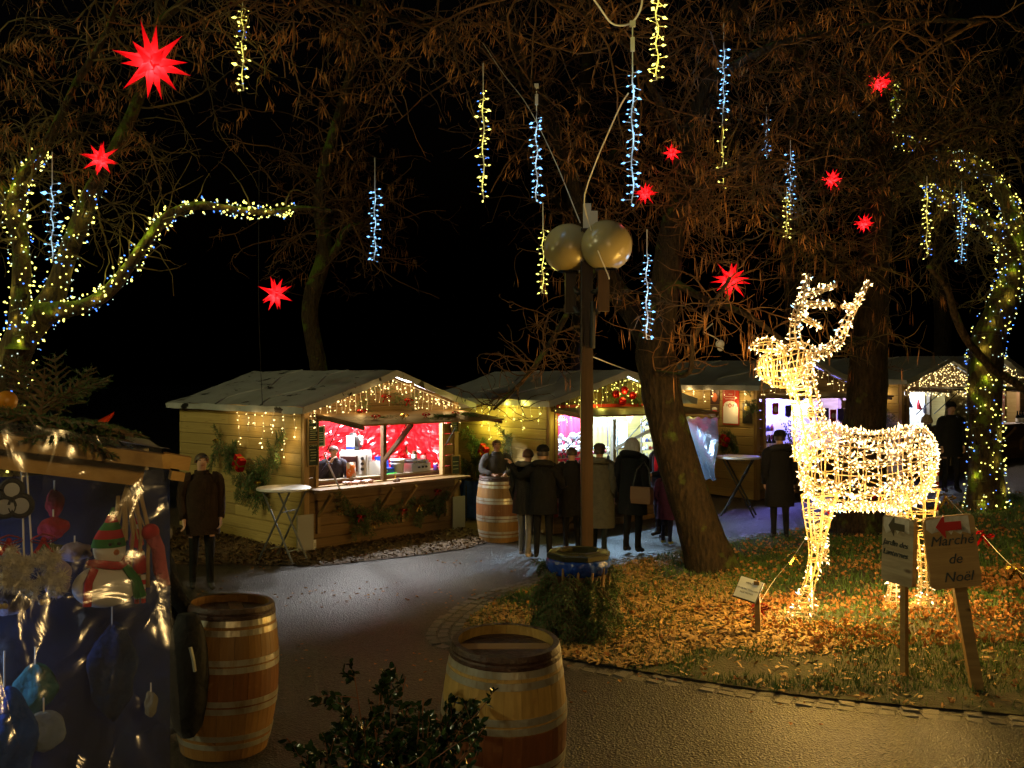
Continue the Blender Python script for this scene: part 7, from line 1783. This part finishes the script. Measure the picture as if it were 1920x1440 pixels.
for j, (xx, yy) in enumerate(((262, 1050), (256, 1000))):
    o = rotface(hang('elf_ornament', ['small red elf ornament with striped legs behind the plastic', 'small red and cream ornament above the striped legs elf'][j], 'ornament', xx, yy, .13 + .02 * j)); part('body', MB().lathe([(0, sm(-26)), (sm(12), sm(-20)), (sm(9), sm(5)), (0, sm(30))], 12), M_FELTR, o, smooth=True); part('head', MB().ball((0, 0, sm(10)), sm(8), 10, 8), M_FELT, o, smooth=True)
    if j == 0:
        for q in (-5, 6):
            for w_ in range(6): part('leg', MB().tube([(sm(q), 0, sm(-26 - 8 * w_)), (sm(q), 0, sm(-34 - 8 * w_))], sm(4), 7), M_FELTR if w_ % 2 else M_FELT, o)
o = rotface(hang('cord_bundle', 'bundle of straw cords holding the ornaments behind the plastic', 'cord', 237, 985, .12)); b = MB()
for j in range(8): b.tube([(sm(0), 0, sm(70)), (sm(-26 + 9 * j), sm(random.uniform(-4, 4)), sm(-25))], sm(1.6), 5)
part('cords', b, pbr('straw_cord', (.45, .34, .18), .8), o)
for j, (xx, yy, r_) in enumerate(((22, 918, 15), (8, 950, 16), (38, 948, 17))):
    o = rotface(hang('mirror_ornament', ['round mirror ornament, topmost of three at the left edge', 'round mirror ornament cut by the left edge', 'round mirror ornament, right one of three'][j], 'ornament', xx, yy, .10)); part('disc', MB().lathe([(0, 0), (sm(r_ * .75), 0), (sm(r_ * .75), sm(4)), (0, sm(4))], 20, (0, 0, 0), Matrix.Rotation(R(90), 3, 'X')), M_STEEL, o); part('rim', MB().tube([(sm(r_ * math.cos(a)), 0, sm(r_ * math.sin(a))) for a in np.linspace(0, 6.283, 22)], sm(4.5), 7), M_INK, o)
# goods deeper inside: soft shapes
def bundle(label, px_, py_, back, c_, rx_, rz_):
    o = rotface(hang('cloth_bundle', label, 'soft goods', px_, py_, back)); mm = pbr('knit%02d%02d%02d' % tuple(int(v * 99) for v in c_), c_, .95, 0, tuple(min(1, v * 1.5) for v in c_), 18, .6, 40)
    def fn(u, v):
        a = 2 * math.pi * u; ph = math.pi * v; k = 1 + .35 * noise.noise((math.cos(a) * 1.4 + px_, math.sin(a) * 1.4, ph * 1.6)) + .12 * math.sin(a * 5 + ph * 2)
        return (sm(rx_ * k * math.sin(ph) * math.cos(a)), sm(rx_ * .6 * k * math.sin(ph) * math.sin(a)), sm(rz_ * math.cos(ph) * (1 + .2 * noise.noise((a, ph, px_)))))
    part('cloth', MB().grid(fn, 26, 16), mm, o, smooth=True); part('loop', MB().tube([(0, 0, sm(rz_ * .9)), (0, 0, sm(rz_ * 1.7))], sm(1.5), 5), M_CREAM, o)
    return o
for a in (('red knitted goods behind the mirror ornaments', 100, 990, .5, (.30, .015, .03), 24, 20), ('lilac knitted goods right of the fluffy ornaments', 108, 1085, .45, (.30, .24, .34), 22, 34), ('pale lilac knitted goods left of the snowman', 140, 1035, .55, (.25, .20, .25), 30, 18),
          ('grey lilac goods at the left edge below the fluffy ornaments', 18, 1125, .4, (.2, .16, .2), 34, 26), ('dark red knitted goods high behind the plastic', 102, 945, .55, (.22, .015, .03), 14, 26), ('teal knitted goods low behind the plastic', 66, 1290, .5, (.03, .13, .15), 34, 44), ('pale blue goods low behind the plastic', 82, 1372, .45, (.20, .25, .36), 34, 36),
          ('cream knitted goods low at the right behind the plastic', 283, 1320, .5, (.2, .19, .14), 12, 24), ('bright blue cloth at the bottom left corner', 8, 1385, .4, (.01, .06, .30), 50, 90), ('dark blue cloth in the middle of the plastic wall', 210, 1260, .6, (.008, .025, .10), 40, 90), ('olive knitted goods above the lilac one', 95, 1035, .6, (.10, .095, .025), 30, 16)): bundle(*a)
bx = MB(); q0, q1 = fpt(-300, 900, .75), fpt(318, 900, .75)
bx.grid(lambda u, v: Vector((q0.lerp(q1, u).x, q0.lerp(q1, u).y + .01 * math.sin(u * 9), 2.4 - 2.4 * v)), 60, 2)
single('cloth_wall', bx, pbr('navy_cloth', (.003, .007, .022), .8, 0, (.012, .04, .15), 1.6, lo=.45, hi=.75), 'dark blue cloth hung behind the goods of the nearest stall', 'cloth')
tl = thing('tube_lamp', 'assumed cold tube lamp inside the nearest stall, unseen beyond the left edge', 'lamp', fpt(-190, 900, .45)); part('tube', MB().tube([(0, 0, 0), (0, 0, -.8)], .015, 8), glow('assumed_cold_tube', (.45, .65, 1.0), 4.0), tl); lamp(tl, (.04, -.02, -.6), 4.0, (.30, .52, 1.0), .05)  # assumed lamp out of view, added to light the goods and cloth blue
# fir branches and bits on that roof
st = []
for k in range(80):
    u = random.uniform(.42, .88); v = random.uniform(.02, .35); p = roof_fn(u, v) + Vector((0, 0, .0 + .03 * random.random())); dd = (E1 - E0).normalized() * (random.choice((-1, 1, 1)) if u < .66 else -1) + BK * random.uniform(-.7, .5) + Vector((0, 0, random.uniform(-.1, .15)))
    st += fir_stems(p, dd, random.uniform(.14, .30), (0, 0, 1), .25, .032, .42)
st += fir_stems(fpt(72, 812, .15), (.1, 0, 1), .20, tuple(BK), .0, .03, .4); st += fir_stems(fpt(75, 770, .35), (.7, .2, .5), .16, tuple(BK), .0, .03, .4)
for k in range(8): st += fir_stems(roof_fn(random.uniform(.6, .78), .9) + Vector((0, 0, .05)), (random.uniform(-1, 1), .2, random.uniform(0, .6)), .25, (0, 0, 1), .2, .035)
greenery('fir_roof_cover', 'fresh fir branches covering the roof of the nearest stall', 'fir branches', tuple(roof_fn(.7, .2)), st, .0026, .019, .0034)
single('pumpkin_ball', MB().ball(fpt(12, 752, .4), .034, 16, 12), pbr('orange_ball', (.55, .25, .02), .4), 'small orange ball on the roof edge at far left', 'ball', smooth=True)
b = MB(); q = fpt(160, 792, .25); b.tube([fpt(120, 800, .25), fpt(150, 792, .25), fpt(172, 796, .25), fpt(184, 793, .25)], [.012, .02, .018, .012], 8); 
single('plastic_leaf', MB().grid(lambda u, v: fpt(176 + 38 * u, 794 - 20 * u + 6 * math.sin(u * 3.1) * (1) + (v - .5) * 15 * math.sin(math.pi * (.15 + .75 * u)), .25) + BK * .01 * math.sin(v * 3.1), 12, 4), pbr('orange_red_plastic', (.75, .08, .01), .35), 'orange red tongue shaped decoration at the end of the fir roof', 'decoration')
single('dark_ribbon', b, M_BLACK, 'dark curled ribbon beside the orange decoration', 'ribbon', smooth=True)

# ---------------------------------------------------------------- evergreen shrub in the foreground
sb_ = G(728, 1640); sb_ = Vector(((722 - 960) / F * 5.1, 5.1, 0)); t = thing('evergreen_shrub', 'dark glossy leaved shrub left of the foreground barrel', 'shrub', sb_)
stems = []
for k in range(58):
    a = random.uniform(0, 6.283); d = np.array([math.cos(a) * .15, math.sin(a) * .15, 1.0]) + rng.normal(0, .1, 3); L_ = random.uniform(.6, 1.12); o = np.array(sb_) + np.array([math.cos(a) * .12, math.sin(a) * .12, 0.02]); stems.append(walk(o[None], d[None], np.array([L_]), 9, .07, -.01)[0])
stems = np.array(stems); sd, tt_ = pick(stems, 240, .3); side_ = walk(sd, tt_ * .6 + rand_dirs(240) * .7, rng.uniform(.08, .28, 240), 6, .12, -.02)
V, f = tubes_np(stems, np.linspace(.008, .003, 9)[None].repeat(len(stems), 0), 5); mb_ = MB().add(V, None, f); V, f = tubes_np(side_, np.linspace(.0035, .0018, 6)[None].repeat(len(side_), 0), 4); mb_.add(V, None, f)
part('stem', mb_, pbr('reddish_stem', (.16, .06, .025), .6), t, world=True, kind='stuff')
lq1, lt1 = pick(stems, 1500, .2); lq2, lt2 = pick(side_, 3800, .05); lq, lt = np.concatenate([lq1, lq2]), np.concatenate([lt1, lt2]); n = len(lq)
lfT = [(0, 0, 0), (.26, .10, .3), (-.26, .10, .3), (.30, .10, .65), (-.30, .10, .65), (0, -.02, 1.0), (0, -.04, .32), (0, -.06, .66)]; lf3 = [(0, 1, 6), (0, 6, 2), (3, 5, 7), (7, 5, 4)]; lf4 = [(1, 3, 7, 6), (6, 7, 4, 2)]
D = lt * .55 + rand_dirs(n) * .8; rot = rot_from_dirs(D); sc = rng.uniform(.030, .062, n); V, f3 = scatter_np(lfT, lf3, lq, rot, sc); _, f4 = scatter_np(lfT, lf4, lq, rot, sc)
part('leaves', MB().add(V, f3, f4), pbr('glossy_dark_leaf', (.012, .030, .010), .22, 0, (.03, .055, .014), 9.0), t, smooth=True, world=True, kind='stuff')

# ---------------------------------------------------------------- assumed lamps out of view: two lit street lamps and a floodlight mast
street_lamp('lit street lamp standing behind the viewer at the right', Vector((2.2, -2.6, 0)), lit=((1.0, .63, .22), 78.0))  # assumed lamp, unseen: added for warm light on barrels and near stall
street_lamp('lit street lamp standing beyond the left picture edge near the lit tree', Vector((-11.0, 9.5, 0)), lit=((1.0, .88, .26), 52.0))  # assumed lamp, unseen: added to brighten the crepe stall's side wall and roof
mg = Vector((-21.0, -3.0, 0)); t = thing('assumed_floodlight_mast', 'assumed tall floodlight mast standing unseen far to the left of the viewer', 'floodlight', mg, R(-60))  # assumed mast, unseen: added as a broad light on roofs, walls and barrels
part('mast', MB().lathe([(.12, 0), (.06, 11.6)], 12), M_TUBE, t, smooth=True)
for sx_ in (-.5, .5):
    hd2 = part('lamp_head', MB().box((sx_, .05, 11.75), (.6, .18, .45)), M_BLACK, t)
    part('lens', MB().box((sx_, .15, 11.75), (.54, .02, .39)), glow('assumed_flood_lens', (1.0, .86, .62), 30.0), hd2); lamp(hd2, (sx_, .40, 11.7), 1900, (1.0, .93, .48), .25)
part('crossbar', MB().bar((-.9, 0, 11.5), (.9, 0, 11.5), .08, .08), M_TUBE, t)
